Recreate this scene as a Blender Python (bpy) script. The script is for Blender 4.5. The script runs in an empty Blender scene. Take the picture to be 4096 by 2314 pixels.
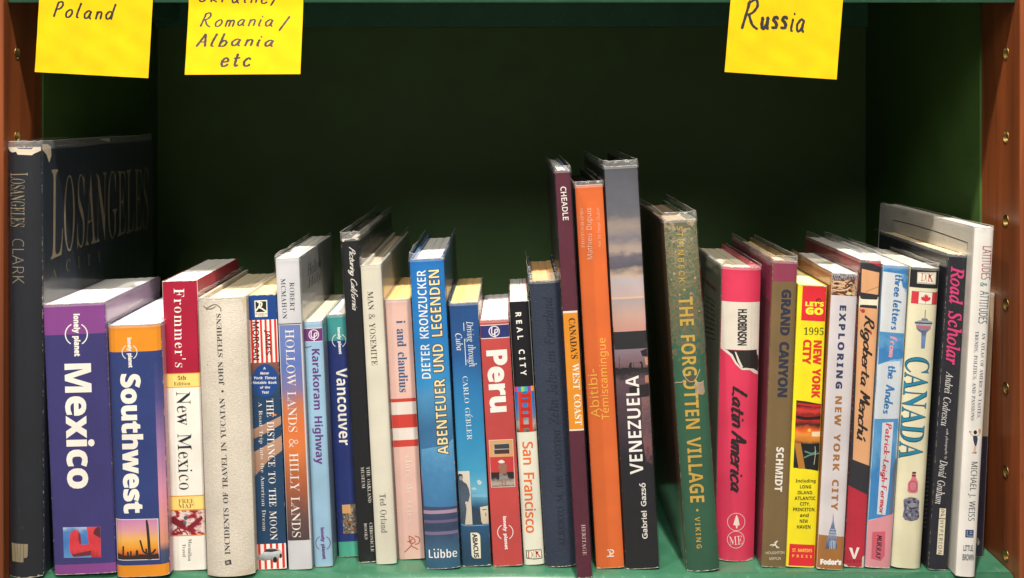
import bpy, bmesh, math, random
from mathutils import Vector, Matrix
from mathutils.geometry import tessellate_polygon

# ------------------------------------------------------------------ camera
# y is the distance in front of the lens; the photograph is a crop taken level, so the lens axis
# sits above the middle of the frame (lens shift)
FP, CX, HY, ZC = 4611.0, 2048.0, 445.0, 0.34
scene = bpy.context.scene
cam_d = bpy.data.cameras.new('camera')
cam = bpy.data.objects.new('camera', cam_d)
scene.collection.objects.link(cam)
cam.location = (0, 0, ZC)
cam.rotation_euler = (math.radians(90), 0, 0)
cam_d.sensor_width = 36
cam_d.lens = 36 * FP / 4096
cam_d.shift_y = -(1157 - HY) / 4096
cam_d.clip_start = 0.02
cam_d.clip_end = 50
scene.camera = cam
scene.render.resolution_x, scene.render.resolution_y = 1024, 578

# ------------------------------------------------------------------ light
world = bpy.data.worlds.new('World')
scene.world = world
world.use_nodes = True
bg = world.node_tree.nodes['Background']
bg.inputs[0].default_value = (1.0, 0.93, 0.82, 1)
bg.inputs[1].default_value = 0.23

def lamp(name, kind, loc, target, power, color, size):
    l = bpy.data.lights.new(name, kind)
    l.energy = power
    l.color = color
    o = bpy.data.objects.new(name, l)
    scene.collection.objects.link(o)
    o.location = loc
    o.rotation_euler = (Vector(target) - Vector(loc)).to_track_quat('-Z', 'Y').to_euler()
    if kind == 'AREA':
        l.shape = 'DISK'
        l.size = size
    else:
        l.shadow_soft_size = size
        l.spot_size = math.radians(75)
        l.spot_blend = 0.8
    return o

lamp('ceiling_spot', 'SPOT', (0.06, 0.10, 1.98), (0.0, 0.86, 0.12), 235, (1.0, 0.93, 0.83), 0.022)
lamp('ceiling_spot', 'SPOT', (-0.75, 0.02, 2.05), (0.1, 0.86, 0.12), 85, (1.0, 0.92, 0.80), 0.03)
lamp('fill_lamp', 'AREA', (-0.35, -1.5, 2.0), (0.0, 0.9, 0.2), 48, (1.0, 0.94, 0.86), 1.1)  # added soft frontal fill and film glare, stands for no known fixture

vs = scene.view_settings
vs.view_transform = 'Standard'
vs.look = 'None'
vs.gamma = 1
vs.exposure = 0.27
vs.use_curve_mapping = False
scene.cycles.transparent_max_bounces = 24
scene.cycles.max_bounces = 8
scene.cycles.use_denoising = True

# ------------------------------------------------------------------ letter outlines (x,y pairs, two symbols per number)
GLYPHS = {
'B': {
 'A': (116, [[0,0,42,120,74,120,116,0,88,0,80,28,36,28,28,0],[42,50,74,50,58,102]]),
 'B': (113, [[15,0,15,120,67,119,84,115,92,110,96,108,100,100,100,83,98,74,94,70,82,63,95,58,102,48,104,40,104,30,98,16,88,6,72,1],[40,72,58,72,69,75,72,77,74,82,74,92,70,96,64,98,40,99],[40,21,60,21,72,24,74,27,77,32,78,40,76,45,71,50,66,51,40,52]]),
 'C': (107, [[64,-2,52,-1,42,2,33,6,22,15,18,23,12,37,10,48,10,66,12,77,16,92,22,100,28,108,36,114,44,118,54,120,69,122,84,120,101,113,93,92,77,99,66,100,57,99,46,93,42,86,37,72,36,60,38,42,41,34,46,27,56,20,74,20,96,26,96,4,81,0]]),
 'D': (124, [[15,0,15,120,64,119,80,115,94,108,104,98,109,89,112,79,114,68,112,42,110,34,102,21,91,10,84,7,68,2,49,0],[40,21,62,22,72,26,79,31,84,38,87,48,88,60,86,78,80,90,68,96,60,99,40,99]]),
 'E': (94, [[15,0,15,120,84,120,84,99,40,99,40,72,81,72,81,52,40,52,40,21,84,21,84,0]]),
 'F': (92, [[15,0,15,120,84,120,84,99,40,99,40,68,81,68,81,48,40,48,40,0]]),
 'G': (122, [[66,-2,57,-1,42,2,30,10,20,20,16,26,12,42,10,60,12,78,15,88,22,101,30,108,38,114,48,118,60,120,76,122,88,120,108,114,100,94,80,100,68,100,58,98,50,94,44,87,39,78,37,71,36,52,38,42,42,33,47,26,52,23,64,20,84,21,84,46,60,46,60,68,108,68,108,5,85,0]]),
 'H': (128, [[15,0,15,120,40,120,40,73,88,73,88,120,114,120,114,0,88,0,88,52,40,52,40,0]]),
 'I': (66, [[6,0,6,14,20,21,20,98,6,106,6,120,60,120,60,106,46,98,46,21,60,14,60,0]]),
 'J': (56, [[2,-36,-12,-34,-12,-12,-2,-14,6,-13,12,-8,14,-2,15,120,40,120,40,8,38,-10,34,-20,25,-30,16,-34]]),
 'K': (112, [[15,0,15,120,40,120,40,65,83,120,111,120,70,67,112,0,82,0,51,50,40,43,40,0]]),
 'L': (95, [[15,0,15,120,40,120,40,21,89,21,89,0]]),
 'M': (158, [[15,0,15,120,50,120,78,28,108,120,143,120,143,0,120,0,120,94,89,0,66,0,37,94,38,0]]),
 'N': (136, [[15,0,15,120,47,120,99,30,98,120,122,120,122,0,89,0,37,90,38,0]]),
 'O': (134, [[67,-2,54,-1,44,2,34,6,24,16,18,23,14,32,12,43,10,60,12,78,14,88,18,97,24,105,34,114,44,118,54,121,67,122,79,121,90,118,99,114,110,105,116,97,120,88,122,78,124,60,122,42,120,32,116,23,110,16,99,6,90,2,79,-1],[67,20,81,22,90,30,96,44,97,60,96,77,90,90,81,98,67,100,53,98,44,90,38,77,36,60,38,44,44,30,53,22]]),
 'P': (106, [[15,0,15,120,61,120,74,118,84,113,93,102,98,88,97,72,92,60,82,50,72,45,57,43,40,42,40,0],[40,64,58,64,68,70,70,74,72,82,72,87,67,94,58,98,40,99]]),
 'Q': (134, [[90,-28,68,-2,49,0,39,4,30,9,20,19,14,32,12,43,10,60,12,78,14,88,20,101,27,108,34,114,44,118,54,121,74,122,84,120,94,116,103,112,110,105,116,97,120,88,122,78,124,60,120,36,116,26,111,16,104,9,94,4,123,-28],[67,20,81,22,90,30,96,44,97,60,96,77,90,90,81,98,67,100,53,98,44,90,38,77,36,60,38,44,44,30,53,22]]),
 'R': (111, [[15,0,15,120,58,120,72,118,82,114,90,108,95,100,98,90,98,78,96,72,91,64,85,58,76,52,111,0,82,0,54,46,40,46,40,0],[40,66,60,68,68,72,72,78,72,84,72,88,68,94,59,98,40,99]]),
 'S': (92, [[42,-2,24,0,8,6,8,29,32,20,50,20,56,22,59,26,61,30,60,36,54,43,28,56,18,64,10,78,10,92,14,106,24,116,38,120,50,122,62,120,86,113,77,94,58,100,44,100,39,98,36,94,34,90,34,84,40,78,68,64,78,55,84,44,86,28,80,15,70,5,60,0]]),
 'T': (97, [[36,0,36,98,4,98,4,120,94,120,94,98,62,98,62,0]]),
 'U': (127, [[63,-2,48,0,36,4,26,10,18,24,14,42,14,120,40,120,40,46,41,34,44,28,48,24,53,21,64,20,74,22,80,24,84,28,86,34,88,46,88,120,112,120,112,38,109,24,100,11,90,4,78,0]]),
 'V': (109, [[40,0,0,120,26,120,48,47,54,22,61,48,84,120,109,120,68,0]]),
 'W': (162, [[30,0,0,120,25,120,42,48,46,23,52,52,69,120,93,120,112,49,116,23,122,54,138,120,162,120,132,0,103,0,86,64,81,91,76,64,60,0]]),
 'X': (112, [[0,0,40,62,2,120,30,120,56,76,82,120,109,120,72,60,112,0,83,0,55,46,27,0]]),
 'Y': (105, [[40,0,40,46,0,120,28,120,52,70,78,120,105,120,65,46,65,0]]),
 'Z': (97, [[4,0,4,16,62,99,6,99,6,120,92,120,92,104,34,21,93,21,93,0]]),
 'a': (102, [[36,-2,21,2,15,6,10,11,8,18,7,28,10,40,14,46,26,53,42,56,64,57,64,66,60,72,52,75,38,74,24,68,16,86,29,90,44,94,56,94,72,90,82,82,88,71,89,61,89,0,72,0,66,12,54,2,46,-1],[45,16,54,18,60,23,64,30,64,42,44,41,39,39,35,35,32,27,34,21,38,18]]),
 'b': (106, [[64,-2,50,1,38,10,36,10,32,0,13,0,13,128,38,128,37,80,46,88,52,92,61,93,69,93,78,90,86,85,94,72,98,60,98,46,98,32,94,20,89,10,82,4,74,0],[56,18,64,20,68,26,72,34,73,46,72,58,68,66,63,72,56,74,48,72,42,68,40,60,38,46,39,34,42,26,48,20]]),
 'c': (86, [[50,-2,38,0,27,4,16,14,9,30,8,46,8,56,14,72,20,82,26,86,40,92,62,93,81,87,74,68,54,73,46,72,42,70,38,66,35,61,34,54,34,37,38,25,47,20,62,20,78,26,78,5,66,0]]),
 'd': (106, [[42,-2,32,0,24,4,17,10,12,20,8,32,8,46,8,60,12,72,20,85,28,90,38,93,49,93,57,90,70,80,68,94,68,128,93,128,93,0,74,0,69,12,68,12,62,5,56,1],[51,18,60,20,66,24,68,32,70,46,69,58,66,66,60,72,50,73,43,72,38,66,34,57,33,46,34,34,38,25,44,20]]),
 'e': (99, [[54,-2,42,0,34,2,21,10,12,22,8,40,9,60,12,68,17,78,28,88,35,91,46,93,62,92,77,86,87,74,92,58,92,40,33,40,34,33,38,25,44,20,49,18,58,17,70,18,87,24,87,5,72,0],[34,56,68,56,68,64,64,70,59,74,51,76,44,74,39,71,35,65]]),
 'f': (65, [[17,0,17,73,4,73,4,85,17,92,19,112,22,118,28,124,35,126,46,128,61,128,72,124,66,106,58,108,49,108,46,106,43,102,42,92,64,92,64,73,42,73,42,0]]),
 'g': (106, [[48,-40,30,-39,13,-35,13,-15,36,-21,49,-22,60,-20,66,-12,68,-8,69,12,59,2,52,0,45,-2,32,0,20,7,12,20,8,32,8,53,12,72,20,84,32,92,43,94,54,92,62,88,70,80,72,92,93,92,93,0,90,-18,82,-30,72,-36,61,-39],[51,18,62,20,66,26,70,34,70,46,68,58,66,66,60,72,50,73,46,72,41,70,38,66,35,60,33,46,35,30,38,25,41,21]]),
 'h': (110, [[13,0,13,128,38,128,37,80,50,90,65,94,74,92,82,90,88,86,94,79,98,66,98,0,72,0,72,60,69,68,66,71,58,74,51,72,46,70,42,66,40,60,38,48,38,0]]),
 'i': (51, [[26,103,19,104,15,107,12,116,15,124,19,126,26,128,32,126,36,124,40,116,36,107,32,104],[13,0,13,92,38,92,38,0]]),
 'j': (51, [[26,103,19,104,15,107,12,116,15,124,19,126,26,128,32,126,36,124,40,116,36,107,32,104],[6,-40,-10,-38,-10,-18,-1,-20,6,-20,10,-16,12,-11,13,92,38,92,38,-18,34,-28,27,-34,16,-40]]),
 'k': (104, [[13,0,13,128,38,128,38,69,37,50,74,92,102,92,66,52,104,0,75,0,49,37,38,28,38,0]]),
 'l': (51, [[13,0,13,128,38,128,38,0]]),
 'm': (165, [[13,0,13,92,32,92,36,80,48,90,64,94,73,92,81,90,87,86,92,80,94,80,103,89,118,94,134,92,142,88,146,82,150,75,152,66,152,0,128,0,127,60,126,64,121,71,114,74,108,72,103,70,100,66,96,58,95,0,70,0,70,60,68,64,64,71,56,74,50,72,46,70,42,66,40,60,38,48,38,0]]),
 'n': (110, [[13,0,13,92,32,92,36,80,46,89,60,93,74,92,82,90,89,86,96,75,98,66,98,0,72,0,72,62,69,68,66,71,58,74,51,72,46,70,42,66,40,60,38,48,38,0]]),
 'o': (104, [[52,-2,40,0,32,2,20,10,14,20,10,28,8,46,10,66,20,81,34,90,52,94,68,91,78,86,84,81,90,72,94,64,96,46,94,26,84,10,70,2],[52,18,60,20,66,26,70,34,71,46,70,58,66,66,60,72,52,73,44,72,38,66,34,58,33,46,34,34,38,26,44,20]]),
 'p': (106, [[13,-40,13,92,34,92,37,80,48,90,55,92,69,93,78,90,86,85,92,77,98,60,98,46,98,32,92,15,82,4,68,-2,52,0,37,10,38,-1,38,-40],[56,18,64,20,69,26,72,34,73,46,72,54,69,66,66,70,62,72,56,74,48,72,42,68,40,60,38,46,39,34,42,26,48,20]]),
 'q': (106, [[68,-40,69,12,60,4,54,0,42,-2,32,0,24,4,17,10,10,25,8,38,8,53,12,72,20,85,33,92,42,94,54,92,63,86,69,80,72,92,93,92,93,-40],[51,18,60,20,66,24,68,32,70,46,69,58,66,66,60,72,50,73,43,72,38,66,34,57,33,46,35,30,38,25,41,21]]),
 'r': (76, [[13,0,13,92,32,92,36,76,37,76,44,84,53,91,62,93,72,92,71,69,62,70,51,68,44,64,40,56,38,46,38,0]]),
 's': (84, [[38,-2,22,0,8,4,8,24,24,19,39,16,50,19,52,24,51,28,48,32,22,44,12,52,8,63,8,76,14,84,21,89,29,92,46,94,62,91,76,86,68,68,54,74,44,75,35,74,32,70,32,68,37,62,61,52,72,44,75,39,76,32,76,18,70,8,64,4,55,0]]),
 't': (73, [[44,-2,30,1,24,4,20,10,16,25,16,73,4,73,4,84,18,92,25,111,41,111,41,92,66,92,66,73,41,73,41,28,42,23,48,19,56,18,68,21,68,2,56,-1]]),
 'u': (110, [[45,-2,32,0,24,4,19,9,15,16,12,32,12,92,38,92,38,30,41,24,44,20,52,18,59,19,64,22,68,26,70,32,72,44,72,92,97,92,97,0,78,0,74,12,74,12,68,6,62,2]]),
 'v': (96, [[35,0,0,92,26,92,44,38,48,20,52,40,70,92,96,92,60,0]]),
 'w': (144, [[28,0,2,92,26,92,38,48,42,21,47,46,58,92,86,92,98,44,100,21,106,48,118,92,142,92,116,0,88,0,72,72,54,0]]),
 'x': (97, [[1,0,32,47,2,92,30,92,48,62,66,92,95,92,65,47,96,0,68,0,48,32,29,0]]),
 'y': (96, [[18,-40,6,-39,6,-19,18,-20,24,-18,32,-10,36,0,0,92,28,92,46,38,48,24,52,40,68,92,96,92,52,-20,48,-28,38,-36,27,-40]]),
 'z': (82, [[4,0,4,15,47,72,7,72,7,92,76,92,76,76,34,19,77,19,77,0]]),
 '0': (96, [[48,-2,41,-1,29,2,20,10,16,14,8,34,6,60,9,88,16,106,24,114,30,118,38,121,48,122,54,122,66,118,72,114,80,106,88,86,90,60,87,32,80,14,72,6,66,2,58,-1],[48,19,56,22,61,29,64,42,64,60,64,78,61,91,56,98,48,101,40,98,35,91,32,78,31,60,32,42,35,29,40,22]]),
 '1': (96, [[44,0,44,93,22,74,10,89,48,120,70,120,70,0]]),
 '2': (96, [[6,0,6,18,53,66,60,77,62,86,59,96,55,99,50,100,36,98,20,88,6,104,22,115,36,120,53,122,70,118,79,110,85,100,87,89,86,76,82,68,74,58,38,22,90,22,90,0]]),
 '3': (96, [[41,-2,22,0,6,5,6,26,20,21,36,18,50,20,59,25,62,34,62,40,60,45,55,49,49,50,25,52,25,72,44,72,54,75,60,82,60,92,56,98,44,101,31,99,18,92,6,110,17,116,26,119,38,121,52,122,62,120,71,116,78,112,83,105,86,93,85,86,82,78,73,69,60,62,72,60,82,54,88,46,89,32,87,22,84,16,75,6,60,0]]),
 '4': (96, [[54,0,54,25,3,25,3,42,56,120,78,120,78,44,93,44,93,25,78,25,78,0],[25,44,54,44,55,91]]),
 '5': (96, [[40,-2,23,0,8,5,8,26,20,22,32,20,50,20,57,24,60,27,62,35,62,44,57,52,52,54,37,56,20,54,10,59,15,120,80,120,80,98,38,98,35,75,46,76,60,76,72,71,80,65,85,58,88,48,88,34,86,22,76,10,67,4,55,0]]),
 '6': (96, [[50,-2,38,0,28,4,18,11,12,21,8,34,6,45,6,64,10,81,14,94,19,102,26,108,34,114,44,118,56,121,82,120,82,100,63,102,48,98,38,91,34,86,31,78,29,64,38,72,47,77,62,78,70,76,78,71,84,64,90,51,90,40,90,28,83,14,76,6,66,1],[49,18,56,20,62,24,65,30,66,40,65,48,62,54,57,57,50,58,43,58,36,53,32,48,31,42,32,32,36,24,42,20]]),
 '7': (96, [[18,0,64,98,4,98,4,120,90,120,90,104,45,0]]),
 '8': (96, [[48,-2,30,0,17,7,8,17,6,30,8,42,10,48,18,55,29,62,19,70,12,80,10,92,12,104,17,110,26,117,35,120,48,122,61,120,70,117,79,110,84,104,86,92,84,80,76,70,65,64,77,56,84,49,88,41,90,31,88,19,84,14,78,7,64,0],[48,74,60,82,62,90,62,96,58,100,54,102,48,103,42,102,38,100,34,96,34,90,36,82],[48,17,56,18,62,21,66,26,66,32,66,38,62,42,47,52,38,47,33,42,30,38,30,32,30,26,34,21,40,18]]),
 '9': (96, [[30,-2,14,0,14,20,26,18,38,18,45,20,54,24,58,28,63,36,66,56,56,46,49,42,34,42,22,46,12,55,8,64,6,80,6,92,13,106,24,116,40,121,58,120,68,116,74,111,82,102,86,94,90,80,90,68,87,42,80,24,75,16,68,9,52,1],[46,61,53,62,58,66,63,71,65,78,64,87,59,95,54,100,46,101,40,100,34,96,31,90,30,80,31,72,34,66,39,62]]),
},
'R': {
 'A': (109, [[-2,0,-2,4,5,6,10,14,52,116,56,116,98,16,104,8,111,4,111,0,58,0,58,4,68,6,71,12,63,33,26,33,20,17,19,10,24,6,32,4,32,0],[28,40,60,40,44,80]]),
 'B': (110, [[4,0,4,4,14,7,16,10,18,15,18,92,18,100,16,106,12,108,4,110,4,114,68,113,80,111,88,108,94,102,98,96,99,88,98,81,92,71,87,67,72,62,90,56,96,52,101,46,104,40,104,33,104,24,100,15,88,6,72,1],[46,63,62,65,66,68,69,72,71,82,70,96,68,103,62,107,52,108,48,108,46,106],[56,6,67,9,72,14,75,28,74,40,71,50,67,54,58,57,46,58,46,13,48,8]]),
 'C': (117, [[64,-2,54,-2,39,2,26,10,16,22,10,36,8,46,7,62,10,78,14,88,23,100,34,108,44,113,54,116,68,116,97,109,102,110,105,116,109,116,109,77,105,77,98,91,89,102,82,107,70,110,57,110,50,105,44,98,40,86,37,73,36,56,37,41,40,28,44,18,51,12,59,8,70,6,76,6,92,13,107,26,112,22,99,8,92,4,74,-2]]),
 'D': (124, [[5,0,5,4,14,6,18,14,18,94,16,106,12,108,4,110,4,114,56,114,74,112,89,108,102,99,106,94,113,81,116,74,117,57,116,40,110,26,102,14,90,6,76,2,57,0],[56,6,70,9,80,18,86,34,88,58,87,73,84,86,80,96,74,102,66,107,56,108,50,108,48,106,46,96,46,14,48,8]]),
 'E': (110, [[4,0,4,4,13,6,16,8,19,20,18,98,16,106,11,109,4,110,4,114,100,114,100,80,96,80,94,90,90,96,82,104,74,106,64,108,51,107,47,105,46,98,46,62,55,62,63,66,68,72,72,86,76,86,76,30,72,30,69,44,64,52,56,54,46,56,46,17,48,10,52,8,66,7,78,10,86,14,92,18,98,26,103,36,108,36,100,0]]),
 'F': (101, [[4,0,4,4,14,8,16,10,18,16,18,94,16,104,12,108,4,110,4,114,98,114,98,80,94,80,89,96,80,104,72,106,58,108,48,107,46,104,46,62,54,62,62,66,67,72,71,86,76,86,76,30,71,30,68,46,62,52,54,56,46,56,46,12,51,6,64,4,64,0]]),
 'G': (127, [[67,-2,50,0,40,2,27,10,17,22,10,35,8,46,7,63,10,78,14,88,23,100,35,109,44,113,54,116,68,116,82,114,97,109,102,110,105,116,110,116,110,77,105,77,99,90,90,102,80,108,72,110,58,110,50,105,44,98,40,87,38,74,36,57,38,34,45,17,52,10,60,4,69,3,77,4,82,7,85,14,86,34,84,40,80,44,69,46,69,50,125,50,125,46,115,44,112,38,112,7,90,0]]),
 'H': (131, [[4,0,4,4,13,6,16,9,18,20,18,100,14,107,4,110,4,114,60,114,60,110,50,108,46,102,46,62,86,62,84,102,81,108,70,110,70,114,127,114,127,110,118,108,114,105,112,94,112,15,116,7,127,4,127,0,70,0,70,4,81,6,84,12,86,55,46,55,46,12,50,7,60,4,60,0]]),
 'I': (65, [[4,0,4,4,12,6,16,9,19,19,18,102,16,106,14,108,4,110,4,114,61,114,61,110,50,108,48,106,46,102,46,20,48,9,52,6,62,4,62,0]]),
 'J': (82, [[27,-16,17,-15,9,-12,2,-4,0,4,0,11,2,15,8,18,13,18,20,16,23,10,22,3,19,-5,21,-9,26,-10,32,-9,34,-6,36,-2,36,98,34,106,29,108,20,110,20,114,78,114,78,110,68,107,66,105,64,100,64,22,63,10,60,1,54,-6,48,-12,38,-15]]),
 'K': (128, [[4,0,4,4,13,6,16,9,19,20,18,100,14,107,4,110,4,114,60,114,60,110,50,108,46,102,46,58,80,94,86,102,87,104,86,108,72,110,72,114,122,114,122,110,109,108,98,101,68,71,117,10,122,6,130,4,130,0,70,0,70,4,82,6,84,8,83,10,50,54,46,50,46,12,50,7,60,4,60,0]]),
 'L': (106, [[4,0,4,4,13,6,16,9,18,20,18,100,16,105,14,107,4,110,4,114,62,114,62,110,50,108,48,105,46,100,46,12,49,8,56,7,70,8,82,11,92,20,102,38,107,38,100,0]]),
 'M': (158, [[4,0,4,4,12,6,16,9,19,20,18,100,15,107,4,110,4,114,46,114,79,36,112,114,154,114,154,110,146,108,142,104,140,94,140,14,142,8,144,6,154,4,154,0,99,0,99,4,109,6,112,9,113,14,114,100,72,0,68,0,26,97,27,14,28,10,31,6,42,4,42,0]]),
 'N': (124, [[100,-2,26,88,27,14,28,9,31,7,42,4,42,0,4,0,4,4,12,6,17,8,19,20,19,97,10,108,4,110,4,114,39,114,98,42,97,101,96,106,93,108,83,110,83,114,120,114,120,110,110,107,106,100,106,-2]]),
 'O': (132, [[65,-2,53,-2,42,2,32,8,24,14,16,23,11,34,8,44,7,57,8,69,11,80,16,90,24,100,32,106,42,112,54,116,66,116,78,116,90,112,99,106,108,100,115,91,120,81,124,70,124,57,124,44,120,34,115,23,108,14,99,8,88,2,78,-2],[66,3,75,4,82,9,88,16,92,27,94,40,95,57,93,80,87,97,78,108,65,111,56,110,49,105,44,98,40,87,37,74,36,57,38,34,44,17,54,6]]),
 'P': (104, [[4,0,4,4,13,6,16,9,18,20,18,100,14,107,4,110,4,114,66,114,80,111,92,106,99,97,102,86,101,74,95,63,88,58,78,54,67,52,46,52,46,12,50,7,60,4,60,0],[46,58,58,58,64,60,68,63,72,71,73,82,71,96,67,104,60,107,50,108,46,104]]),
 'Q': (132, [[94,-29,84,-28,74,-26,66,-22,58,-16,52,-9,46,0,35,5,22,16,16,25,10,36,8,48,7,61,9,73,13,84,18,94,26,102,36,108,46,114,58,116,70,116,82,114,93,110,102,104,110,97,117,88,122,77,124,66,124,50,122,38,117,26,110,16,100,8,82,0,86,-6,94,-15,105,-20,113,-20,123,-18,124,-23,109,-28],[66,3,75,4,82,9,88,16,92,27,94,40,95,57,93,80,87,97,78,108,65,111,56,110,49,105,44,98,40,87,37,74,36,57,38,34,44,17,54,6]]),
 'R': (118, [[4,0,4,4,13,6,16,9,18,20,18,100,14,107,4,110,4,114,70,113,88,108,96,104,103,93,104,84,104,77,98,66,93,62,78,56,110,9,115,6,120,4,120,0,84,0,50,53,46,53,46,15,48,9,50,7,60,4,60,0],[46,58,59,59,65,61,70,64,74,72,76,84,74,97,71,102,62,107,50,107,46,104]]),
 'S': (98, [[10,-2,10,40,16,40,20,24,25,16,30,10,38,6,49,4,58,5,66,11,70,20,68,29,64,35,32,52,22,60,17,66,13,76,12,83,14,92,17,100,26,111,37,116,52,116,75,111,78,112,80,116,85,116,85,80,80,80,76,91,68,102,62,107,56,110,46,111,36,108,31,102,30,95,32,88,38,81,72,64,84,53,88,45,90,33,88,23,84,14,78,8,73,4,60,-2,41,-2,21,3,18,2,16,-2]]),
 'T': (106, [[23,0,23,4,34,6,36,9,38,14,39,108,29,108,19,103,14,98,10,92,7,80,2,80,2,114,102,114,102,79,98,79,96,88,94,96,89,101,83,105,76,108,66,108,66,14,68,9,70,6,82,4,82,0]]),
 'U': (123, [[62,-3,48,-2,37,2,28,7,23,15,18,32,18,100,14,107,4,110,4,114,60,114,60,110,50,108,47,106,46,102,46,30,48,18,53,10,58,8,68,6,78,6,85,10,90,14,95,21,97,30,98,100,96,104,94,107,82,110,82,114,118,114,118,110,109,106,106,99,106,37,101,17,95,8,86,2,76,-2]]),
 'V': (107, [[53,-3,10,97,4,106,-4,110,-4,114,52,114,52,110,42,108,39,106,38,102,64,36,88,100,87,106,82,109,74,110,74,114,110,114,110,110,103,108,98,100,58,-3]]),
 'W': (153, [[42,-2,8,100,3,108,-4,110,-4,114,45,114,45,110,40,109,36,106,36,100,56,38,75,88,70,104,66,108,58,110,58,114,110,114,110,110,101,108,98,105,98,102,118,42,137,100,136,106,132,108,126,110,126,114,156,114,156,110,150,106,144,97,112,-2,107,-2,79,77,48,-2]]),
 'X': (118, [[3,0,3,4,13,8,20,13,48,52,17,100,10,108,4,110,4,114,61,114,61,110,50,108,48,106,48,103,66,72,82,96,84,102,84,106,82,108,73,110,73,114,114,114,114,110,104,108,95,100,70,66,106,12,111,6,116,4,116,0,60,0,60,4,70,6,72,8,72,12,70,18,52,46,32,14,32,8,36,5,44,4,44,0]]),
 'Y': (106, [[26,0,26,4,34,6,39,10,40,18,40,44,8,102,4,108,-4,110,-4,114,52,114,52,110,42,108,40,106,39,104,62,56,84,94,87,100,87,104,84,108,74,110,74,114,110,114,110,110,104,107,97,100,67,51,68,12,71,7,82,4,82,0]]),
 'Z': (110, [[5,0,5,2,69,108,46,107,33,104,24,96,16,79,11,79,14,114,102,114,102,111,38,7,66,8,80,11,90,18,98,30,102,41,106,41,102,0]]),
 'a': (86, [[64,-2,54,0,50,8,38,0,24,-2,14,0,8,6,5,13,6,20,8,26,12,32,24,38,50,48,50,62,48,68,46,72,39,74,31,74,26,70,26,68,30,58,30,54,28,50,20,48,12,50,8,56,8,63,11,68,17,74,32,79,52,79,63,75,70,68,73,57,74,10,76,8,80,10,82,7,74,0],[38,8,44,11,50,16,50,42,44,40,34,34,30,26,30,14,33,10]]),
 'b': (90, [[10,-3,10,102,8,108,2,110,2,114,34,114,34,70,40,75,51,80,64,78,73,73,80,64,84,56,86,42,84,30,82,22,77,12,70,5,62,0,52,-2,44,-2,34,2,26,7,14,-3],[46,4,53,6,58,12,60,24,62,40,60,54,58,62,53,68,46,70,39,68,34,60,35,13,38,7,40,5]]),
 'c': (74, [[39,-2,33,-2,24,1,13,12,6,26,6,46,10,59,16,68,21,72,34,78,40,80,51,79,60,76,66,71,69,64,68,57,64,52,59,51,54,52,50,56,49,70,48,72,42,74,34,71,30,62,28,55,28,41,31,26,36,16,44,10,51,10,57,10,68,18,71,15,62,6,57,2,52,0]]),
 'd': (92, [[35,-2,26,-1,20,2,14,8,8,16,6,26,5,37,6,49,9,60,18,72,26,77,30,79,44,78,50,76,56,70,56,104,52,108,44,110,44,114,80,114,80,15,82,10,88,7,88,2,74,2,56,-2,56,10,47,0],[43,7,50,10,56,19,56,62,50,68,44,70,37,68,32,62,30,52,30,38,30,24,32,14,36,9]]),
 'e': (75, [[38,-2,26,0,21,2,14,9,7,24,5,40,7,54,15,68,27,78,40,80,52,77,62,70,68,58,70,42,29,42,32,24,34,18,38,14,44,12,50,10,59,14,68,22,71,18,62,6,57,2,51,0],[29,48,50,48,50,66,48,71,45,73,40,74,37,74,32,68,30,58]]),
 'f': (54, [[4,0,4,4,9,5,12,8,13,18,13,69,4,69,4,78,13,78,14,92,15,100,18,106,24,111,31,114,39,116,47,116,56,114,62,110,65,104,66,96,62,91,54,89,48,92,46,99,50,108,48,110,40,110,38,106,37,100,37,78,51,78,51,69,37,69,37,12,40,6,50,4,50,0]]),
 'g': (82, [[36,-35,22,-34,15,-32,8,-27,4,-21,4,-16,7,-12,17,-6,11,-2,7,2,6,8,7,14,12,20,26,28,14,34,8,42,6,53,8,62,15,72,22,76,30,78,42,80,58,76,79,76,79,67,67,67,72,60,73,51,71,42,66,34,60,30,54,27,30,25,26,22,25,18,26,14,30,13,59,12,72,8,76,3,78,-2,79,-9,78,-16,72,-26,64,-30,55,-34],[40,31,44,32,48,36,50,52,48,69,44,73,40,74,34,73,31,69,28,52,31,36,34,32],[40,-29,48,-28,60,-26,65,-20,65,-12,62,-10,56,-9,24,-8,19,-14,18,-18,20,-22,28,-28]]),
 'h': (95, [[4,0,4,4,10,5,12,7,13,14,13,102,11,108,4,110,4,114,37,114,37,66,44,74,56,79,68,79,73,76,77,73,82,61,83,10,86,5,91,4,91,0,50,0,50,4,54,4,57,6,59,14,58,60,56,66,50,68,44,66,37,59,37,11,39,6,45,4,45,0]]),
 'i': (50, [[25,90,20,92,16,94,14,98,12,103,14,108,16,112,20,115,25,116,30,115,34,112,37,108,38,103,37,98,34,94,30,92],[4,0,4,4,10,5,12,7,13,14,13,66,11,72,5,74,5,78,37,78,38,11,39,6,45,4,45,0]]),
 'j': (52, [[26,91,22,92,18,94,15,98,14,104,15,108,18,112,22,116,26,116,32,116,36,112,38,108,40,104,38,98,36,94,32,92],[9,-35,1,-34,-8,-30,-12,-24,-14,-18,-13,-13,-10,-9,-6,-8,-1,-8,4,-10,6,-14,6,-18,2,-26,3,-28,6,-29,11,-28,13,-28,15,-24,16,64,14,71,6,74,6,78,40,78,39,-14,36,-22,29,-30,22,-33]]),
 'k': (90, [[4,0,4,4,10,6,12,8,13,14,13,103,11,108,5,110,5,114,37,114,37,42,60,67,60,72,52,74,52,78,86,78,86,74,74,70,56,52,88,7,94,4,94,0,52,0,52,4,58,5,60,9,40,37,37,34,37,11,39,6,45,4,45,0]]),
 'l': (50, [[4,0,4,4,10,5,12,7,13,14,13,102,11,108,5,110,5,114,37,114,37,12,39,6,45,4,45,0]]),
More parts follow.
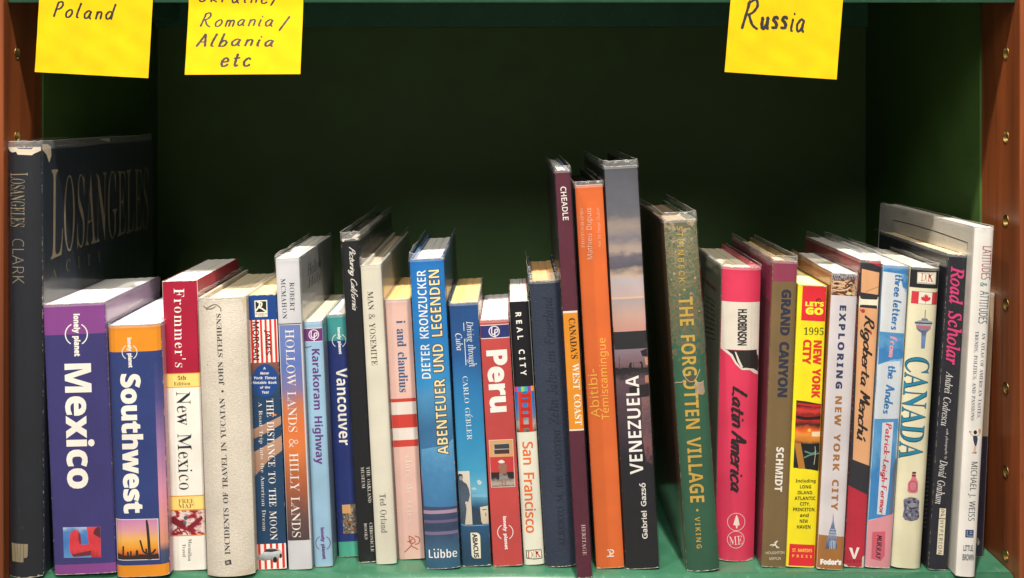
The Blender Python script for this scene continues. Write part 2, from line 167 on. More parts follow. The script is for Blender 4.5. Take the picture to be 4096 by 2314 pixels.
 'm': (138, [[4,0,4,4,10,5,12,7,13,14,13,66,11,72,4,74,4,78,36,78,36,66,47,76,60,80,64,79,73,76,78,70,80,66,91,76,100,79,111,79,116,76,120,73,126,61,126,10,129,5,134,4,134,0,94,0,94,4,98,4,102,8,102,14,102,60,100,66,94,68,88,66,81,60,82,11,84,6,89,4,89,0,50,0,50,4,54,4,57,8,58,14,58,60,55,66,50,68,42,66,36,59,37,11,38,6,44,4,44,0]]),
 'n': (95, [[4,0,4,4,10,5,12,7,13,14,13,66,11,72,4,74,4,78,37,78,37,67,44,74,56,79,68,79,73,76,77,73,82,61,83,10,86,5,91,4,91,0,50,0,50,4,54,4,57,6,59,14,58,60,56,66,50,68,44,66,37,59,37,11,39,6,45,4,45,0]]),
 'o': (84, [[42,-2,28,0,22,3,15,9,7,24,4,38,7,53,10,60,15,68,22,74,28,77,42,80,56,78,62,74,69,68,74,60,77,54,79,38,77,24,74,17,69,9,62,2,56,0],[42,3,48,4,52,11,55,38,54,57,52,68,48,73,42,74,36,73,32,68,30,57,29,38,30,20,32,11,36,4]]),
 'p': (93, [[4,-35,4,-31,10,-30,12,-27,13,-16,13,66,11,72,5,74,5,78,36,78,36,66,42,74,49,78,60,80,71,76,81,66,86,51,88,40,86,28,80,12,70,2,60,-2,53,-2,46,0,37,8,38,-24,41,-29,50,-30,50,-35],[49,7,56,9,60,15,62,25,63,38,62,52,60,62,56,68,50,70,42,67,37,59,37,17,42,10]]),
 'q': (91, [[44,-35,44,-30,52,-29,56,-26,56,7,46,0,40,-2,27,-1,18,4,10,14,6,26,5,40,7,52,10,58,16,68,24,74,29,78,39,80,46,80,58,76,64,70,77,80,80,80,80,-22,82,-29,88,-30,88,-35],[44,8,52,10,56,17,56,64,54,68,51,72,45,74,38,72,32,66,30,54,29,39,30,25,32,15,38,10]]),
 'r': (72, [[4,0,4,4,10,5,12,7,13,14,13,66,11,72,5,74,5,78,36,78,36,63,43,72,50,78,58,80,68,77,71,74,72,66,72,62,68,58,64,56,58,56,50,64,47,65,42,62,38,55,38,10,40,6,50,4,50,0]]),
 's': (72, [[38,-2,18,2,15,1,13,-2,9,-2,9,26,14,26,20,12,24,8,30,4,37,4,44,6,47,10,48,14,47,19,44,23,22,36,14,42,10,50,10,62,16,72,24,78,36,80,53,76,56,77,58,80,61,80,61,56,57,56,52,66,44,73,38,74,32,74,29,72,26,68,26,62,29,58,57,42,62,36,64,29,64,16,59,7,54,2,48,-1]]),
 't': (57, [[31,-2,20,0,16,2,13,9,12,18,12,70,5,70,5,75,22,92,32,106,36,106,36,78,52,78,52,70,36,70,36,14,38,11,42,10,48,12,52,18,56,16,52,10,46,2,36,-2]]),
 'u': (94, [[32,-2,26,-2,20,0,16,4,14,10,12,20,11,67,8,72,3,74,3,78,36,78,36,17,38,10,44,9,52,11,57,16,57,66,54,72,48,74,48,78,81,78,81,14,84,9,90,8,90,3,75,2,57,-2,57,10,46,1,40,-2]]),
 'v': (76, [[36,-2,8,66,5,71,0,74,0,78,41,78,41,74,34,72,32,68,46,30,60,68,58,72,51,74,51,78,76,78,76,74,70,70,66,64,40,-2]]),
 'w': (108, [[30,-2,4,67,1,72,-2,74,-2,78,34,78,34,74,30,72,28,68,42,32,52,59,48,71,46,73,42,74,42,78,81,78,81,74,76,72,74,68,84,36,96,68,96,72,89,74,89,78,112,78,112,74,107,72,104,66,76,-2,72,-2,56,49,35,-2]]),
 'x': (80, [[1,0,1,4,8,8,13,12,30,34,9,68,4,72,1,74,1,78,42,78,42,74,37,72,35,70,46,52,58,69,58,72,50,74,50,78,78,78,78,74,68,68,50,46,74,8,76,5,80,4,80,0,39,0,39,4,45,5,46,8,34,28,21,10,23,5,30,4,30,0]]),
 'y': (75, [[13,-35,6,-34,0,-28,-2,-21,0,-14,6,-10,14,-11,18,-15,19,-24,22,-24,30,-16,35,-1,8,65,4,72,-1,74,-1,78,40,78,40,74,34,72,32,68,46,30,60,68,58,72,50,74,50,78,75,78,75,74,70,71,66,64,34,-22,26,-32,20,-34]]),
 'z': (73, [[3,0,3,4,42,72,26,72,20,69,15,64,11,54,6,54,8,78,68,78,68,72,32,6,46,6,54,10,60,15,65,27,69,27,67,0]]),
 '0': (94, [[47,-2,38,-1,30,2,22,6,15,16,8,32,6,60,8,88,15,105,22,114,30,118,38,120,47,122,56,120,64,118,71,114,78,105,85,88,88,60,85,32,78,16,70,6,64,2,56,-1],[47,9,52,10,58,18,61,33,62,60,61,88,58,102,52,109,47,110,40,108,36,102,33,88,32,60,33,33,36,18,42,10]]),
 '1': (94, [[16,0,16,9,32,9,36,11,38,14,38,104,25,90,18,86,14,87,10,90,7,99,23,105,44,120,64,120,64,15,66,11,69,9,86,9,86,0]]),
 '2': (94, [[6,0,6,18,34,46,46,62,54,74,56,90,56,101,53,107,47,111,41,111,36,110,32,104,29,95,28,82,17,84,10,88,8,91,6,99,8,106,12,112,18,116,32,121,55,120,68,116,75,112,81,102,82,92,79,80,74,72,65,60,22,18,64,19,72,24,76,36,86,36,86,0]]),
 '3': (94, [[41,-2,26,0,14,4,6,12,5,20,9,28,14,30,19,32,22,20,24,16,32,12,40,10,46,11,53,14,56,18,60,26,60,35,60,41,56,48,51,52,46,55,24,56,24,67,42,68,47,70,51,74,55,82,56,88,54,102,52,108,46,110,40,111,36,110,30,102,28,86,18,86,12,89,8,94,6,100,7,106,10,111,19,117,32,121,49,122,59,120,68,116,74,112,80,106,82,94,81,87,78,81,69,70,56,64,70,60,80,52,85,44,86,32,82,18,74,8,60,1]]),
 '4': (94, [[30,0,30,9,40,10,47,13,48,18,48,31,2,31,2,42,50,120,73,120,73,42,90,42,90,31,73,31,74,18,74,14,77,11,89,9,89,0],[14,42,48,42,50,104]]),
 '5': (94, [[41,-2,30,-1,18,2,12,8,7,15,7,22,10,26,13,29,20,30,22,20,28,13,36,10,46,11,50,14,54,18,58,23,59,30,58,48,55,54,49,59,36,62,18,59,10,62,16,120,79,120,80,90,70,90,68,98,64,101,26,102,24,70,42,73,54,72,64,69,73,64,80,57,84,42,85,34,83,24,80,16,74,10,68,6,59,1]]),
 '6': (94, [[49,-2,41,-1,30,2,22,10,16,16,11,28,9,38,8,56,8,69,14,92,20,102,26,110,34,116,40,120,52,122,62,122,73,119,81,114,85,106,84,98,80,94,77,92,65,90,64,102,60,110,54,112,45,109,40,104,34,92,31,68,40,72,52,74,64,72,72,70,82,61,86,54,88,44,88,33,84,18,74,6,66,1],[50,10,57,12,61,18,63,28,64,42,62,52,60,57,54,62,48,64,40,62,33,57,31,55,32,48,32,34,36,20,42,12]]),
 '7': (94, [[28,0,72,102,26,102,20,98,18,84,8,84,8,120,88,120,88,112,42,0]]),
 '8': (94, [[46,-2,30,0,23,2,15,8,8,17,5,30,6,40,10,46,17,52,30,60,18,69,12,79,9,91,12,104,18,112,25,117,35,120,48,122,58,120,68,118,74,113,82,104,84,92,81,80,73,72,61,65,74,58,82,50,87,42,89,32,86,18,78,7,64,0],[50,70,58,76,60,81,62,96,60,103,56,108,52,111,44,112,39,110,35,104,33,98,32,90,34,86,38,80],[46,8,54,10,60,14,64,20,66,32,63,38,60,42,41,54,34,48,30,42,28,36,28,26,30,18,34,12,39,10]]),
 '9': (94, [[38,-2,26,0,17,4,11,12,12,22,14,25,19,27,23,18,30,11,36,9,46,10,52,14,56,21,59,30,62,58,53,50,44,46,34,46,22,50,15,55,10,62,7,70,6,85,9,99,14,108,18,112,26,118,33,120,48,122,60,119,66,116,74,108,79,102,85,83,86,56,82,32,77,21,71,12,63,6,57,2,46,-1],[46,58,56,62,62,70,62,88,58,100,52,108,46,110,39,108,34,103,31,94,30,82,32,69,34,64,37,61]]),
},
'I': {
 'A': (116, [[-21,0,-20,3,-13,4,-3,10,89,118,92,118,88,12,90,7,94,4,103,3,102,0,55,0,56,3,66,4,70,10,72,40,30,38,14,20,8,10,8,7,10,5,20,3,19,0],[36,46,72,46,74,92]]),
 'B': (110, [[-8,0,-8,4,0,4,5,6,9,13,32,98,32,108,29,112,20,113,21,116,76,116,86,114,93,110,98,105,102,99,102,91,100,79,90,70,74,63,85,57,92,48,94,42,94,32,92,26,86,14,74,6,58,1],[48,64,60,66,68,68,76,72,81,78,84,84,85,92,84,98,80,106,70,110,58,110,53,108,50,100,41,68,42,65],[38,5,50,6,58,9,66,14,71,20,74,28,75,42,72,50,66,56,56,58,48,60,41,59,38,56,26,11,27,8,29,6]]),
 'C': (118, [[54,-2,41,-1,29,3,20,10,12,20,8,31,6,44,8,57,14,73,20,84,32,98,46,108,56,114,68,118,80,118,91,118,108,114,111,114,114,118,116,118,110,83,106,83,106,96,100,106,92,112,78,113,68,110,55,104,44,92,34,78,28,58,26,38,30,23,38,12,50,6,66,6,80,10,87,14,100,26,103,23,92,12,81,4,68,-1]]),
 'D': (127, [[-9,0,-8,4,0,4,4,6,8,13,32,96,33,104,32,108,29,112,20,113,21,116,66,116,82,114,94,110,108,100,115,90,118,82,120,73,119,59,116,46,110,34,102,24,95,18,78,8,58,2,42,0],[42,6,60,8,74,15,86,26,95,44,100,64,99,84,96,93,91,100,80,108,70,110,58,110,53,108,50,104,26,14,26,10,29,8]]),
 'E': (114, [[-8,0,-8,4,0,4,4,6,8,13,32,96,33,104,32,108,29,112,20,113,21,116,110,116,105,91,102,91,102,98,100,104,93,109,84,110,62,110,56,110,52,108,50,100,40,65,58,65,68,66,76,72,80,82,84,82,72,40,68,40,68,53,66,58,58,59,38,60,26,14,28,8,32,6,54,6,68,8,76,10,83,15,90,21,96,32,100,32,88,0]]),
 'F': (102, [[-8,0,-6,4,4,6,10,13,32,96,34,104,33,108,30,112,21,113,22,116,106,116,100,88,96,88,96,98,95,103,88,108,80,110,62,110,56,110,52,106,42,64,56,64,66,66,73,71,79,82,82,82,72,39,68,39,68,50,66,56,58,58,40,59,28,11,30,6,42,3,42,0]]),
 'G': (136, [[62,-2,46,-1,32,4,22,10,14,20,8,32,7,50,9,62,16,78,22,88,35,101,46,108,57,114,69,118,86,118,96,117,118,110,122,112,126,118,128,118,121,82,118,82,114,95,107,105,96,111,83,113,72,112,59,106,46,96,37,82,30,65,28,54,26,44,28,32,31,22,36,14,44,8,53,4,64,2,75,4,84,9,88,14,96,48,92,52,80,54,82,56,130,56,128,54,119,52,114,47,104,8,84,0]]),
 'H': (130, [[-8,0,-8,4,-1,4,4,6,9,13,32,96,33,104,32,108,29,112,20,113,21,116,68,116,66,113,60,112,54,110,50,103,41,69,42,66,46,65,90,65,94,66,104,105,104,108,101,110,92,113,92,116,138,116,138,113,130,112,126,110,122,103,99,20,98,12,98,8,102,5,110,4,109,0,63,0,64,4,75,6,80,13,92,54,90,58,86,58,42,58,38,58,26,11,27,8,29,6,39,4,38,0]]),
 'I': (62, [[-8,0,-6,4,4,6,10,13,32,96,34,104,33,108,30,112,21,113,22,116,69,116,68,113,60,112,56,110,52,103,29,20,28,12,28,8,32,5,40,4,40,0]]),
 'J': (64, [[6,-2,-2,-2,-8,2,-12,8,-12,15,-8,20,-2,22,2,20,4,16,3,6,4,4,10,3,14,9,39,104,38,108,36,110,24,112,25,116,73,116,72,113,61,110,57,104,36,28,30,14,26,6,20,2,13,-2]]),
 'K': (114, [[-8,0,-8,4,-1,4,4,6,9,13,32,96,33,104,32,108,29,112,20,113,21,116,67,116,66,113,56,111,52,106,40,66,41,62,84,96,92,104,94,107,94,110,90,112,84,113,84,116,126,116,124,113,116,112,108,106,56,66,92,13,100,6,110,3,108,0,59,0,60,3,67,4,70,6,72,12,42,57,40,58,38,56,26,12,27,8,30,5,40,4,40,0]]),
 'L': (112, [[-6,0,-5,4,2,4,7,6,11,13,34,99,34,108,32,112,22,113,24,116,70,116,68,113,62,112,58,110,53,104,29,12,30,8,37,6,61,6,74,8,86,14,92,20,100,33,103,33,92,0]]),
 'M': (148, [[-9,0,-8,4,0,4,4,6,8,13,32,98,32,108,30,112,20,113,22,116,53,116,65,27,124,116,156,116,155,113,148,112,143,110,138,103,116,20,114,12,116,8,118,5,128,4,126,0,80,0,82,3,92,6,96,12,120,98,54,0,52,0,40,98,17,16,18,7,22,4,30,3,28,0]]),
 'N': (125, [[84,-2,38,93,17,12,18,6,22,4,30,4,30,0,-8,0,-8,4,0,4,4,6,8,13,32,99,33,104,31,108,26,112,20,113,21,116,46,116,88,27,108,104,107,110,103,112,95,113,96,116,134,116,133,113,126,112,122,110,117,104,88,-2]]),
 'O': (129, [[50,-2,37,-1,26,2,18,9,11,18,6,28,6,40,6,52,11,67,18,81,29,94,41,104,51,111,66,116,76,118,88,118,100,115,106,112,114,104,120,95,122,88,123,70,122,60,117,47,104,26,88,10,80,5,68,0],[50,2,64,6,77,15,88,28,98,49,104,72,104,92,100,103,96,108,90,112,84,114,74,113,65,110,56,104,48,96,40,87,30,66,24,40,26,20,29,14,36,6,42,4]]),
 'P': (100, [[-8,0,-8,4,0,4,4,6,8,13,32,98,32,108,29,112,20,113,21,116,78,116,86,114,94,110,98,104,101,98,102,90,100,78,92,68,84,62,72,58,60,56,39,56,37,54,26,12,27,8,30,5,42,4,40,0],[48,60,59,62,68,64,74,68,79,74,82,82,83,94,80,102,76,108,71,110,61,111,56,110,52,108,40,64,41,61]]),
 'Q': (129, [[74,-32,60,-31,27,-24,18,-26,7,-32,5,-28,36,-1,23,5,14,14,8,26,6,44,8,56,13,72,22,86,32,98,44,108,58,114,72,118,82,118,94,116,102,114,110,107,117,99,121,88,122,76,122,64,118,52,112,41,106,30,96,20,86,10,67,1,42,-2,32,-12,49,-12,86,-20,99,-17,112,-6,115,-8,98,-25,88,-30],[50,2,63,6,75,14,82,22,90,32,98,50,103,70,103,92,99,102,95,108,90,112,82,113,72,112,64,110,55,104,47,96,40,86,30,65,24,40,26,20,29,14,36,6,42,4]]),
 'R': (112, [[-8,0,-8,4,0,4,5,6,9,13,32,98,32,108,29,112,20,113,21,116,81,116,90,113,100,107,104,102,106,95,105,84,102,77,98,71,91,66,72,59,92,14,98,6,106,4,104,0,78,0,55,57,38,58,26,12,28,8,30,5,40,3,40,0],[50,62,62,64,70,66,78,70,82,76,86,82,86,91,86,97,80,106,76,108,63,110,56,110,52,108,50,101,40,63]]),
 'S': (92, [[38,-2,27,-1,10,4,6,2,4,-2,0,-2,6,36,10,36,10,26,15,14,20,8,29,4,38,3,48,6,55,12,58,20,58,29,54,39,30,66,24,76,22,88,24,99,31,110,43,117,60,118,78,114,82,115,84,118,88,118,82,84,80,84,78,97,76,104,72,108,67,112,58,114,50,112,44,108,40,102,38,92,41,86,48,74,68,52,73,44,75,32,73,20,65,8,52,0]]),
 'T': (105, [[12,0,13,4,22,4,26,6,32,14,58,107,56,110,53,110,39,110,30,107,21,101,15,88,11,88,18,116,115,116,110,88,106,88,106,101,101,108,94,110,80,110,76,110,75,107,50,12,50,8,52,6,58,4,66,4,65,0]]),
 'U': (122, [[50,-2,40,-2,26,4,18,12,14,20,13,28,14,38,31,105,30,108,28,111,17,113,18,116,67,116,66,113,60,112,54,110,49,104,32,44,30,30,32,18,36,12,44,7,54,6,66,8,76,12,83,20,88,30,106,101,104,110,102,112,93,113,94,116,133,116,132,113,122,111,116,104,98,36,88,16,82,7,73,2,62,-2]]),
 'V': (109, [[20,-2,24,104,22,110,18,112,10,113,10,116,56,116,56,113,50,113,44,111,42,105,38,24,102,102,104,106,104,110,100,112,92,113,94,116,129,116,128,113,122,111,113,104,24,-2]]),
 'W': (148, [[20,-2,24,104,22,110,17,112,10,113,10,116,58,116,56,113,50,113,46,111,42,105,38,29,80,88,81,102,80,107,76,112,67,113,68,116,112,116,111,113,104,112,100,110,98,105,94,30,141,102,142,109,137,112,130,113,132,116,166,116,166,113,158,110,150,100,80,-2,76,-2,80,78,24,-2]]),
 'X': (114, [[-16,0,-14,3,-4,6,4,12,50,58,33,106,26,112,15,113,16,116,68,116,66,113,56,111,53,106,54,99,64,70,94,98,99,105,100,108,98,111,96,112,88,113,88,116,129,116,128,113,120,111,111,104,66,62,84,12,90,5,102,3,101,0,48,0,50,3,61,4,64,8,63,17,52,50,22,20,17,12,16,8,18,6,22,4,30,2,28,0]]),
 'Y': (103, [[12,0,13,3,25,5,30,10,42,50,22,103,14,110,4,113,4,116,54,116,54,113,42,110,40,105,56,59,86,94,94,104,94,108,93,110,89,112,80,113,82,116,122,116,120,112,112,110,102,101,59,51,48,8,52,4,64,3,64,0]]),
 'Z': (114, [[-3,0,-3,2,88,110,54,110,40,108,30,102,25,98,20,88,17,88,26,116,114,116,114,114,22,6,62,7,78,9,88,15,94,22,100,32,103,32,92,0]]),
 'a': (86, [[12,-2,6,-1,2,2,0,8,-2,16,-1,25,2,39,12,57,26,72,38,78,46,79,52,78,56,75,58,70,60,77,73,77,56,12,56,10,60,9,70,20,73,18,68,12,56,0,49,-2,44,0,42,8,48,30,38,16,30,6,22,0],[20,8,26,10,34,16,41,26,48,38,52,50,54,60,54,68,51,74,44,74,36,71,28,64,22,52,16,34,14,20,15,10]]),
 'b': (85, [[20,-2,6,0,2,4,-1,9,23,105,22,112,12,114,14,117,40,122,40,120,26,62,34,72,44,78,54,79,60,78,68,74,74,68,76,58,76,48,70,31,64,22,56,14,48,6,38,2],[24,2,33,4,42,10,50,18,56,30,60,42,62,56,59,64,52,70,44,70,36,68,30,61,24,50,12,10,15,4]]),
 'c': (74, [[25,-2,18,-1,12,2,6,6,3,12,0,18,0,30,4,46,14,62,30,74,46,79,59,78,64,74,66,68,66,62,62,58,56,58,52,60,51,66,55,72,54,74,50,74,44,74,38,72,30,65,20,49,16,38,15,24,16,16,22,8,28,6,35,6,44,10,57,20,60,18,42,3,36,0]]),
 'd': (88, [[16,-2,8,0,4,2,0,8,-2,12,-2,21,0,30,7,48,20,65,34,76,42,78,51,79,56,78,60,74,69,109,66,113,58,114,59,117,86,122,86,118,58,12,60,8,64,8,76,20,79,18,64,2,56,-2,50,-1,46,2,46,6,50,28,42,14,33,6,24,0],[22,7,28,8,36,16,44,26,51,38,56,51,58,62,57,70,53,74,44,74,36,70,28,61,21,49,14,31,13,18,16,10,18,8]]),
 'e': (72, [[22,-2,10,2,5,5,2,10,0,17,-1,28,4,44,14,60,29,74,45,79,58,78,62,74,64,68,63,60,59,54,52,48,42,42,30,38,16,36,14,24,16,14,18,11,25,7,30,6,38,8,46,12,55,20,58,18,50,9,41,3,32,0],[16,40,31,43,38,47,44,52,49,58,51,64,51,70,50,73,47,74,42,74,32,68,22,55]]),
 'f': (50, [[-12,-38,-16,-38,-20,-34,-22,-32,-22,-27,-20,-22,-14,-22,-11,-26,-12,-32,-10,-34,-6,-32,-2,-26,3,-8,18,70,2,70,3,76,19,76,26,100,31,109,36,115,43,120,50,122,62,120,67,116,68,112,68,106,66,103,61,102,56,104,54,108,56,114,52,117,46,115,40,108,33,76,52,76,52,70,32,70,21,18,11,-15,2,-30,-4,-36]]),
 'g': (72, [[16,-38,8,-38,-2,-34,-10,-28,-12,-22,-12,-14,-8,-6,9,6,4,10,2,16,4,20,14,30,8,35,3,45,3,54,6,62,10,68,18,74,32,79,42,80,60,74,72,74,72,66,61,66,62,59,61,51,58,44,52,37,44,32,36,30,20,29,16,24,16,20,18,18,40,10,50,3,54,-2,56,-10,54,-20,45,-30,30,-36],[28,32,33,34,39,38,44,46,46,52,48,60,47,68,44,72,40,75,34,75,27,72,22,64,18,56,16,46,18,38,22,34],[19,-33,33,-31,38,-28,44,-20,44,-14,42,-9,36,-4,13,4,4,-2,0,-8,-2,-16,-2,-21,3,-29,7,-31]]),
 'h': (100, [[76,-2,66,2,61,10,62,26,70,71,68,78,62,81,56,80,50,75,44,68,36,55,31,43,22,0,6,0,30,112,29,115,26,118,16,120,18,128,49,128,36,69,38,69,47,82,52,86,63,91,68,92,78,90,84,83,86,70,78,28,77,14,78,11,81,9,86,10,94,13,96,8,86,0]]),
 'i': (44, [[30,98,24,101,22,107,24,113,30,116,36,113,40,107,37,101],[8,-2,2,0,0,4,0,9,15,66,12,70,4,72,5,74,32,79,32,76,14,13,16,8,20,8,24,12,32,21,35,18,21,3,12,-2]]),
 'j': (44, [[31,98,25,101,22,107,25,113,31,116,37,113,40,107,38,101],[-12,-38,-17,-38,-22,-34,-24,-30,-24,-26,-22,-22,-15,-22,-12,-25,-12,-33,-9,-34,-6,-28,-2,-18,16,64,14,70,4,72,6,75,30,79,32,76,18,10,11,-12,5,-25,0,-32,-6,-37]]),
 'k': (85, [[54,-2,50,-1,46,4,30,40,20,32,10,0,-4,0,26,106,26,112,23,114,16,114,16,117,42,122,44,120,21,40,55,66,57,71,54,73,50,74,50,76,84,76,84,74,76,72,66,66,41,48,54,17,58,10,62,9,66,10,75,20,78,17,66,3,60,0]]),
 'l': (43, [[8,-2,4,-2,1,1,0,10,26,108,24,113,14,114,15,118,42,122,43,120,42,116,14,13,14,10,18,9,22,12,30,20,33,18,20,3,13,0]]),
 'm': (138, [[102,-2,96,0,94,8,96,18,108,62,107,66,103,68,98,68,91,63,78,47,65,24,57,0,44,0,60,58,61,66,56,68,50,66,42,60,28,44,20,28,10,0,-3,0,15,64,14,70,4,72,5,75,30,79,32,78,22,44,38,64,53,75,60,78,69,78,75,74,76,67,71,46,86,64,100,76,112,79,120,76,122,72,122,64,108,12,110,9,113,9,118,13,124,22,127,19,115,4,106,-2]]),
 'n': (91, [[56,-2,50,0,47,7,60,62,60,66,56,68,50,66,43,61,28,44,19,26,10,0,-3,0,16,64,14,70,4,71,5,74,33,78,23,44,40,64,54,75,66,78,71,78,74,74,76,70,75,62,62,11,63,9,66,9,73,14,78,22,80,20,68,4,60,-2]]),
 'o': (88, [[26,-2,18,-1,12,2,6,6,2,11,0,18,-1,26,0,35,4,44,16,62,32,74,41,78,50,79,58,78,65,76,73,69,78,60,78,46,74,32,65,18,54,8,39,0],[28,3,37,5,46,12,53,22,60,36,64,51,63,62,60,70,54,74,44,74,33,67,26,58,18,42,14,25,15,13,19,6,22,4]]),
 'p': (85, [[-24,-38,-23,-34,-12,-32,-8,-26,14,59,15,65,14,69,4,72,5,74,32,79,32,76,28,62,37,72,46,77,60,79,70,75,76,66,76,60,76,50,72,36,63,20,50,7,38,0,25,-2,18,-1,12,2,6,-30,10,-34,19,-34,18,-38],[25,2,34,4,43,11,50,20,56,32,60,44,62,59,60,66,55,70,47,72,39,68,32,60,26,50,16,10,18,4]]),
 'q': (85, [[20,-38,21,-34,30,-34,35,-29,51,26,42,14,30,4,18,-2,7,0,0,6,-2,16,-2,29,4,44,12,56,18,64,34,75,45,78,52,78,60,74,64,69,66,77,78,77,50,-26,52,-32,63,-34,63,-38],[22,8,30,9,37,14,44,23,52,36,58,50,60,62,58,68,54,74,46,74,36,68,26,58,19,46,14,32,13,18,16,10,18,8]]),
 'r': (56, [[-3,0,14,64,13,68,3,71,4,74,31,78,22,45,34,64,44,76,52,79,56,78,60,70,56,63,52,60,48,60,44,62,42,67,30,50,18,28,10,0]]),
 's': (62, [[20,-2,2,2,-1,1,-2,-1,-6,-1,-2,26,1,26,2,16,6,8,13,3,20,2,24,4,28,8,31,13,31,19,29,26,15,45,11,53,10,60,12,67,18,75,25,78,35,79,48,76,51,76,52,78,55,78,52,54,49,54,46,66,40,72,37,74,30,74,26,72,24,69,22,65,24,59,41,34,44,28,44,20,42,12,36,4,28,0]]),
 't': (46, [[8,-2,2,0,0,4,0,10,16,70,5,70,6,74,16,78,20,82,34,98,38,98,32,76,46,76,44,70,30,70,15,12,16,8,20,8,31,20,34,17,20,2,12,-2]]),
 'u': (91, [[12,-2,4,0,1,8,2,20,14,65,13,70,10,72,4,72,4,75,30,79,32,78,15,16,16,10,20,8,25,10,31,14,46,32,58,55,66,77,78,77,62,13,62,9,67,8,71,12,78,21,81,18,73,7,64,0,60,-2,53,-2,48,2,48,12,55,38,42,20,32,8,22,0]]),
 'v': (74, [[16,-2,10,62,7,69,-2,72,-1,74,17,78,21,78,24,64,28,14,46,36,59,56,60,61,52,70,53,76,58,79,64,78,67,74,68,68,65,56,61,49,40,22,19,-2]]),
 'w': (112, [[12,-2,10,60,8,68,4,72,-1,72,0,75,18,79,21,78,24,63,24,23,60,79,62,79,69,18,88,41,96,55,97,60,91,70,92,76,97,79,102,77,105,72,106,68,104,58,100,52,92,38,60,-2,58,-2,51,55,15,-2]]),
 'x': (70, [[38,-2,34,0,30,4,24,30,8,9,0,1,-9,-2,-14,2,-16,6,-14,10,-8,13,-1,10,4,12,22,37,15,67,10,71,0,70,0,74,22,79,26,78,28,74,32,52,52,76,60,78,64,78,66,76,68,71,66,67,61,66,54,68,50,66,34,45,40,17,44,10,46,8,50,10,60,22,62,19,49,3,46,0]]),
 'y': (68, [[-11,-38,-16,-38,-18,-35,-20,-31,-18,-27,-13,-24,-3,-27,0,-26,6,-20,20,-2,7,61,2,69,-6,72,-6,74,14,79,18,78,21,64,30,14,48,44,54,55,53,62,46,69,46,75,52,78,58,78,62,72,61,60,55,46,46,28,28,0,12,-21,-2,-34]]),
 'z': (66, [[36,-2,3,4,-2,3,-8,-1,-10,0,-9,4,47,65,36,64,22,67,15,68,10,65,6,60,4,61,5,64,10,74,16,78,24,78,50,74,54,74,64,78,64,77,63,74,6,12,18,14,36,10,42,10,49,15,52,22,55,20,48,4,44,0]]),
},
'S': {
 'A': (108, [[0,0,47,120,60,120,107,0,92,0,77,37,30,37,16,0],[34,50,72,50,54,105,48,87]]),
 'B': (109, [[16,0,16,120,64,119,76,117,84,113,91,108,95,100,96,90,96,84,92,75,88,70,73,63,89,58,94,53,98,48,100,40,100,29,95,16,85,6,70,1],[32,69,58,69,72,72,76,76,80,82,80,92,78,99,74,102,64,106,32,107],[32,13,60,13,69,14,76,17,80,21,84,29,84,38,81,46,75,52,68,55,60,56,32,56]]),
 'C': (106, [[66,-2,54,-1,44,2,35,6,24,15,18,23,13,37,11,48,10,66,12,77,17,92,22,100,28,108,41,116,50,120,62,122,74,122,86,120,101,114,95,102,82,106,73,108,62,108,50,105,41,100,34,91,29,80,26,67,28,46,31,34,36,24,44,18,55,13,68,12,80,12,96,16,96,3,82,0]]),
 'D': (122, [[16,0,16,120,65,119,75,117,89,110,96,105,105,94,109,84,112,74,112,61,110,42,108,34,101,21,90,10,84,7,68,2,50,0],[32,13,62,14,74,18,84,25,91,34,95,46,96,60,95,75,94,82,88,92,76,102,58,106,32,107]]),
 'E': (94, [[16,0,16,120,84,120,84,106,32,106,32,69,80,69,80,56,32,56,32,14,84,14,84,0]]),
 'F': (87, [[16,0,16,120,84,120,84,106,32,106,32,64,80,64,80,51,32,51,32,0]]),
 'G': (122, [[68,-2,50,0,40,4,32,8,22,18,17,27,12,42,10,60,11,72,14,83,18,92,24,101,34,111,48,118,60,120,72,122,88,120,108,114,102,102,88,106,77,108,64,108,52,105,42,100,38,96,32,86,28,74,26,51,29,38,32,31,36,25,45,18,61,12,78,12,94,14,94,50,68,50,68,64,110,64,110,4,90,0]]),
 'H': (124, [[16,0,16,120,32,120,32,69,93,69,93,120,108,120,108,0,93,0,93,56,32,56,32,0]]),
 'I': (57, [[6,0,6,8,21,12,21,108,6,111,6,120,50,120,50,111,36,108,36,12,50,8,50,0]]),
 'J': (46, [[0,-32,-13,-30,-13,-17,-2,-18,6,-18,12,-14,14,-8,16,0,16,120,30,120,30,-8,27,-17,19,-26,8,-31]]),
 'K': (104, [[16,0,16,120,32,120,32,61,84,120,102,120,54,68,104,0,86,0,44,58,32,46,32,0]]),
 'L': (88, [[16,0,16,120,32,120,32,14,84,14,84,0]]),
 'M': (152, [[16,0,16,120,38,120,76,22,114,120,136,120,136,0,121,0,122,105,82,0,69,0,30,105,30,0]]),
 'N': (128, [[16,0,16,120,34,120,98,20,97,120,112,120,112,0,94,0,30,100,30,0]]),
 'O': (131, [[66,-2,54,-1,44,2,34,6,24,16,18,23,14,32,12,43,10,60,11,72,14,88,18,97,24,105,34,114,44,118,54,121,66,122,77,121,87,118,96,114,107,105,112,97,116,88,120,78,121,60,120,48,116,32,112,23,107,16,96,6,87,2,77,-1],[66,12,84,14,88,17,96,24,102,40,105,60,102,80,96,96,92,100,84,106,66,108,48,106,44,103,36,96,28,80,26,60,28,40,36,24,44,17,48,14]]),
 'P': (102, [[16,0,16,120,56,120,68,118,78,114,86,108,92,95,93,82,88,66,80,56,70,50,56,48,32,46,32,0],[32,60,58,61,66,64,72,67,76,72,78,84,76,94,72,99,64,104,56,106,32,107]]),
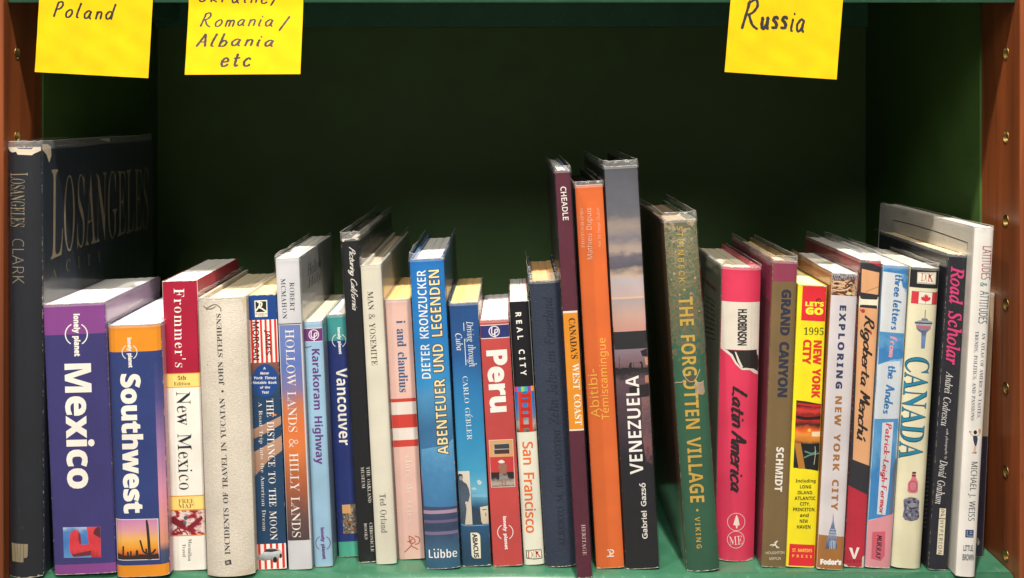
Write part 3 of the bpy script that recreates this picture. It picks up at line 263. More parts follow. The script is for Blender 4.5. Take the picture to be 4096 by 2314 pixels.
 'Q': (131, [[93,-28,70,-2,48,0,39,4,30,9,21,19,14,32,12,43,10,60,11,72,14,88,21,101,27,108,34,114,44,118,54,121,66,122,77,121,87,118,96,114,104,108,110,101,116,88,120,78,121,60,120,46,117,34,112,22,106,14,96,6,86,2,114,-28],[66,12,84,14,88,17,96,24,102,40,105,60,102,80,96,96,92,100,84,106,66,108,48,106,44,103,36,96,28,80,26,60,28,40,36,24,44,17,48,14]]),
 'R': (104, [[16,0,16,120,56,120,69,118,78,114,86,108,90,101,92,92,92,80,90,72,86,64,78,58,69,54,102,0,84,0,55,50,32,50,32,0],[32,62,58,63,66,65,70,68,74,72,77,82,76,92,72,100,68,104,58,106,32,107]]),
 'S': (92, [[42,-2,23,0,8,4,8,18,32,12,46,12,57,14,62,16,68,23,69,30,68,38,66,42,60,47,32,60,18,69,14,75,11,82,10,97,12,102,16,110,28,118,44,122,64,120,82,115,76,102,56,108,38,107,33,105,28,100,26,94,26,86,29,80,34,74,64,61,76,54,82,43,84,35,84,27,82,18,72,7,59,0]]),
 'T': (94, [[39,0,39,106,2,106,2,120,92,120,92,106,54,106,54,0]]),
 'U': (122, [[61,-2,47,0,36,4,27,10,18,24,15,42,15,120,30,120,30,42,31,33,34,26,38,20,44,15,52,12,62,12,72,12,80,16,85,20,90,26,92,34,92,42,92,120,108,120,108,38,104,24,96,11,87,4,76,0]]),
 'V': (100, [[43,0,0,120,16,120,44,38,50,17,56,38,85,120,100,120,58,0]]),
 'W': (156, [[34,0,2,120,18,120,38,42,42,18,47,42,70,120,86,120,109,42,114,18,118,42,138,120,154,120,122,0,107,0,78,102,73,83,49,0]]),
 'X': (98, [[0,0,40,62,3,120,20,120,50,73,79,120,95,120,58,63,98,0,80,0,49,52,16,0]]),
 'Y': (95, [[40,0,40,46,0,120,16,120,48,61,78,120,95,120,55,46,55,0]]),
 'Z': (96, [[6,0,6,12,70,106,8,106,8,120,88,120,88,108,24,14,90,14,90,0]]),
 'a': (94, [[36,-2,22,1,16,5,12,10,8,16,8,25,10,37,18,46,26,50,44,54,66,54,66,66,62,75,53,79,38,78,22,72,18,84,29,88,40,91,54,92,62,90,70,86,75,82,80,71,80,0,70,0,66,13,54,2,46,-1],[40,10,53,13,60,19,65,28,66,44,38,42,32,40,26,34,23,25,25,16,31,12]]),
 'b': (104, [[57,-2,42,1,36,5,29,12,28,12,25,0,14,0,14,128,29,128,28,78,38,86,44,90,57,92,68,90,76,86,84,80,92,66,94,52,94,38,90,19,84,10,76,4,68,0],[54,10,66,13,73,20,78,30,78,45,76,64,72,70,68,76,62,78,54,79,42,77,34,71,30,60,29,45,30,30,34,20,42,13]]),
 'c': (80, [[50,-2,39,0,32,2,24,7,18,12,13,22,10,30,10,50,13,68,22,80,26,85,36,90,54,92,64,90,75,87,70,74,51,78,43,78,36,75,31,70,28,64,24,44,28,26,31,20,36,15,42,12,52,11,63,12,74,16,74,3,64,0]]),
 'd': (104, [[46,-2,36,0,27,4,20,10,14,19,10,38,10,52,12,65,20,80,27,86,36,90,46,92,58,90,66,86,75,78,74,128,89,128,89,0,77,0,74,12,68,5,61,1],[48,10,60,12,68,18,73,28,74,44,73,60,69,70,61,77,48,80,38,77,30,70,26,59,24,44,26,30,30,20,38,13]]),
 'e': (94, [[52,-2,40,0,34,2,21,10,13,22,10,40,10,58,12,66,18,76,22,82,31,88,45,92,60,90,66,88,74,83,78,78,83,70,86,55,86,42,24,42,26,33,28,25,32,19,42,13,49,11,62,12,82,17,82,4,68,0],[25,54,70,54,70,64,66,72,58,78,49,80,40,78,32,73,28,64]]),
 'f': (58, [[18,0,18,78,2,78,2,86,18,90,20,110,24,118,29,123,36,126,43,128,54,128,65,126,61,114,52,116,43,116,38,113,34,108,33,90,56,90,56,78,33,78,33,0]]),
 'g': (104, [[48,-40,30,-39,16,-34,16,-21,26,-25,43,-28,54,-28,63,-25,70,-19,72,-13,74,-6,75,12,62,2,52,-2,36,0,22,7,14,20,10,31,10,52,12,64,16,74,22,83,36,90,46,92,58,90,66,86,74,78,77,90,89,90,89,-2,86,-18,79,-30,72,-36,62,-39],[48,10,60,12,68,18,73,28,74,45,73,60,68,72,60,78,48,79,38,77,30,70,26,60,24,44,26,30,30,19,38,12]]),
 'h': (104, [[14,0,14,128,29,128,28,78,41,88,49,90,58,92,68,90,76,88,82,84,86,78,90,64,90,0,76,0,75,64,74,70,66,77,56,79,42,77,37,74,33,68,29,52,29,0]]),
 'i': (44, [[22,105,16,108,13,114,15,120,22,124,28,120,30,114,28,108],[14,0,14,90,29,90,29,0]]),
 'j': (44, [[22,105,16,108,13,114,15,120,22,124,28,120,30,114,28,108],[4,-40,-9,-38,-9,-26,5,-28,10,-25,14,-21,14,90,29,90,28,-21,25,-30,21,-36,12,-40]]),
 'k': (90, [[14,0,14,128,29,128,28,46,68,90,86,90,49,52,88,0,70,0,39,42,29,33,29,0]]),
 'l': (44, [[14,0,14,128,29,128,29,0]]),
 'm': (157, [[14,0,14,90,26,90,28,78,34,84,40,88,48,91,56,92,62,92,73,88,80,81,84,76,94,86,102,90,110,92,126,90,133,86,138,81,142,74,143,64,144,0,129,0,128,64,124,74,120,77,110,79,102,78,96,76,92,72,88,62,86,50,86,0,72,0,71,64,67,74,64,77,53,79,42,77,36,74,32,68,29,52,29,0]]),
 'n': (104, [[14,0,14,90,26,90,28,78,39,87,52,92,68,91,79,86,86,78,90,64,90,0,76,0,75,64,74,70,66,77,56,79,43,77,37,74,33,68,29,52,29,0]]),
 'o': (102, [[50,-2,43,-1,32,2,21,10,14,20,12,27,9,45,12,65,20,80,34,88,51,92,66,89,76,84,81,80,87,70,90,63,92,45,90,26,81,10,68,2],[51,10,62,13,71,20,76,31,77,45,76,60,71,70,62,77,50,79,39,77,30,70,26,60,24,45,26,31,31,20,39,13]]),
 'p': (104, [[14,-40,14,90,26,90,28,78,38,86,48,90,62,92,72,89,84,80,92,66,94,52,94,38,90,20,80,6,72,2,62,-2,54,-2,44,0,38,4,28,12,29,-40],[54,10,64,12,73,20,77,30,78,46,78,59,73,70,65,77,54,79,42,78,35,72,30,62,29,45,30,30,34,20,42,13]]),
 'q': (104, [[74,-40,75,12,61,1,52,-1,40,-2,31,1,23,6,16,14,12,24,10,38,10,52,14,70,23,84,36,90,46,92,58,90,68,85,74,78,77,90,89,90,89,-40],[48,10,60,12,68,18,73,28,74,44,73,60,68,70,60,77,48,80,38,77,30,70,26,59,24,44,26,30,30,20,38,13]]),
 'r': (70, [[14,0,14,90,26,90,28,74,36,82,45,90,53,92,67,90,65,77,55,78,46,76,38,72,32,64,29,51,29,0]]),
 's': (80, [[37,-2,20,0,8,4,8,18,30,11,47,11,52,12,56,16,58,22,58,28,55,32,50,35,26,46,16,52,10,59,9,72,12,80,18,86,24,89,38,92,58,90,71,86,66,74,48,79,34,79,25,74,23,70,23,66,25,62,29,59,58,46,67,40,70,35,72,30,72,17,68,10,60,3,47,-1]]),
 't': (60, [[42,-2,33,0,27,2,22,6,18,12,16,22,16,78,2,78,2,86,16,92,22,110,30,110,30,90,56,90,56,78,30,78,30,26,32,18,36,13,40,11,48,10,57,12,57,1]]),
 'u': (104, [[46,-2,36,-1,24,4,19,9,16,16,14,31,14,90,28,90,29,26,33,16,42,11,48,10,61,12,66,16,70,22,74,38,74,90,90,90,90,0,78,0,74,12,70,6,62,2]]),
 'v': (86, [[34,0,0,90,16,90,37,32,42,13,70,90,86,90,51,0]]),
 'w': (132, [[26,0,2,90,17,90,36,16,58,90,74,90,92,34,96,16,115,90,130,90,105,0,88,0,66,74,44,0]]),
 'x': (89, [[3,0,36,46,4,90,22,90,44,56,68,90,84,90,53,46,86,0,69,0,44,36,20,0]]),
 'y': (86, [[14,-40,2,-39,2,-27,14,-28,22,-25,30,-17,36,0,0,90,16,90,37,34,43,14,70,90,86,90,44,-20,37,-30,32,-35,26,-38]]),
 'z': (79, [[6,0,6,10,55,78,10,78,10,90,71,90,71,79,24,12,72,12,72,0]]),
 '0': (96, [[48,-2,42,-1,30,2,26,6,18,14,10,34,8,60,11,88,18,106,25,114,32,118,39,121,48,122,54,122,66,118,70,114,78,106,86,86,88,60,85,32,78,14,71,6,64,2,57,-1],[48,11,60,14,67,23,72,38,73,60,72,82,67,97,60,106,48,109,36,106,28,97,24,82,23,60,24,38,28,23,36,14]]),
 '1': (96, [[45,0,46,104,22,85,15,94,48,120,60,120,60,0]]),
 '2': (96, [[8,0,8,12,58,65,65,76,68,89,64,100,62,104,54,108,46,109,36,108,26,104,18,98,10,108,22,116,36,120,52,122,66,118,76,110,80,103,82,90,80,75,76,66,68,56,26,14,88,14,88,0]]),
 '3': (96, [[40,-2,23,0,8,5,8,18,24,13,40,10,54,12,62,15,66,20,69,24,71,34,70,41,67,46,62,50,52,54,26,56,26,68,46,69,58,72,62,76,66,82,68,88,67,96,62,104,52,108,34,108,16,99,8,109,18,116,28,119,38,121,52,122,62,120,70,116,76,110,80,104,83,92,80,78,71,68,58,62,70,60,80,54,84,45,86,30,86,24,82,16,73,6,59,0]]),
 '4': (96, [[61,0,61,27,4,27,4,40,60,120,75,120,75,40,92,40,92,27,75,27,75,0],[18,40,61,40,62,105,54,92]]),
 '5': (96, [[42,-2,24,0,10,5,10,19,20,14,34,12,46,11,57,14,66,20,70,25,71,32,70,44,68,50,64,55,55,60,40,61,21,58,14,64,18,120,78,120,78,106,30,106,28,72,52,74,68,70,76,64,82,58,86,44,86,32,84,22,74,9,60,1]]),
 '6': (96, [[50,-2,39,0,30,4,21,11,14,22,10,35,10,46,10,64,12,80,16,92,22,102,30,111,36,116,54,121,77,120,79,120,79,108,60,110,45,106,38,101,33,95,26,80,24,61,38,72,46,74,58,75,68,72,75,68,82,62,86,54,88,44,88,32,86,22,81,13,74,6,66,1],[50,10,60,12,67,18,72,26,74,38,72,49,68,56,60,62,50,64,40,62,32,56,26,50,24,42,26,30,32,18,40,13]]),
 '7': (96, [[23,0,72,106,8,106,8,120,88,120,88,108,39,0]]),
 '8': (96, [[48,-2,32,0,18,7,11,17,8,30,10,40,14,48,21,55,33,62,22,70,15,80,12,93,14,104,18,110,27,117,38,120,48,122,62,120,70,116,77,112,82,105,84,93,82,82,74,72,61,64,74,56,82,49,86,41,88,31,85,18,77,7,64,0],[48,69,59,75,65,80,68,86,69,95,66,102,61,106,54,109,44,110,37,108,30,104,27,98,26,90,28,85,32,80],[48,10,59,12,66,16,72,22,73,31,72,39,66,46,58,51,46,56,36,52,28,46,24,39,22,30,24,22,29,16,37,12]]),
 '9': (96, [[32,-2,17,0,17,12,26,10,40,11,48,13,58,19,64,25,68,34,72,59,63,50,52,46,38,45,25,49,15,58,11,66,8,76,9,89,13,103,19,111,24,115,36,120,46,122,54,121,64,118,73,112,80,102,84,94,87,74,85,43,78,24,72,14,66,9,52,1],[46,56,56,58,64,62,70,70,72,78,70,90,64,101,57,107,46,109,37,108,30,102,24,94,23,82,24,71,28,63,36,58]]),
 '&': (123, [[46,-2,31,0,23,4,16,10,10,22,9,36,12,46,16,52,24,60,35,66,25,80,22,87,20,100,24,110,28,115,34,118,42,121,56,122,66,118,74,112,79,104,80,96,80,89,76,80,68,73,56,64,88,33,94,43,100,60,115,60,107,37,98,24,122,0,102,0,88,14,76,6,67,2],[47,73,60,82,65,92,66,98,64,103,60,107,55,109,48,110,42,108,38,104,35,100,34,94,37,86],[47,12,63,14,78,24,44,58,34,50,28,44,25,38,24,29,27,21,32,16,40,12]]),
 '.': (45, [[22,-2,18,-1,14,2,12,9,14,17,18,19,22,20,28,19,31,17,33,9,31,2,28,-1]]),
 ',': (45, [[7,-22,16,20,31,20,32,18,30,8,18,-22]]),
 "'": (38, [[14,76,11,120,27,120,24,76]]),
 '!': (45, [[18,34,14,120,32,120,28,34],[22,-2,18,-1,14,2,12,9,14,17,18,19,22,20,28,19,31,17,33,9,31,2,28,-1]]),
 '-': (54, [[6,38,6,52,48,52,48,38]]),
 '/': (62, [[2,0,46,120,61,120,16,0]]),
},
}
# ------------------------------------------------------------------ helpers
rnd = random.Random(7)
COL = scene.collection

def lin(h, k=0.92):
    r = []
    for i in (0, 2, 4):
        c = int(h[i:i+2], 16) / 255
        r.append((c / 12.92 if c <= 0.04045 else ((c + 0.055) / 1.055) ** 2.4) * k)
    return tuple(r) + (1,)

MC = {}
def newmat(name):
    m = bpy.data.materials.new(name)
    m.use_nodes = True
    nt = m.node_tree
    return m, nt, nt.nodes['Principled BSDF'], nt.nodes.new, nt.links.new

def wear_nodes(nt, colour_socket, amount, tone=(0.62, 0.57, 0.5, 1)):
    """rub the print off along the spine's edges, in flecks; returns a colour socket"""
    N, L = nt.nodes.new, nt.links.new
    uv = N('ShaderNodeUVMap'); uv.uv_map = 'suv'
    sep = N('ShaderNodeSeparateXYZ'); L(uv.outputs[0], sep.inputs[0])
    def edge(sock, k):
        a = N('ShaderNodeMath'); a.operation = 'SUBTRACT'; L(sock, a.inputs[0]); a.inputs[1].default_value = 0.5
        b = N('ShaderNodeMath'); b.operation = 'ABSOLUTE'; L(a.outputs[0], b.inputs[0])
        c = N('ShaderNodeMapRange'); L(b.outputs[0], c.inputs[0])
        c.inputs[1].default_value = 0.5 - k; c.inputs[2].default_value = 0.5
        return c.outputs[0]
    mx = N('ShaderNodeMath'); mx.operation = 'MAXIMUM'
    L(edge(sep.outputs[0], 0.016), mx.inputs[0]); L(edge(sep.outputs[1], 0.008), mx.inputs[1])
    tc = N('ShaderNodeTexCoord'); oi = N('ShaderNodeObjectInfo')
    va = N('ShaderNodeVectorMath'); va.operation = 'ADD'
    mu = N('ShaderNodeVectorMath'); mu.operation = 'SCALE'; L(oi.outputs['Location'], mu.inputs[0]); mu.inputs['Scale'].default_value = 7.3
    L(tc.outputs['Object'], va.inputs[0]); L(mu.outputs[0], va.inputs[1])
    no = N('ShaderNodeTexNoise'); no.inputs['Scale'].default_value = 420; no.inputs['Detail'].default_value = 6
    L(va.outputs[0], no.inputs[0])
    s = N('ShaderNodeMath'); s.operation = 'MULTIPLY_ADD'
    L(mx.outputs[0], s.inputs[0]); s.inputs[1].default_value = 0.39; L(no.outputs['Fac'], s.inputs[2])
    r = N('ShaderNodeMapRange'); L(s.outputs[0], r.inputs[0])
    r.inputs[1].default_value = 0.98 - 0.10 * amount; r.inputs[2].default_value = 1.06 - 0.10 * amount; r.inputs[4].default_value = 0.7
    # faint smudges over the whole face
    n2 = N('ShaderNodeTexNoise'); n2.inputs['Scale'].default_value = 34; n2.inputs['Detail'].default_value = 6
    L(va.outputs[0], n2.inputs[0])
    v = N('ShaderNodeMapRange'); L(n2.outputs['Fac'], v.inputs[0])
    v.inputs[1].default_value = 0.3; v.inputs[2].default_value = 0.75; v.inputs[3].default_value = 0.86; v.inputs[4].default_value = 1.06
    hs = N('ShaderNodeHueSaturation'); L(v.outputs[0], hs.inputs['Value']); L(colour_socket, hs.inputs['Color'])
    mixc = N('ShaderNodeMix'); mixc.data_type = 'RGBA'
    L(r.outputs[0], mixc.inputs[0]); L(hs.outputs[0], mixc.inputs[6]); mixc.inputs[7].default_value = tone
    return mixc.outputs[2], n2.outputs['Fac']

def pm(h, rough=0.38, wear=0.5, cloth=False, coat=0.14):
    """printed paper / cloth in one colour"""
    key = ('p', h, rough, wear, cloth)
    if key in MC: return MC[key]
    m, nt, bs, N, L = newmat('print_' + h)
    rgb = N('ShaderNodeRGB'); rgb.outputs[0].default_value = lin(h)
    c, n2 = wear_nodes(nt, rgb.outputs[0], wear)
    L(c, bs.inputs['Base Color'])
    bs.inputs['Roughness'].default_value = rough
    if cloth:
        bs.inputs['Roughness'].default_value = 0.85
        bs.inputs['Specular IOR Level'].default_value = 0.25
        tc = N('ShaderNodeTexCoord')
        hgt = []
        for sc in ((1500, 1500, 420), (420, 1500, 1500)):
            mp = N('ShaderNodeMapping'); mp.inputs['Scale'].default_value = sc
            L(tc.outputs['Object'], mp.inputs[0])
            nn = N('ShaderNodeTexNoise'); nn.inputs['Scale'].default_value = 1; L(mp.outputs[0], nn.inputs[0])
            hgt.append(nn.outputs['Fac'])
        ad = N('ShaderNodeMath'); L(hgt[0], ad.inputs[0]); L(hgt[1], ad.inputs[1])
        mv = N('ShaderNodeMapRange'); L(ad.outputs[0], mv.inputs[0]); mv.inputs[1].default_value = .7; mv.inputs[2].default_value = 1.3
        mv.inputs[3].default_value = .9; mv.inputs[4].default_value = 1.09
        h2 = N('ShaderNodeHueSaturation'); L(mv.outputs[0], h2.inputs['Value']); L(c, h2.inputs['Color']); L(h2.outputs[0], bs.inputs['Base Color'])
        bp = N('ShaderNodeBump'); bp.inputs['Strength'].default_value = 0.35; bp.inputs['Distance'].default_value = 0.0006
        L(ad.outputs[0], bp.inputs['Height']); L(bp.outputs[0], bs.inputs['Normal'])
    else:
        bs.inputs['Coat Weight'].default_value = coat
        bs.inputs['Specular IOR Level'].default_value = 0.35
        bs.inputs['Coat Roughness'].default_value = 0.2
        crease(nt, n2, bs)
    MC[key] = m
    return m

def crease(nt, fine, bs):
    """long soft upright folds and fine dents in a printed spine"""
    N, L = nt.nodes.new, nt.links.new
    ge = N('ShaderNodeNewGeometry')
    mp = N('ShaderNodeMapping'); mp.inputs['Scale'].default_value = (150, 60, 3.5); L(ge.outputs['Position'], mp.inputs[0])
    no = N('ShaderNodeTexNoise'); no.inputs['Scale'].default_value = 1; no.inputs['Detail'].default_value = 2; L(mp.outputs[0], no.inputs[0])
    b1 = N('ShaderNodeBump'); b1.inputs['Strength'].default_value = 0.3; b1.inputs['Distance'].default_value = 0.0016
    L(no.outputs['Fac'], b1.inputs['Height'])
    b2 = N('ShaderNodeBump'); b2.inputs['Strength'].default_value = 0.14; b2.inputs['Distance'].default_value = 0.0012
    L(fine, b2.inputs['Height']); L(b1.outputs[0], b2.inputs['Normal']); L(b2.outputs[0], bs.inputs['Normal'])

def grad(stops, amp=0.0, scale=(6, 6), axis=1, rough=0.35, detail=4, wear=0.4, const=False):
    """printed picture: colours running along the print, broken up by noise"""
    key = ('g', tuple(stops), amp, scale, axis, const)
    if key in MC: return MC[key]
    m, nt, bs, N, L = newmat('print_picture')
    uv = N('ShaderNodeUVMap'); uv.uv_map = 'duv'
    sep = N('ShaderNodeSeparateXYZ'); L(uv.outputs[0], sep.inputs[0])
    mp = N('ShaderNodeMapping'); mp.inputs['Scale'].default_value = (scale[0], scale[1], 1)
    L(uv.outputs[0], mp.inputs[0])
    no = N('ShaderNodeTexNoise'); no.inputs['Scale'].default_value = 1; no.inputs['Detail'].default_value = detail
    L(mp.outputs[0], no.inputs[0])
    a = N('ShaderNodeMath'); a.operation = 'SUBTRACT'; L(no.outputs['Fac'], a.inputs[0]); a.inputs[1].default_value = 0.5
    b = N('ShaderNodeMath'); b.operation = 'MULTIPLY_ADD'; L(a.outputs[0], b.inputs[0]); b.inputs[1].default_value = amp
    if axis is None: b.inputs[2].default_value = 0.5
    else: L(sep.outputs[axis], b.inputs[2])
    cr = N('ShaderNodeValToRGB'); L(b.outputs[0], cr.inputs[0])
    el = cr.color_ramp.elements
    while len(el) < len(stops): el.new(0.5)
    for e, (p, h) in zip(el, sorted(stops)):
        e.position = p
    for e, (p, h) in zip(el, sorted(stops)):
        e.position = p; e.color = lin(h)
    if const: cr.color_ramp.interpolation = 'CONSTANT'
    c, n2 = wear_nodes(nt, cr.outputs[0], wear)
    L(c, bs.inputs['Base Color'])
    bs.inputs['Roughness'].default_value = rough
    bs.inputs['Coat Weight'].default_value = 0.14
    bs.inputs['Specular IOR Level'].default_value = 0.35
    bs.inputs['Coat Roughness'].default_value = 0.2
    crease(nt, n2, bs)
    MC[key] = m
    return m

def pages_mat(h, stripes=None):
    key = ('pg', h, stripes)
    if key in MC: return MC[key]
    m, nt, bs, N, L = newmat('pages_' + h)
    tc = N('ShaderNodeTexCoord')
    outs = []
    for sc in ((2400, 10, 10), (330, 4, 4)):
        mp = N('ShaderNodeMapping'); mp.inputs['Scale'].default_value = sc; L(tc.outputs['Object'], mp.inputs[0])
        no = N('ShaderNodeTexNoise'); no.inputs['Scale'].default_value = 1; no.inputs['Detail'].default_value = 3
        L(mp.outputs[0], no.inputs[0]); outs.append(no.outputs['Fac'])
    ad = N('ShaderNodeMath'); L(outs[0], ad.inputs[0]); L(outs[1], ad.inputs[1])
    cr = N('ShaderNodeValToRGB'); L(ad.outputs[0], cr.inputs[0])
    cr.color_ramp.elements[0].position = 0.66; cr.color_ramp.elements[1].position = 0.9
    c1 = lin(h); cr.color_ramp.elements[1].color = c1
    cr.color_ramp.elements[0].color = tuple(x * k for x, k in zip(c1[:3], (.62, .55, .46))) + (1,)
    src = cr.outputs[0]
    if stripes:
        c2 = N('ShaderNodeValToRGB'); c2.color_ramp.interpolation = 'EASE'
        L(outs[1], c2.inputs[0]); el = c2.color_ramp.elements
        while len(el) < len(stripes): el.new(.5)
        for i, e in enumerate(el): e.position = 0.32 + 0.36 * i / (len(stripes) - 1); e.color = lin(stripes[i])
        mx = N('ShaderNodeMix'); mx.data_type = 'RGBA'; mx.inputs[0].default_value = 0.7
        L(src, mx.inputs[6]); L(c2.outputs[0], mx.inputs[7]); src = mx.outputs[2]
    L(src, bs.inputs['Base Color'])
    bs.inputs['Roughness'].default_value = 0.9
    bs.inputs['Specular IOR Level'].default_value = 0.15
    bp = N('ShaderNodeBump'); bp.inputs['Strength'].default_value = 0.35; bp.inputs['Distance'].default_value = 0.0006
    L(ad.outputs[0], bp.inputs['Height']); L(bp.outputs[0], bs.inputs['Normal'])
    MC[key] = m
    return m

def film_mat(key='film', haze=.008):
    if key in MC: return MC[key]
    m = bpy.data.materials.new('clear_film'); m.use_nodes = True
    nt = m.node_tree; N, L = nt.nodes.new, nt.links.new
    nt.nodes.remove(nt.nodes['Principled BSDF'])
    out = nt.nodes['Material Output']
    tr = N('ShaderNodeBsdfTransparent'); tr.inputs[0].default_value = (0.97, 0.97, 0.97, 1)
    gl = N('ShaderNodeBsdfGlossy'); gl.inputs['Roughness'].default_value = 0.1
    df = N('ShaderNodeBsdfDiffuse'); df.inputs[0].default_value = (0.8, 0.8, 0.8, 1)
    lw = N('ShaderNodeLayerWeight'); lw.inputs['Blend'].default_value = 0.5
    pw = N('ShaderNodeMath'); pw.operation = 'POWER'; L(lw.outputs['Facing'], pw.inputs[0]); pw.inputs[1].default_value = 4
    fr = N('ShaderNodeMath'); fr.operation = 'MULTIPLY_ADD'; L(pw.outputs[0], fr.inputs[0]); fr.inputs[1].default_value = 0.5; fr.inputs[2].default_value = 0.016
    tc = N('ShaderNodeTexCoord')
    mp = N('ShaderNodeMapping'); mp.inputs['Scale'].default_value = (60, 40, 12); L(tc.outputs['Object'], mp.inputs[0])
    no = N('ShaderNodeTexNoise'); no.inputs['Scale'].default_value = 1; no.inputs['Detail'].default_value = 3; L(mp.outputs[0], no.inputs[0])
    bp = N('ShaderNodeBump'); bp.inputs['Strength'].default_value = 0.25; bp.inputs['Distance'].default_value = 0.002
    L(no.outputs['Fac'], bp.inputs['Height'])
    L(bp.outputs[0], gl.inputs['Normal'])
    n2 = N('ShaderNodeTexNoise'); n2.inputs['Scale'].default_value = 420; n2.inputs['Detail'].default_value = 2; L(tc.outputs['Object'], n2.inputs[0])
    mr = N('ShaderNodeMapRange'); L(n2.outputs['Fac'], mr.inputs[0]); mr.inputs[1].default_value = 0.62; mr.inputs[2].default_value = 0.8
    mr.inputs[3].default_value = haze; mr.inputs[4].default_value = haze + .02
    m1 = N('ShaderNodeMixShader'); L(mr.outputs[0], m1.inputs[0]); L(tr.outputs[0], m1.inputs[1]); L(df.outputs[0], m1.inputs[2])
    m2 = N('ShaderNodeMixShader'); L(fr.outputs[0], m2.inputs[0]); L(m1.outputs[0], m2.inputs[1]); L(gl.outputs[0], m2.inputs[2])
    L(m2.outputs[0], out.inputs[0])
    MC[key] = m
    return m

def plain(name, col, rough=0.5, metal=0.0, noise=0.0, scale=40, bump=0.0, spec=0.5, scuff=None):
    m, nt, bs, N, L = newmat(name)
    bs.inputs['Roughness'].default_value = rough
    bs.inputs['Metallic'].default_value = metal
    bs.inputs['Specular IOR Level'].default_value = spec
    bs.inputs['Base Color'].default_value = tuple(col) + (1,)
    if noise or bump:
        tc = N('ShaderNodeTexCoord')
        no = N('ShaderNodeTexNoise'); no.inputs['Scale'].default_value = scale; no.inputs['Detail'].default_value = 6
        L(tc.outputs['Object'], no.inputs[0])
        if noise:
            mr = N('ShaderNodeMapRange'); L(no.outputs['Fac'], mr.inputs[0]); mr.inputs[1].default_value = .3; mr.inputs[2].default_value = .7
            mr.inputs[3].default_value = 1 - noise; mr.inputs[4].default_value = 1 + noise
            hs = N('ShaderNodeHueSaturation'); hs.inputs['Color'].default_value = tuple(col) + (1,)
            L(mr.outputs[0], hs.inputs['Value']); L(hs.outputs[0], bs.inputs['Base Color'])
            if scuff:      # rubbed streaks and chips in the paint
                mp = N('ShaderNodeMapping'); mp.inputs['Scale'].default_value = (260, 40, 260); L(tc.outputs['Object'], mp.inputs[0])
                n3 = N('ShaderNodeTexNoise'); n3.inputs['Scale'].default_value = 1; n3.inputs['Detail'].default_value = 6; L(mp.outputs[0], n3.inputs[0])
                m3 = N('ShaderNodeMapRange'); L(n3.outputs['Fac'], m3.inputs[0]); m3.inputs[1].default_value = .60; m3.inputs[2].default_value = .74; m3.inputs[4].default_value = .55
                mx = N('ShaderNodeMix'); mx.data_type = 'RGBA'; L(m3.outputs[0], mx.inputs[0]); L(hs.outputs[0], mx.inputs[6]); mx.inputs[7].default_value = tuple(scuff) + (1,)
                L(mx.outputs[2], bs.inputs['Base Color'])
            r2 = N('ShaderNodeMapRange'); L(no.outputs['Fac'], r2.inputs[0]); r2.inputs[3].default_value = max(0.05, rough - .12); r2.inputs[4].default_value = min(1, rough + .12)
            L(r2.outputs[0], bs.inputs['Roughness'])
        if bump:
            bp = N('ShaderNodeBump'); bp.inputs['Strength'].default_value = bump; bp.inputs['Distance'].default_value = 0.001
            L(no.outputs['Fac'], bp.inputs['Height']); L(bp.outputs[0], bs.inputs['Normal'])
    return m

def link(name, me, parent=None, mat=None):
    o = bpy.data.objects.new(name, me)
    COL.objects.link(o)
    if parent: o.parent = parent
    if mat: me.materials.append(mat)
    return o

def mesh_from(name, verts, faces, smooth=False):
    me = bpy.data.meshes.new(name)
    me.from_pydata(verts, [], faces)
    me.update()
    if smooth:
        for p in me.polygons: p.use_smooth = True
    return me

def box_mesh(name, x0, x1, y0, y1, z0, z1, bevel=0.0, seg=2):
    bm = bmesh.new()
    bmesh.ops.create_cube(bm, size=1)
    for v in bm.verts:
        v.co = Vector(((x0 + x1) / 2 + v.co.x * (x1 - x0), (y0 + y1) / 2 + v.co.y * (y1 - y0), (z0 + z1) / 2 + v.co.z * (z1 - z0)))
    if bevel:
        bmesh.ops.bevel(bm, geom=list(bm.edges), offset=bevel, segments=seg, affect='EDGES', profile=0.5)
    me = bpy.data.meshes.new(name)
    bm.to_mesh(me); bm.free()
    return me

# crops of the photograph in which things were measured: origin and scale to full-size pixels
CR = {'P': (0, 0, 1), 'F': (0, 0, 1.5907), 'N': (0, 0, .50466), 'A': (0, 500, .68762), 'C': (0, 1400, .62814), 'D': (600, 950, .4811),
      'E': (600, 1550, .52493), 'H1': (1200, 750, .54988), 'H2': (1250, 1500, .55944), 'J3': (1850, 600, .61872),
      'J4': (1950, 1450, .59391), 'L5': (2500, 700, .54983), 'L6': (2550, 1500, .55944), 'P1': (3000, 850, .44676),
      'P2': (3000, 1500, .5597), 'Q1': (3400, 780, .49502), 'Q2': (3400, 1450, .59386), 'R': (2800, 0, .50448),
      'Z1': (0, 2100, .27174), 'Z6': (3300, 1000, .27491), 'Y8': (1800, 1850, .30936), 'V5': (2400, 1300, .48077), 'W7': (3550, 1800, .34364)}
def px(K, x, y):
    ox, oy, s = CR[K]
    return ox + x * s, oy + y * s
def at(p, d):
    return Vector(((p[0] - CX) * d / FP, d, ZC - (p[1] - HY) * d / FP))

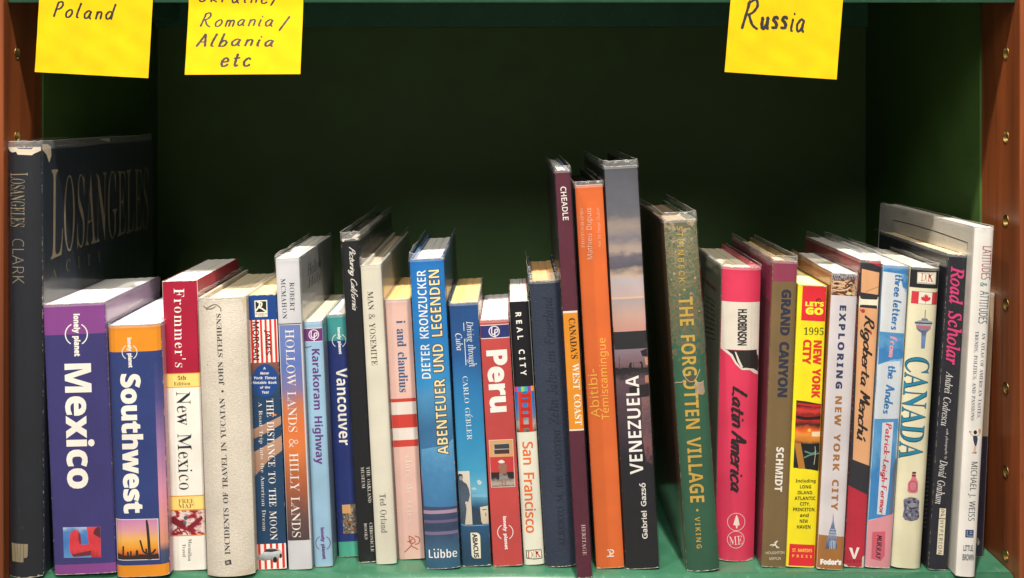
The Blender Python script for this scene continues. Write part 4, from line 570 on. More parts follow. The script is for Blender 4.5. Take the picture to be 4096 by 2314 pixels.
# ---- glyph outlines
def _decode():
    out = {}
    for f, chars in GLYPHS.items():
        out[f] = {c: (adv / 250, [[(l[i] / 250, l[i+1] / 250) for i in range(0, len(l), 2)] for l in loops]) for c, (adv, loops) in chars.items()}
    for f in out:
        for c in "&.,'!-/0123456789":
            if c not in out[f] and c in out['S']: out[f][c] = out['S'][c]
        for acc, base in (('É', 'E'), ('é', 'e'), ('ó', 'o'), ('ú', 'u'), ('ü', 'u')):
            if base not in out[f]: continue
            a, lp = out[f][base]
            xs = [p[0] for l in lp for p in l]; ys = [p[1] for l in lp for p in l]
            cx, t = (min(xs) + max(xs)) / 2, max(ys)
            if acc == 'ü':
                ex = [[(cx + s*.14 + .06*math.cos(k*.785), t + .13 + .06*math.sin(k*.785)) for k in range(8)] for s in (-1, 1)]
            else:
                ex = [[(cx - .08, t + .06), (cx - .01, t + .06), (cx + .15, t + .2), (cx + .03, t + .2)]]
            out[f][acc] = (a, list(lp) + ex)
        out[f]['·'] = (.35, [[(.17 + .07*math.cos(k*.785), .3 + .07*math.sin(k*.785)) for k in range(8)]])
    return out
GL = _decode()

def _area(l): return sum(l[i-1][0]*l[i][1] - l[i][0]*l[i-1][1] for i in range(len(l))) / 2
def _inside(p, l):
    r = False
    for i in range(len(l)):
        (x0, y0), (x1, y1) = l[i-1], l[i]
        if (y0 > p[1]) != (y1 > p[1]) and p[0] < (x1-x0)*(p[1]-y0)/(y1-y0) + x0: r = not r
    return r
def _reach(p, dr, loops):
    """distance from p along dr to the far side of the stroke"""
    best = 9.0
    for l in loops:
        for i in range(len(l)):
            (x0, y0), (x1, y1) = l[i-1], l[i]
            ex, ey = x1-x0, y1-y0
            den = dr.x*ey - dr.y*ex
            if abs(den) < 1e-9: continue
            t = ((x0-p.x)*ey - (y0-p.y)*ex)/den; u = ((x0-p.x)*dr.y - (y0-p.y)*dr.x)/den
            if t > 1e-4 and -.001 <= u <= 1.001: best = min(best, t)
    return best
def _offset(loops, d):
    res = []
    for i, l in enumerate(loops):
        depth = sum(_inside(l[0], m) for j, m in enumerate(loops) if j != i)
        ccw = _area(l) > 0
        l2 = list(l) if ccw == (depth % 2 == 0) else list(reversed(l))
        o = []
        for k in range(len(l2)):
            a, b, c = Vector(l2[k-1]), Vector(l2[k]), Vector(l2[(k+1) % len(l2)])
            e1, e2 = b - a, c - b
            if e1.length < 1e-6 or e2.length < 1e-6: o.append(tuple(b)); continue
            n1, n2 = Vector((e1.y, -e1.x)).normalized(), Vector((e2.y, -e2.x)).normalized()
            m = n1 + n2
            if m.length < 0.2: m = n1
            m = m.normalized(); k2 = max(0.5, m.dot(n1))
            q = d / k2
            if d < 0:      # thin the stems, spare the hairlines
                th = min(_reach(b, -m, loops), _reach(b - e1*.05, -n1, loops), _reach(b + e2*.05, -n2, loops))
                q = -min(-q, .24*th)
            o.append((b.x + m.x * q, b.y + m.y * q))
        res.append(o)
    return res
def _cross(o, a, b): return (a[0]-o[0])*(b[1]-o[1]) - (a[1]-o[1])*(b[0]-o[0])
def _clip(P, idx):
    """ear clipping of a counter-clockwise ring of indices into P"""
    idx = list(idx); out = []; guard = 0
    while len(idx) > 3 and guard < 4000:
        n = len(idx); done = False
        for tol in (1e-9, -1e-9):
            for i in range(n):
                a, b, c = idx[i-1], idx[i], idx[(i+1) % n]
                A, B, C = P[a], P[b], P[c]
                if _cross(A, B, C) <= tol: continue
                ok = True
                for k in idx:
                    q = P[k]
                    if q in (A, B, C): continue
                    if _cross(A, B, q) >= 0 and _cross(B, C, q) >= 0 and _cross(C, A, q) >= 0: ok = False; break
                if ok: out.append((a, b, c)); idx.pop(i); done = True; break
            if done: break
        if not done:
            # drop the flattest corner
            j = min(range(n), key=lambda i: abs(_cross(P[idx[i-1]], P[idx[i]], P[idx[(i+1) % n]])))
            idx.pop(j)
        guard += 1
    if len(idx) == 3: out.append(tuple(idx))
    return out
def triangulate(loops):
    """fill closed outlines, holes included"""
    P = [tuple(p) for l in loops for p in l]
    st = [0]
    for l in loops: st.append(st[-1] + len(l))
    depth = [sum(_inside(l[0], m) for j, m in enumerate(loops) if j != i) for i, l in enumerate(loops)]
    tris = []
    for i, l in enumerate(loops):
        if depth[i] % 2: continue
        ring = list(range(st[i], st[i+1]))
        if _area(l) < 0: ring.reverse()
        holes = []
        for j, m in enumerate(loops):
            if depth[j] == depth[i] + 1 and _inside(m[0], l):
                hr = list(range(st[j], st[j+1]))
                if _area(m) > 0: hr.reverse()
                holes.append(hr)
        holes.sort(key=lambda h: -max(P[k][0] for k in h))
        for h in holes:
            k0 = max(range(len(h)), key=lambda k: P[h[k]][0]); hp = P[h[k0]]
            def clear(q):
                rings = [ring] + holes
                for rg in rings:
                    for t in range(len(rg)):
                        u, v = P[rg[t-1]], P[rg[t]]
                        if u in (hp, q) or v in (hp, q): continue
                        if _cross(hp, q, u) * _cross(hp, q, v) < 0 and _cross(u, v, hp) * _cross(u, v, q) < 0: return False
                return True
            cand = sorted(range(len(ring)), key=lambda k: (P[ring[k]][0]-hp[0])**2 + (P[ring[k]][1]-hp[1])**2)
            best = next((k for k in cand if clear(P[ring[k]])), cand[0])
            ring = ring[:best+1] + h[k0:] + h[:k0+1] + ring[best:]
        tris += _clip(P, ring)
    return tris
_tc = {}
def glyph(face, c, bold):
    key = (face, c, bold)
    if key not in _tc:
        adv, loops = GL[face][c]
        if bold: loops = _offset(loops, bold)
        _tc[key] = (adv, [p for l in loops for p in l], triangulate(loops))
    return _tc[key]

def text2d(s, face, bold=0.0, track=0.0, slant=0.0):
    V, T, x = [], [], 0.0
    for c in s:
        if c == ' ': x += 0.3 + track; continue
        adv, pts, tri = glyph(face, c, bold)
        b = len(V)
        V += [(p[0] + x + slant * p[1], p[1]) for p in pts]
        T += [(t[0] + b, t[1] + b, t[2] + b) for t in tri]
        x += adv + track
    return V, T

# ---- a hand-written alphabet, drawn as pen strokes
HW = {
 'a': [[(.42,.42),(.25,.5),(.05,.28),(.14,.02),(.32,.1),(.42,.42)],[(.43,.46),(.40,.12),(.5,.0)]],
 'b': [[(.08,1),(.06,.5),(.05,0)],[(.05,.25),(.22,.48),(.4,.3),(.3,.03),(.05,.05)]],
 'c': [[(.4,.42),(.25,.5),(.05,.28),(.12,.03),(.3,0),(.42,.08)]],
 'd': [[(.42,.42),(.22,.5),(.04,.25),(.15,0),(.35,.1),(.45,.5)],[(.5,1),(.45,.5),(.45,0)]],
 'e': [[(.06,.26),(.4,.3),(.34,.47),(.2,.5),(.05,.3),(.1,.04),(.28,0),(.44,.1)]],
 'f': [[(.42,.9),(.3,1),(.2,.8),(.16,.3),(.12,-.1)],[(.02,.5),(.36,.52)]],
 'g': [[(.42,.42),(.25,.5),(.05,.3),(.15,.05),(.35,.12),(.43,.45)],[(.43,.45),(.4,-.1),(.28,-.36),(.08,-.3),(.14,-.14),(.5,.08)]],
 'h': [[(.08,1),(.06,0)],[(.06,.3),(.22,.5),(.38,.4),(.38,0)]],
 'i': [[(.1,.5),(.08,.08),(.18,0)],[(.13,.72),(.15,.75)]],
 'k': [[(.08,1),(.06,0)],[(.38,.5),(.08,.22),(.4,0)]],
 'l': [[(.14,1),(.06,.4),(.07,.05),(.2,0)]],
 'm': [[(.06,.5),(.05,0)],[(.05,.32),(.18,.5),(.28,.4),(.28,0)],[(.28,.32),(.42,.5),(.54,.4),(.54,0)]],
 'n': [[(.06,.5),(.05,0)],[(.05,.3),(.2,.5),(.36,.42),(.37,.02)]],
 'o': [[(.25,.5),(.06,.3),(.12,.02),(.32,.03),(.44,.28),(.36,.48),(.22,.49)]],
 'r': [[(.08,.5),(.06,0)],[(.06,.28),(.18,.47),(.34,.48)]],
 's': [[(.36,.44),(.2,.5),(.1,.38),(.3,.2),(.28,.03),(.06,.03)]],
 't': [[(.18,.8),(.14,.2),(.2,0),(.34,.05)],[(.02,.52),(.36,.54)]],
 'u': [[(.06,.5),(.06,.15),(.18,0),(.36,.2),(.38,.5)],[(.38,.5),(.38,.1),(.46,0)]],
 'A': [[(.02,0),(.28,1)],[(.28,1),(.52,0)],[(.1,.34),(.46,.36)]],
 'C': [[(.55,.85),(.35,1),(.08,.6),(.15,.1),(.4,0),(.58,.15)]],
 'F': [[(.1,1),(.06,0)],[(.1,.98),(.5,1)],[(.08,.52),(.4,.54)]],
 'L': [[(.2,1),(.12,.5),(.06,.04)],[(.06,.04),(.3,.06),(.5,.0)]],
 'M': [[(.05,0),(.14,1)],[(.14,1),(.3,.3)],[(.3,.3),(.52,1)],[(.52,1),(.58,0)]],
 'P': [[(.12,.96),(.04,0)],[(.1,.9),(.34,1),(.46,.78),(.32,.54),(.08,.5)]],
 'R': [[(.14,.96),(.04,0)],[(.08,.86),(.34,1),(.46,.78),(.32,.54),(.1,.48)],[(.2,.48),(.4,.12),(.62,-.04)]],
 'U': [[(.06,1),(.06,.2),(.25,0),(.48,.2),(.5,1)]],
 'Y': [[(.04,1),(.25,.5)],[(.46,1),(.22,.4),(.1,0)]],
 '/': [[(0,-.15),(.42,1.05)]],
 '-': [[(.05,.3),(.35,.32)]],
 'ú': [[(.06,.5),(.06,.15),(.18,0),(.36,.2),(.38,.5)],[(.38,.5),(.38,.1),(.46,0)],[(.22,.66),(.36,.84)]],
}
def smooth_line(p, n=6):
    if len(p) < 3: return [Vector(p[0]).lerp(Vector(p[1]), k/10) for k in range(11)]
    q = [Vector(p[0])] + [Vector(a) for a in p] + [Vector(p[-1])]
    out = []
    for i in range(1, len(q) - 2):
        for k in range(n):
            t = k / n
            a, b, c, d = q[i-1], q[i], q[i+1], q[i+2]
            out.append(0.5 * ((2*b) + (c-a)*t + (2*a-5*b+4*c-d)*t*t + (3*b-a-3*c+d)*t*t*t))
    out.append(q[-2])
    return out
def stroke_ribbon(line, w, V, T, vary=0.0):
    """a pen stroke with round ends"""
    n = len(line); b = len(V)
    L, Rr = [], []
    for i, p in enumerate(line):
        a = line[max(0, i-1)]; c = line[min(n-1, i+1)]
        d = (c - a)
        d = d.normalized() if d.length > 1e-9 else Vector((1, 0))
        nn = Vector((-d.y, d.x)); ww = w/2 * (1 + vary * math.sin(i * 1.7 + n))
        if vary: ww *= 0.75 + 0.5 * abs(nn.x)
        L.append(p + nn * ww); Rr.append(p - nn * ww)
    pts = []
    d0 = (line[1] - line[0]).normalized(); d1 = (line[-1] - line[-2]).normalized()
    ring = list(L) + [line[-1] + d1*w*.45] + list(reversed(Rr)) + [line[0] - d0*w*.45]
    V += [tuple(p) for p in L] + [tuple(p) for p in Rr] + [tuple(line[-1] + d1*w*.42), tuple(line[0] - d0*w*.42)]
    for i in range(n-1):
        T.append((b+i, b+n+i, b+n+i+1)); T.append((b+i, b+n+i+1, b+i+1))
    T.append((b+n-1, b+2*n-1, b+2*n)); T.append((b, b+2*n+1, b+n))
def hand2d(s, w=0.1, slant=0.15, gap=0.16, seed=1, vary=0.12):
    r = random.Random(seed); V, T, x, lay = [], [], 0.0, []
    for c in s:
        if c == ' ': x += 0.34; continue
        st = HW[c]; xm = max(p[0] for l in st for p in l)
        jy, js = r.uniform(-.03, .03), r.uniform(.94, 1.06)
        for l in st:
            b = len(V)
            stroke_ribbon(smooth_line([(x + px_*js + slant*py_, py_*js + jy) for px_, py_ in l]), w, V, T, vary)
            lay += [len(lay) and lay[-1] + 1 or 1] * (len(V) - b)
        x += xm*js + gap
    return V, T, lay

# ------------------------------------------------------------------ decals: print that follows a surface
class Surf:
    """a face of a book: px() turns a measured pixel into face coordinates, put() turns those into the book's frame"""
    def __init__(s, book, part, kind):
        s.b, s.part, s.kind = book, part, kind
    def uv(s, p):
        b = s.b
        ray = Vector((p[0] - CX, FP, -(p[1] - HY))); o = Vector((0, 0, ZC))
        M = b.Mi
        ol = M @ o; rl = (M.to_3x3() @ ray)
        if s.kind == 'S':
            t = -ol.y / rl.y; h = ol + rl * t; return Vector((h.x, h.z))
        x = b.w/2 if s.kind == 'R' else -b.w/2
        t = (x - ol.x) / rl.x; h = ol + rl * t
        return Vector((h.y if s.kind == 'R' else -h.y, h.z))
    def put(s, u, v, off):
        b = s.b
        if s.kind == 'S': return (u, b.prof(u) - off, v)
        if s.kind == 'R': return (b.w/2 + off, u, v)
        return (-b.w/2 - off, -u, v)
    def build(s, name, V, T, mat, layer, lay=None):
        b = s.b
        bm = bmesh.new()
        vs_ = []
        for i, (u, v) in enumerate(V):
            vs_.append(bm.verts.new((u, v, 0.000002 * (lay[i] % 9) if lay else 0)))
        for t in T:
            if len(set(t)) < 3: continue
            try: bm.faces.new([vs_[i] for i in t])
            except ValueError: pass
        if any(len(f.verts) > 4 for f in bm.faces):
            bmesh.ops.triangulate(bm, faces=list(bm.faces))
        if s.kind == 'S' and b.bulge > 0.0004:
            for u in b.us[1:-1]:
                bmesh.ops.bisect_plane(bm, geom=list(bm.verts) + list(bm.edges) + list(bm.faces), dist=1e-7, plane_co=(u, 0, 0), plane_no=(1, 0, 0))
        us = [v.co.x for v in bm.verts]; vv = [v.co.y for v in bm.verts]
        u0, u1, v0, v1 = min(us), max(us), min(vv), max(vv)
        d = bm.loops.layers.uv.new('duv'); q = bm.loops.layers.uv.new('suv')
        for f in bm.faces:
            for l in f.loops:
                c = l.vert.co
                l[d].uv = ((c.x - u0) / max(1e-6, u1 - u0), (c.y - v0) / max(1e-6, v1 - v0))
                if s.kind == 'S': l[q].uv = (c.x / b.w + .5, c.y / b.h)
                else: l[q].uv = (.5, c.y / b.h)
        for v in bm.verts:
            if s.kind == 'S' and isinstance(b, Book):      # print stops at the edge of the spine
                v.co.x = max(-b.w/2 + .00015, min(b.w/2 - .00015, v.co.x)); v.co.y = max(.0001, min(b.h - .0001, v.co.y))
            v.co = s.put(v.co.x, v.co.y, 0.000022 * layer + v.co.z)
        bm.normal_update()
        me = bpy.data.meshes.new(name); bm.to_mesh(me); bm.free()
        # make sure faces look outwards
        want = Vector((0, -1, 0)) if s.kind == 'S' else Vector((1 if s.kind == 'R' else -1, 0, 0))
        if sum(p.normal.dot(want) * p.area for p in me.polygons) < 0: me.flip_normals()
        return link(name, me, s.part, mat)
    # ---- writing
    def text(s, t, face, K, x0, y0, x1, y1, h, col, bold=0.0, track=False, slant=0.0, name='lettering', layer=6, grow=0.0, mat=None, hand=None, pen=.1, seed=1):
        p0, p1 = s.uv(px(K, x0, y0)), s.uv(px(K, x1, y1))
        dd = s.b.d if s.kind == 'S' else s.b.d + abs((p0.x + p1.x) / 2)
        H = h * CR[K][2] * dd / FP
        ax = (p1 - p0); Lr = ax.length; ax.normalize(); up = Vector((-ax.y, ax.x))
        lay = None
        if hand: V, T, lay = hand2d(t, pen, slant, hand, seed)
        else:
            tr = 0.0
            V, T = text2d(t, face, bold, 0.0, slant)
            if track:
                hh = max(v[1] for v in V) - min(v[1] for v in V); ww = max(v[0] for v in V) - min(v[0] for v in V)
                tr = (Lr / H * hh / (track if track is not True else 1) - ww) / max(1, len(t) - 1)
                V, T = text2d(t, face, bold, tr, slant)
        xa, xb = min(v[0] for v in V), max(v[0] for v in V); ya, yb = min(v[1] for v in V), max(v[1] for v in V)
        if grow:   # an outline: the same letters, fattened about the same skeleton
            V2, T2 = text2d(t, face, bold + grow, 0.0 if not track else tr, slant); V, T = V2, T2
        out = []
        for x, y in V:
            out.append(tuple(p0 + ax * ((x - xa) / (xb - xa) * Lr) + up * (((y - ya) / (yb - ya) - .5) * H)))
        return s.build(name, out, T, mat or pm(col), layer, lay)
    # ---- shapes, points in pixels of crop K
    def poly(s, K, pts, mat, layer=2, name='picture_shape'):
        P = [tuple(s.uv(px(K, *p))) for p in pts]
        return s.build(name, P, triangulate([P]), pm(mat) if isinstance(mat, str) else mat, layer)
    def disc(s, K, cx, cy, rx, mat, ry=None, layer=3, name='emblem', n=28):
        ry = ry or rx
        return s.poly(K, [(cx + rx*math.cos(i*2*math.pi/n), cy + ry*math.sin(i*2*math.pi/n)) for i in range(n)], mat, layer, name)
    def lines(s, K, strokes, w, mat, layer=5, name='emblem', smooth=True):
        V, T, lay = [], [], []
        wm = w * CR[K][2] * s.b.d / FP
        for i, l in enumerate(strokes):
            q = [s.uv(px(K, *p)) for p in l]
            b = len(V)
            stroke_ribbon(smooth_line(q) if smooth else q, wm, V, T)
            lay += [i + 1] * (len(V) - b)
        return s.build(name, V, T, pm(mat) if isinstance(mat, str) else mat, layer, lay)
    def ring(s, K, cx, cy, r, w, mat, arcs=((0, 360),), layer=5, name='emblem', ry=None):
        ry = ry or r
        st = []
        for a0, a1 in arcs:
            n = max(6, int((a1 - a0) / 12))
            st.append([(cx + r*math.cos(math.radians(a0 + (a1-a0)*i/n)), cy - ry*math.sin(math.radians(a0 + (a1-a0)*i/n))) for i in range(n+1)])
        return s.lines(K, st, w, mat, layer, name, smooth=False)
    def band(s, K, y0, y1, mat, layer=1, name='colour_band', u0=0.0, u1=1.0):
        """a stripe right across the spine between two pixel heights"""
        b = s.b
        def v(y):
            p = px(K, 0, y)
            return s.uv((b.midx(p[1]), p[1])).y
        va, vb = v(y0), v(y1)
        va, vb = min(va, b.h - .0002), max(vb, .0002)
        if y0 < -9000: va = b.h - .0002
        ua, ub = -b.w/2 + b.w*u0, -b.w/2 + b.w*u1
        ua += .0002 if u0 == 0 else 0; ub -= .0002 if u1 == 1 else 0
        return s.build(name, [(ua, vb), (ub, vb), (ub, va), (ua, va)], [(0, 1, 2, 3)], pm(mat) if isinstance(mat, str) else mat, layer)

class Book:
    def __init__(b, label, TL, TR, BL, BR, D, spine, left, right, pages='EFE6D2', kind='paper', bulge=0.0008, p=6, sleeve=0.0, drop=None,
                 wear=0.5, stripes=None, cloth=False, name='book', concave=None, group='books standing in a row on the green shelf', dd=None, rough=.38):
        lean = math.atan2(((BL[0]-TL[0]) + (BR[0]-TR[0]))/2, ((BL[1]-TL[1]) + (BR[1]-TR[1]))/2)
        piv = BL if lean > 0 else BR
        b.d = FP * ZC / (piv[1] - HY) if dd is None else dd
        d = b.d
        w = ((BR[0]-BL[0]) + (TR[0]-TL[0]))/2 * d/FP
        b.w, b.D, b.bulge = w*0.992, D, bulge
        b.h = ((BL[1]+BR[1])/2 - (TL[1]+TR[1])/2) * d/FP / math.cos(lean)
        b.p = p
        R = Matrix.Rotation(-lean, 4, 'Y')
        corner = Vector(((piv[0]-CX)*d/FP, d, 0.0003))
        origin = corner + (R @ Vector((b.w/2 if lean > 0 else -b.w/2, 0, 0)))
        b.root = bpy.data.objects.new(name, None); COL.objects.link(b.root)
        b.root.empty_display_size = 0.02
        b.root.location = origin
        b.root.rotation_euler = (0, -lean, 0)
        b.root['label'] = label; b.root['category'] = 'book'; b.root['group'] = group
        b.M = Matrix.Translation(origin) @ R; b.Mi = b.M.inverted()
        b.TL, b.TR, b.BL, b.BR = TL, TR, BL, BR
        n = 12 if bulge > 0.0004 else 4
        b.us = [-b.w/2 * math.cos(math.pi * i / n) for i in range(n+1)]
        hard = kind == 'hard'
        t = 0.0024 if hard else 0.0006
        inset = 0.0032 if hard else 0.0004
        if drop is not None: inset = drop
        w2, h = b.w/2, b.h
        # spine
        V, Fc = [], []
        for z in (0, h):
            V += [(u, b.prof(u), z) for u in b.us] + [(u, min(t, .0012) + (b.prof(u) * .9 if bulge > .001 else 0), z) for u in reversed(b.us)]
        m = 2*(n+1)
        for i in range(m): Fc.append((i, (i+1) % m, m + (i+1) % m, m + i))
        Fc.append(tuple(reversed(range(m)))); Fc.append(tuple(range(m, 2*m)))
        me = mesh_from('spine', V, Fc)
        for f in me.polygons: f.use_smooth = True
        me.set_sharp_from_angle(angle=math.radians(35))
        q = me.uv_layers.new(name='duv'); q2 = me.uv_layers.new(name='suv')
        for l in me.loops:
            c = me.vertices[l.vertex_index].co
            q.data[l.index].uv = q2.data[l.index].uv = (c.x/b.w + .5, c.z/h)
        spm = spine if not isinstance(spine, str) else pm(spine, rough, wear, cloth)
        b.spine = link('spine', me, b.root, spm)
        # boards
        b.cov = {}
        for nm, sx, colr in (('back_cover', -1, left), ('front_cover', 1, right)):
            xa, xb = (sx*w2, sx*(w2 - t))
            xa, xb = min(xa, xb), max(xa, xb)
            me = box_mesh(nm, xa, xb, 0.0013, D, 0, h, 0.0005 if hard else 0.0, 1)
            q = me.uv_layers.new(name='duv'); q2 = me.uv_layers.new(name='suv')
            for l in me.loops:
                c = me.vertices[l.vertex_index].co
                q.data[l.index].uv = (c.y/D, c.z/h)
                q2.data[l.index].uv = (.5, c.z/h)
            b.cov[sx] = link(nm, me, b.root, colr if not isinstance(colr, str) else pm(colr, rough, wear, cloth))
        # pages: rounded back, hollow fore edge
        cc = concave if concave is not None else (0.004 if hard else 0.0)
        xs = [(-w2 + t + .0002) + (b.w - 2*t - .0004) * i/12 for i in range(13)]
        top = h - inset
        yb = lambda x: 0.0016 + (b.prof(x) if bulge > .001 else 0) * .85
        yf = lambda x: D - (0.003 if hard else 0.0008) - cc * (1 - (x/w2)**2)
        zt = lambda x, y: top - 0.00018*math.sin(x*900 + y*30) - (0.0003 if hard else .00015)*abs(math.sin(x*310+1))
        V, Fc = [], []
        ny = 6
        for i, x in enumerate(xs):
            for k in range(ny+1):
                y = yb(x) + (yf(x)-yb(x))*k/ny
                V.append((x, y, zt(x, y)))
        for i, x in enumerate(xs):
            for k in (0, ny): V.append((x, yb(x) if k == 0 else yf(x), 0.0006))
        g = lambda i, k: i*(ny+1)+k
        base = 13*(ny+1)
        for i in range(12):
            for k in range(ny): Fc.append((g(i,k), g(i+1,k), g(i+1,k+1), g(i,k+1)))
            Fc.append((g(i,0), base+2*i, base+2*i+2, g(i+1,0)))
            Fc.append((g(i,ny), g(i+1,ny), base+2*i+3, base+2*i+1))
            Fc.append((base+2*i, base+2*i+1, base+2*i+3, base+2*i+2))
        for i in (0, 12):
            f = [g(i,k) for k in range(ny+1)] + [base+2*i+1, base+2*i]
            Fc.append(tuple(f) if i == 12 else tuple(reversed(f)))
        link('page_block', mesh_from('page_block', V, Fc), b.root, pages_mat(pages, stripes))
        b.S = Surf(b, b.spine, 'S'); b.R = Surf(b, b.cov[1], 'R'); b.L = Surf(b, b.cov[-1], 'L')
        if sleeve: b.add_sleeve(sleeve)
        b.rub(wear)
    def prof(b, u):
        return -b.bulge * (1 - min(1.0, abs(2*u/b.w))**b.p)
    def midx(b, y):
        yt, yb = (b.TL[1]+b.TR[1])/2, (b.BL[1]+b.BR[1])/2
        k = (y - yt)/(yb - yt)
        xt, xb = (b.TL[0]+b.TR[0])/2, (b.BL[0]+b.BR[0])/2
        return xt + (xb-xt)*k
    def rub(b, wear):
        """paper fibre showing where the print is rubbed off along the head and tail"""
        r = random.Random(int(b.w*1e6))
        n = max(10, int(b.w/0.0013))
        for top in (True, False):
            V, T = [], []
            for i in range(n+1):
                u = -b.w/2 + b.w*(0.004 + .992*i/n)
                amp = (0.0005 if top else 0.0004) * (0.3 + 1.4*wear)
                e = amp * (r.random()**2.2) * (2.2 if i in (0, 1, n-1, n) else 1) + .00008
                z0, z1 = (b.h - .0001, b.h - .0001 - e) if top else (.0001, .0001 + e)
                V += [(u, z0), (u, z1)]
            for i in range(n): T.append((2*i, 2*i+2, 2*i+3, 2*i+1))
            b.S.build('worn_edge', V, T, pm('D8CFC0', .8, 0), 9)
    def add_sleeve(b, e):
        """clear film jacket standing a little above the boards"""
        r = random.Random(int(b.h*1e6) + 3)
        g = 0.0011
        us = b.us
        line = [(-b.w/2 - g, b.D*.97)] + [(-b.w/2 - g, b.D*(1-k/7)*.97) for k in range(1, 7)] + [(-b.w/2 - g, 0.001)]
        line += [(u, b.prof(u) - g) for u in us[1:-1]]
        line += [(b.w/2 + g, 0.001)] + [(b.w/2 + g, b.D*(k/7)*.97) for k in range(1, 8)]
        zs = [0.0006, .25*b.h, .5*b.h, .75*b.h, b.h - .002, b.h + e*.55, b.h + e]
        V, Fc = [], []
        for j, z in enumerate(zs):
            for i, (x, y) in enumerate(line):
                inner = 0.0
                if j >= 5: inner = r.uniform(0, .0006) * (1 if j == 5 else 1.8)
                zz = z + (r.uniform(-.0006, .0004) if j == 6 else 0)
                sx = -1 if x < 0 else 1
                side = i < 8 or i >= len(line) - 8
                V.append((x - (sx*inner if side else 0), y + (0 if side else inner), zz))
        m = len(line)
        for j in range(len(zs)-1):
            for i in range(m-1): Fc.append((j*m+i, j*m+i+1, (j+1)*m+i+1, (j+1)*m+i))
        me = mesh_from('plastic_sleeve', V, Fc)
        me.materials.append(film_mat()); me.materials.append(film_mat('film_head', .13))  # head strip whiter: the film's gloss is put in as diffuse haze
        for k, f in enumerate(me.polygons): f.material_index = 1 if k >= 4*(m-1) else 0
        o = link('plastic_sleeve', me, b.root)
        # the bright turned edge along the head of the film
        V, Fc = [], []
        top = [(V_, i) for i, V_ in enumerate(me.vertices[(len(zs)-1)*m: len(zs)*m])]
        for v, i in top:
            c = v.co
            for k in range(4):
                a = k*math.pi/2
                V.append((c.x + .00012*math.cos(a), c.y + .00012*math.cos(a)*.3, c.z + .00012*math.sin(a)))
        for i in range(m-1):
            for k in range(4): Fc.append((4*i+k, 4*i+(k+1) % 4, 4*i+4+(k+1) % 4, 4*i+4+k))
        link('film_edge', mesh_from('film_edge', V, Fc), o, MC.setdefault('filmedge', plain('film_edge', (.5, .49, .46), .25)))

def planet(s, K, x0, y0, x1, y1, h, cx, cy, r, col):
    """round travel-guide emblem: two words across a broken ring"""
    s.text('lonely planet', 'B', K, x0, y0, x1, y1, h, col, name='lettering', bold=.025)
    s.ring(K, cx, cy, r, r*.1, col, arcs=((-58, 62), (118, 238)))
# ------------------------------------------------------------------ bookcase
XL, XR, YF, YW, YB = -0.3688, 0.3682, 0.835, 0.907, 1.2

def wood_mat():
    m, nt, bs, N, L = newmat('cherry_wood')
    tc = N('ShaderNodeTexCoord')
    mp = N('ShaderNodeMapping'); mp.inputs['Scale'].default_value = (60, 60, 3.2); L(tc.outputs['Object'], mp.inputs[0])
    no = N('ShaderNodeTexNoise'); no.inputs['Scale'].default_value = 1; no.inputs['Detail'].default_value = 8; no.inputs['Distortion'].default_value = 1.2
    L(mp.outputs[0], no.inputs[0])
    cr = N('ShaderNodeValToRGB'); L(no.outputs['Fac'], cr.inputs[0]); e = cr.color_ramp.elements
    e[0].position = .3; e[0].color = (.10, .024, .006, 1); e[1].position = .68; e[1].color = (.235, .058, .014, 1)
    m2 = N('ShaderNodeMapping'); m2.inputs['Scale'].default_value = (160, 160, 26); L(tc.outputs['Object'], m2.inputs[0])
    n2 = N('ShaderNodeTexNoise'); n2.inputs['Scale'].default_value = 1; n2.inputs['Detail'].default_value = 2; L(m2.outputs[0], n2.inputs[0])
    mr = N('ShaderNodeMapRange'); L(n2.outputs['Fac'], mr.inputs[0]); mr.inputs[1].default_value = .69; mr.inputs[2].default_value = .76; mr.inputs[4].default_value = .75
    mx = N('ShaderNodeMix'); mx.data_type = 'RGBA'; L(mr.outputs[0], mx.inputs[0]); L(cr.outputs[0], mx.inputs[6]); mx.inputs[7].default_value = (.06, .016, .006, 1)
    L(mx.outputs[2], bs.inputs['Base Color'])
    bs.inputs['Roughness'].default_value = .42
    bs.inputs['Coat Weight'].default_value = .3; bs.inputs['Coat Roughness'].default_value = .25
    bp = N('ShaderNodeBump'); bp.inputs['Strength'].default_value = .15; bp.inputs['Distance'].default_value = .001
    L(no.outputs['Fac'], bp.inputs['Height']); L(bp.outputs[0], bs.inputs['Normal'])
    return m
WOOD = wood_mat()
GREEN = plain('green_shelf_enamel', (.036, .135, .077), .36, noise=.14, scale=45, bump=.12, scuff=(.10, .24, .16))
DARKG = plain('dark_green_panel_paint', (.036, .088, .013), .6, noise=.10, scale=25)
BACKG = plain('green_back_panel_paint', (.055, .12, .03), .6, noise=.10, scale=25)
BRASS = plain('brass', (.24, .16, .05), .42, metal=1.0, noise=.1, scale=200)

case = bpy.data.objects.new('bookcase', None); COL.objects.link(case)
case.location = (0, YF, 0)
case['label'] = 'cherry wood bookcase with dark green back and green metal shelves'
case['category'] = 'bookcase'
def cpart(name, me, mat, parent=None):
    o = link(name, me, parent or case, mat)
    if parent is None: o.location = (0, -YF, 0)
    return o

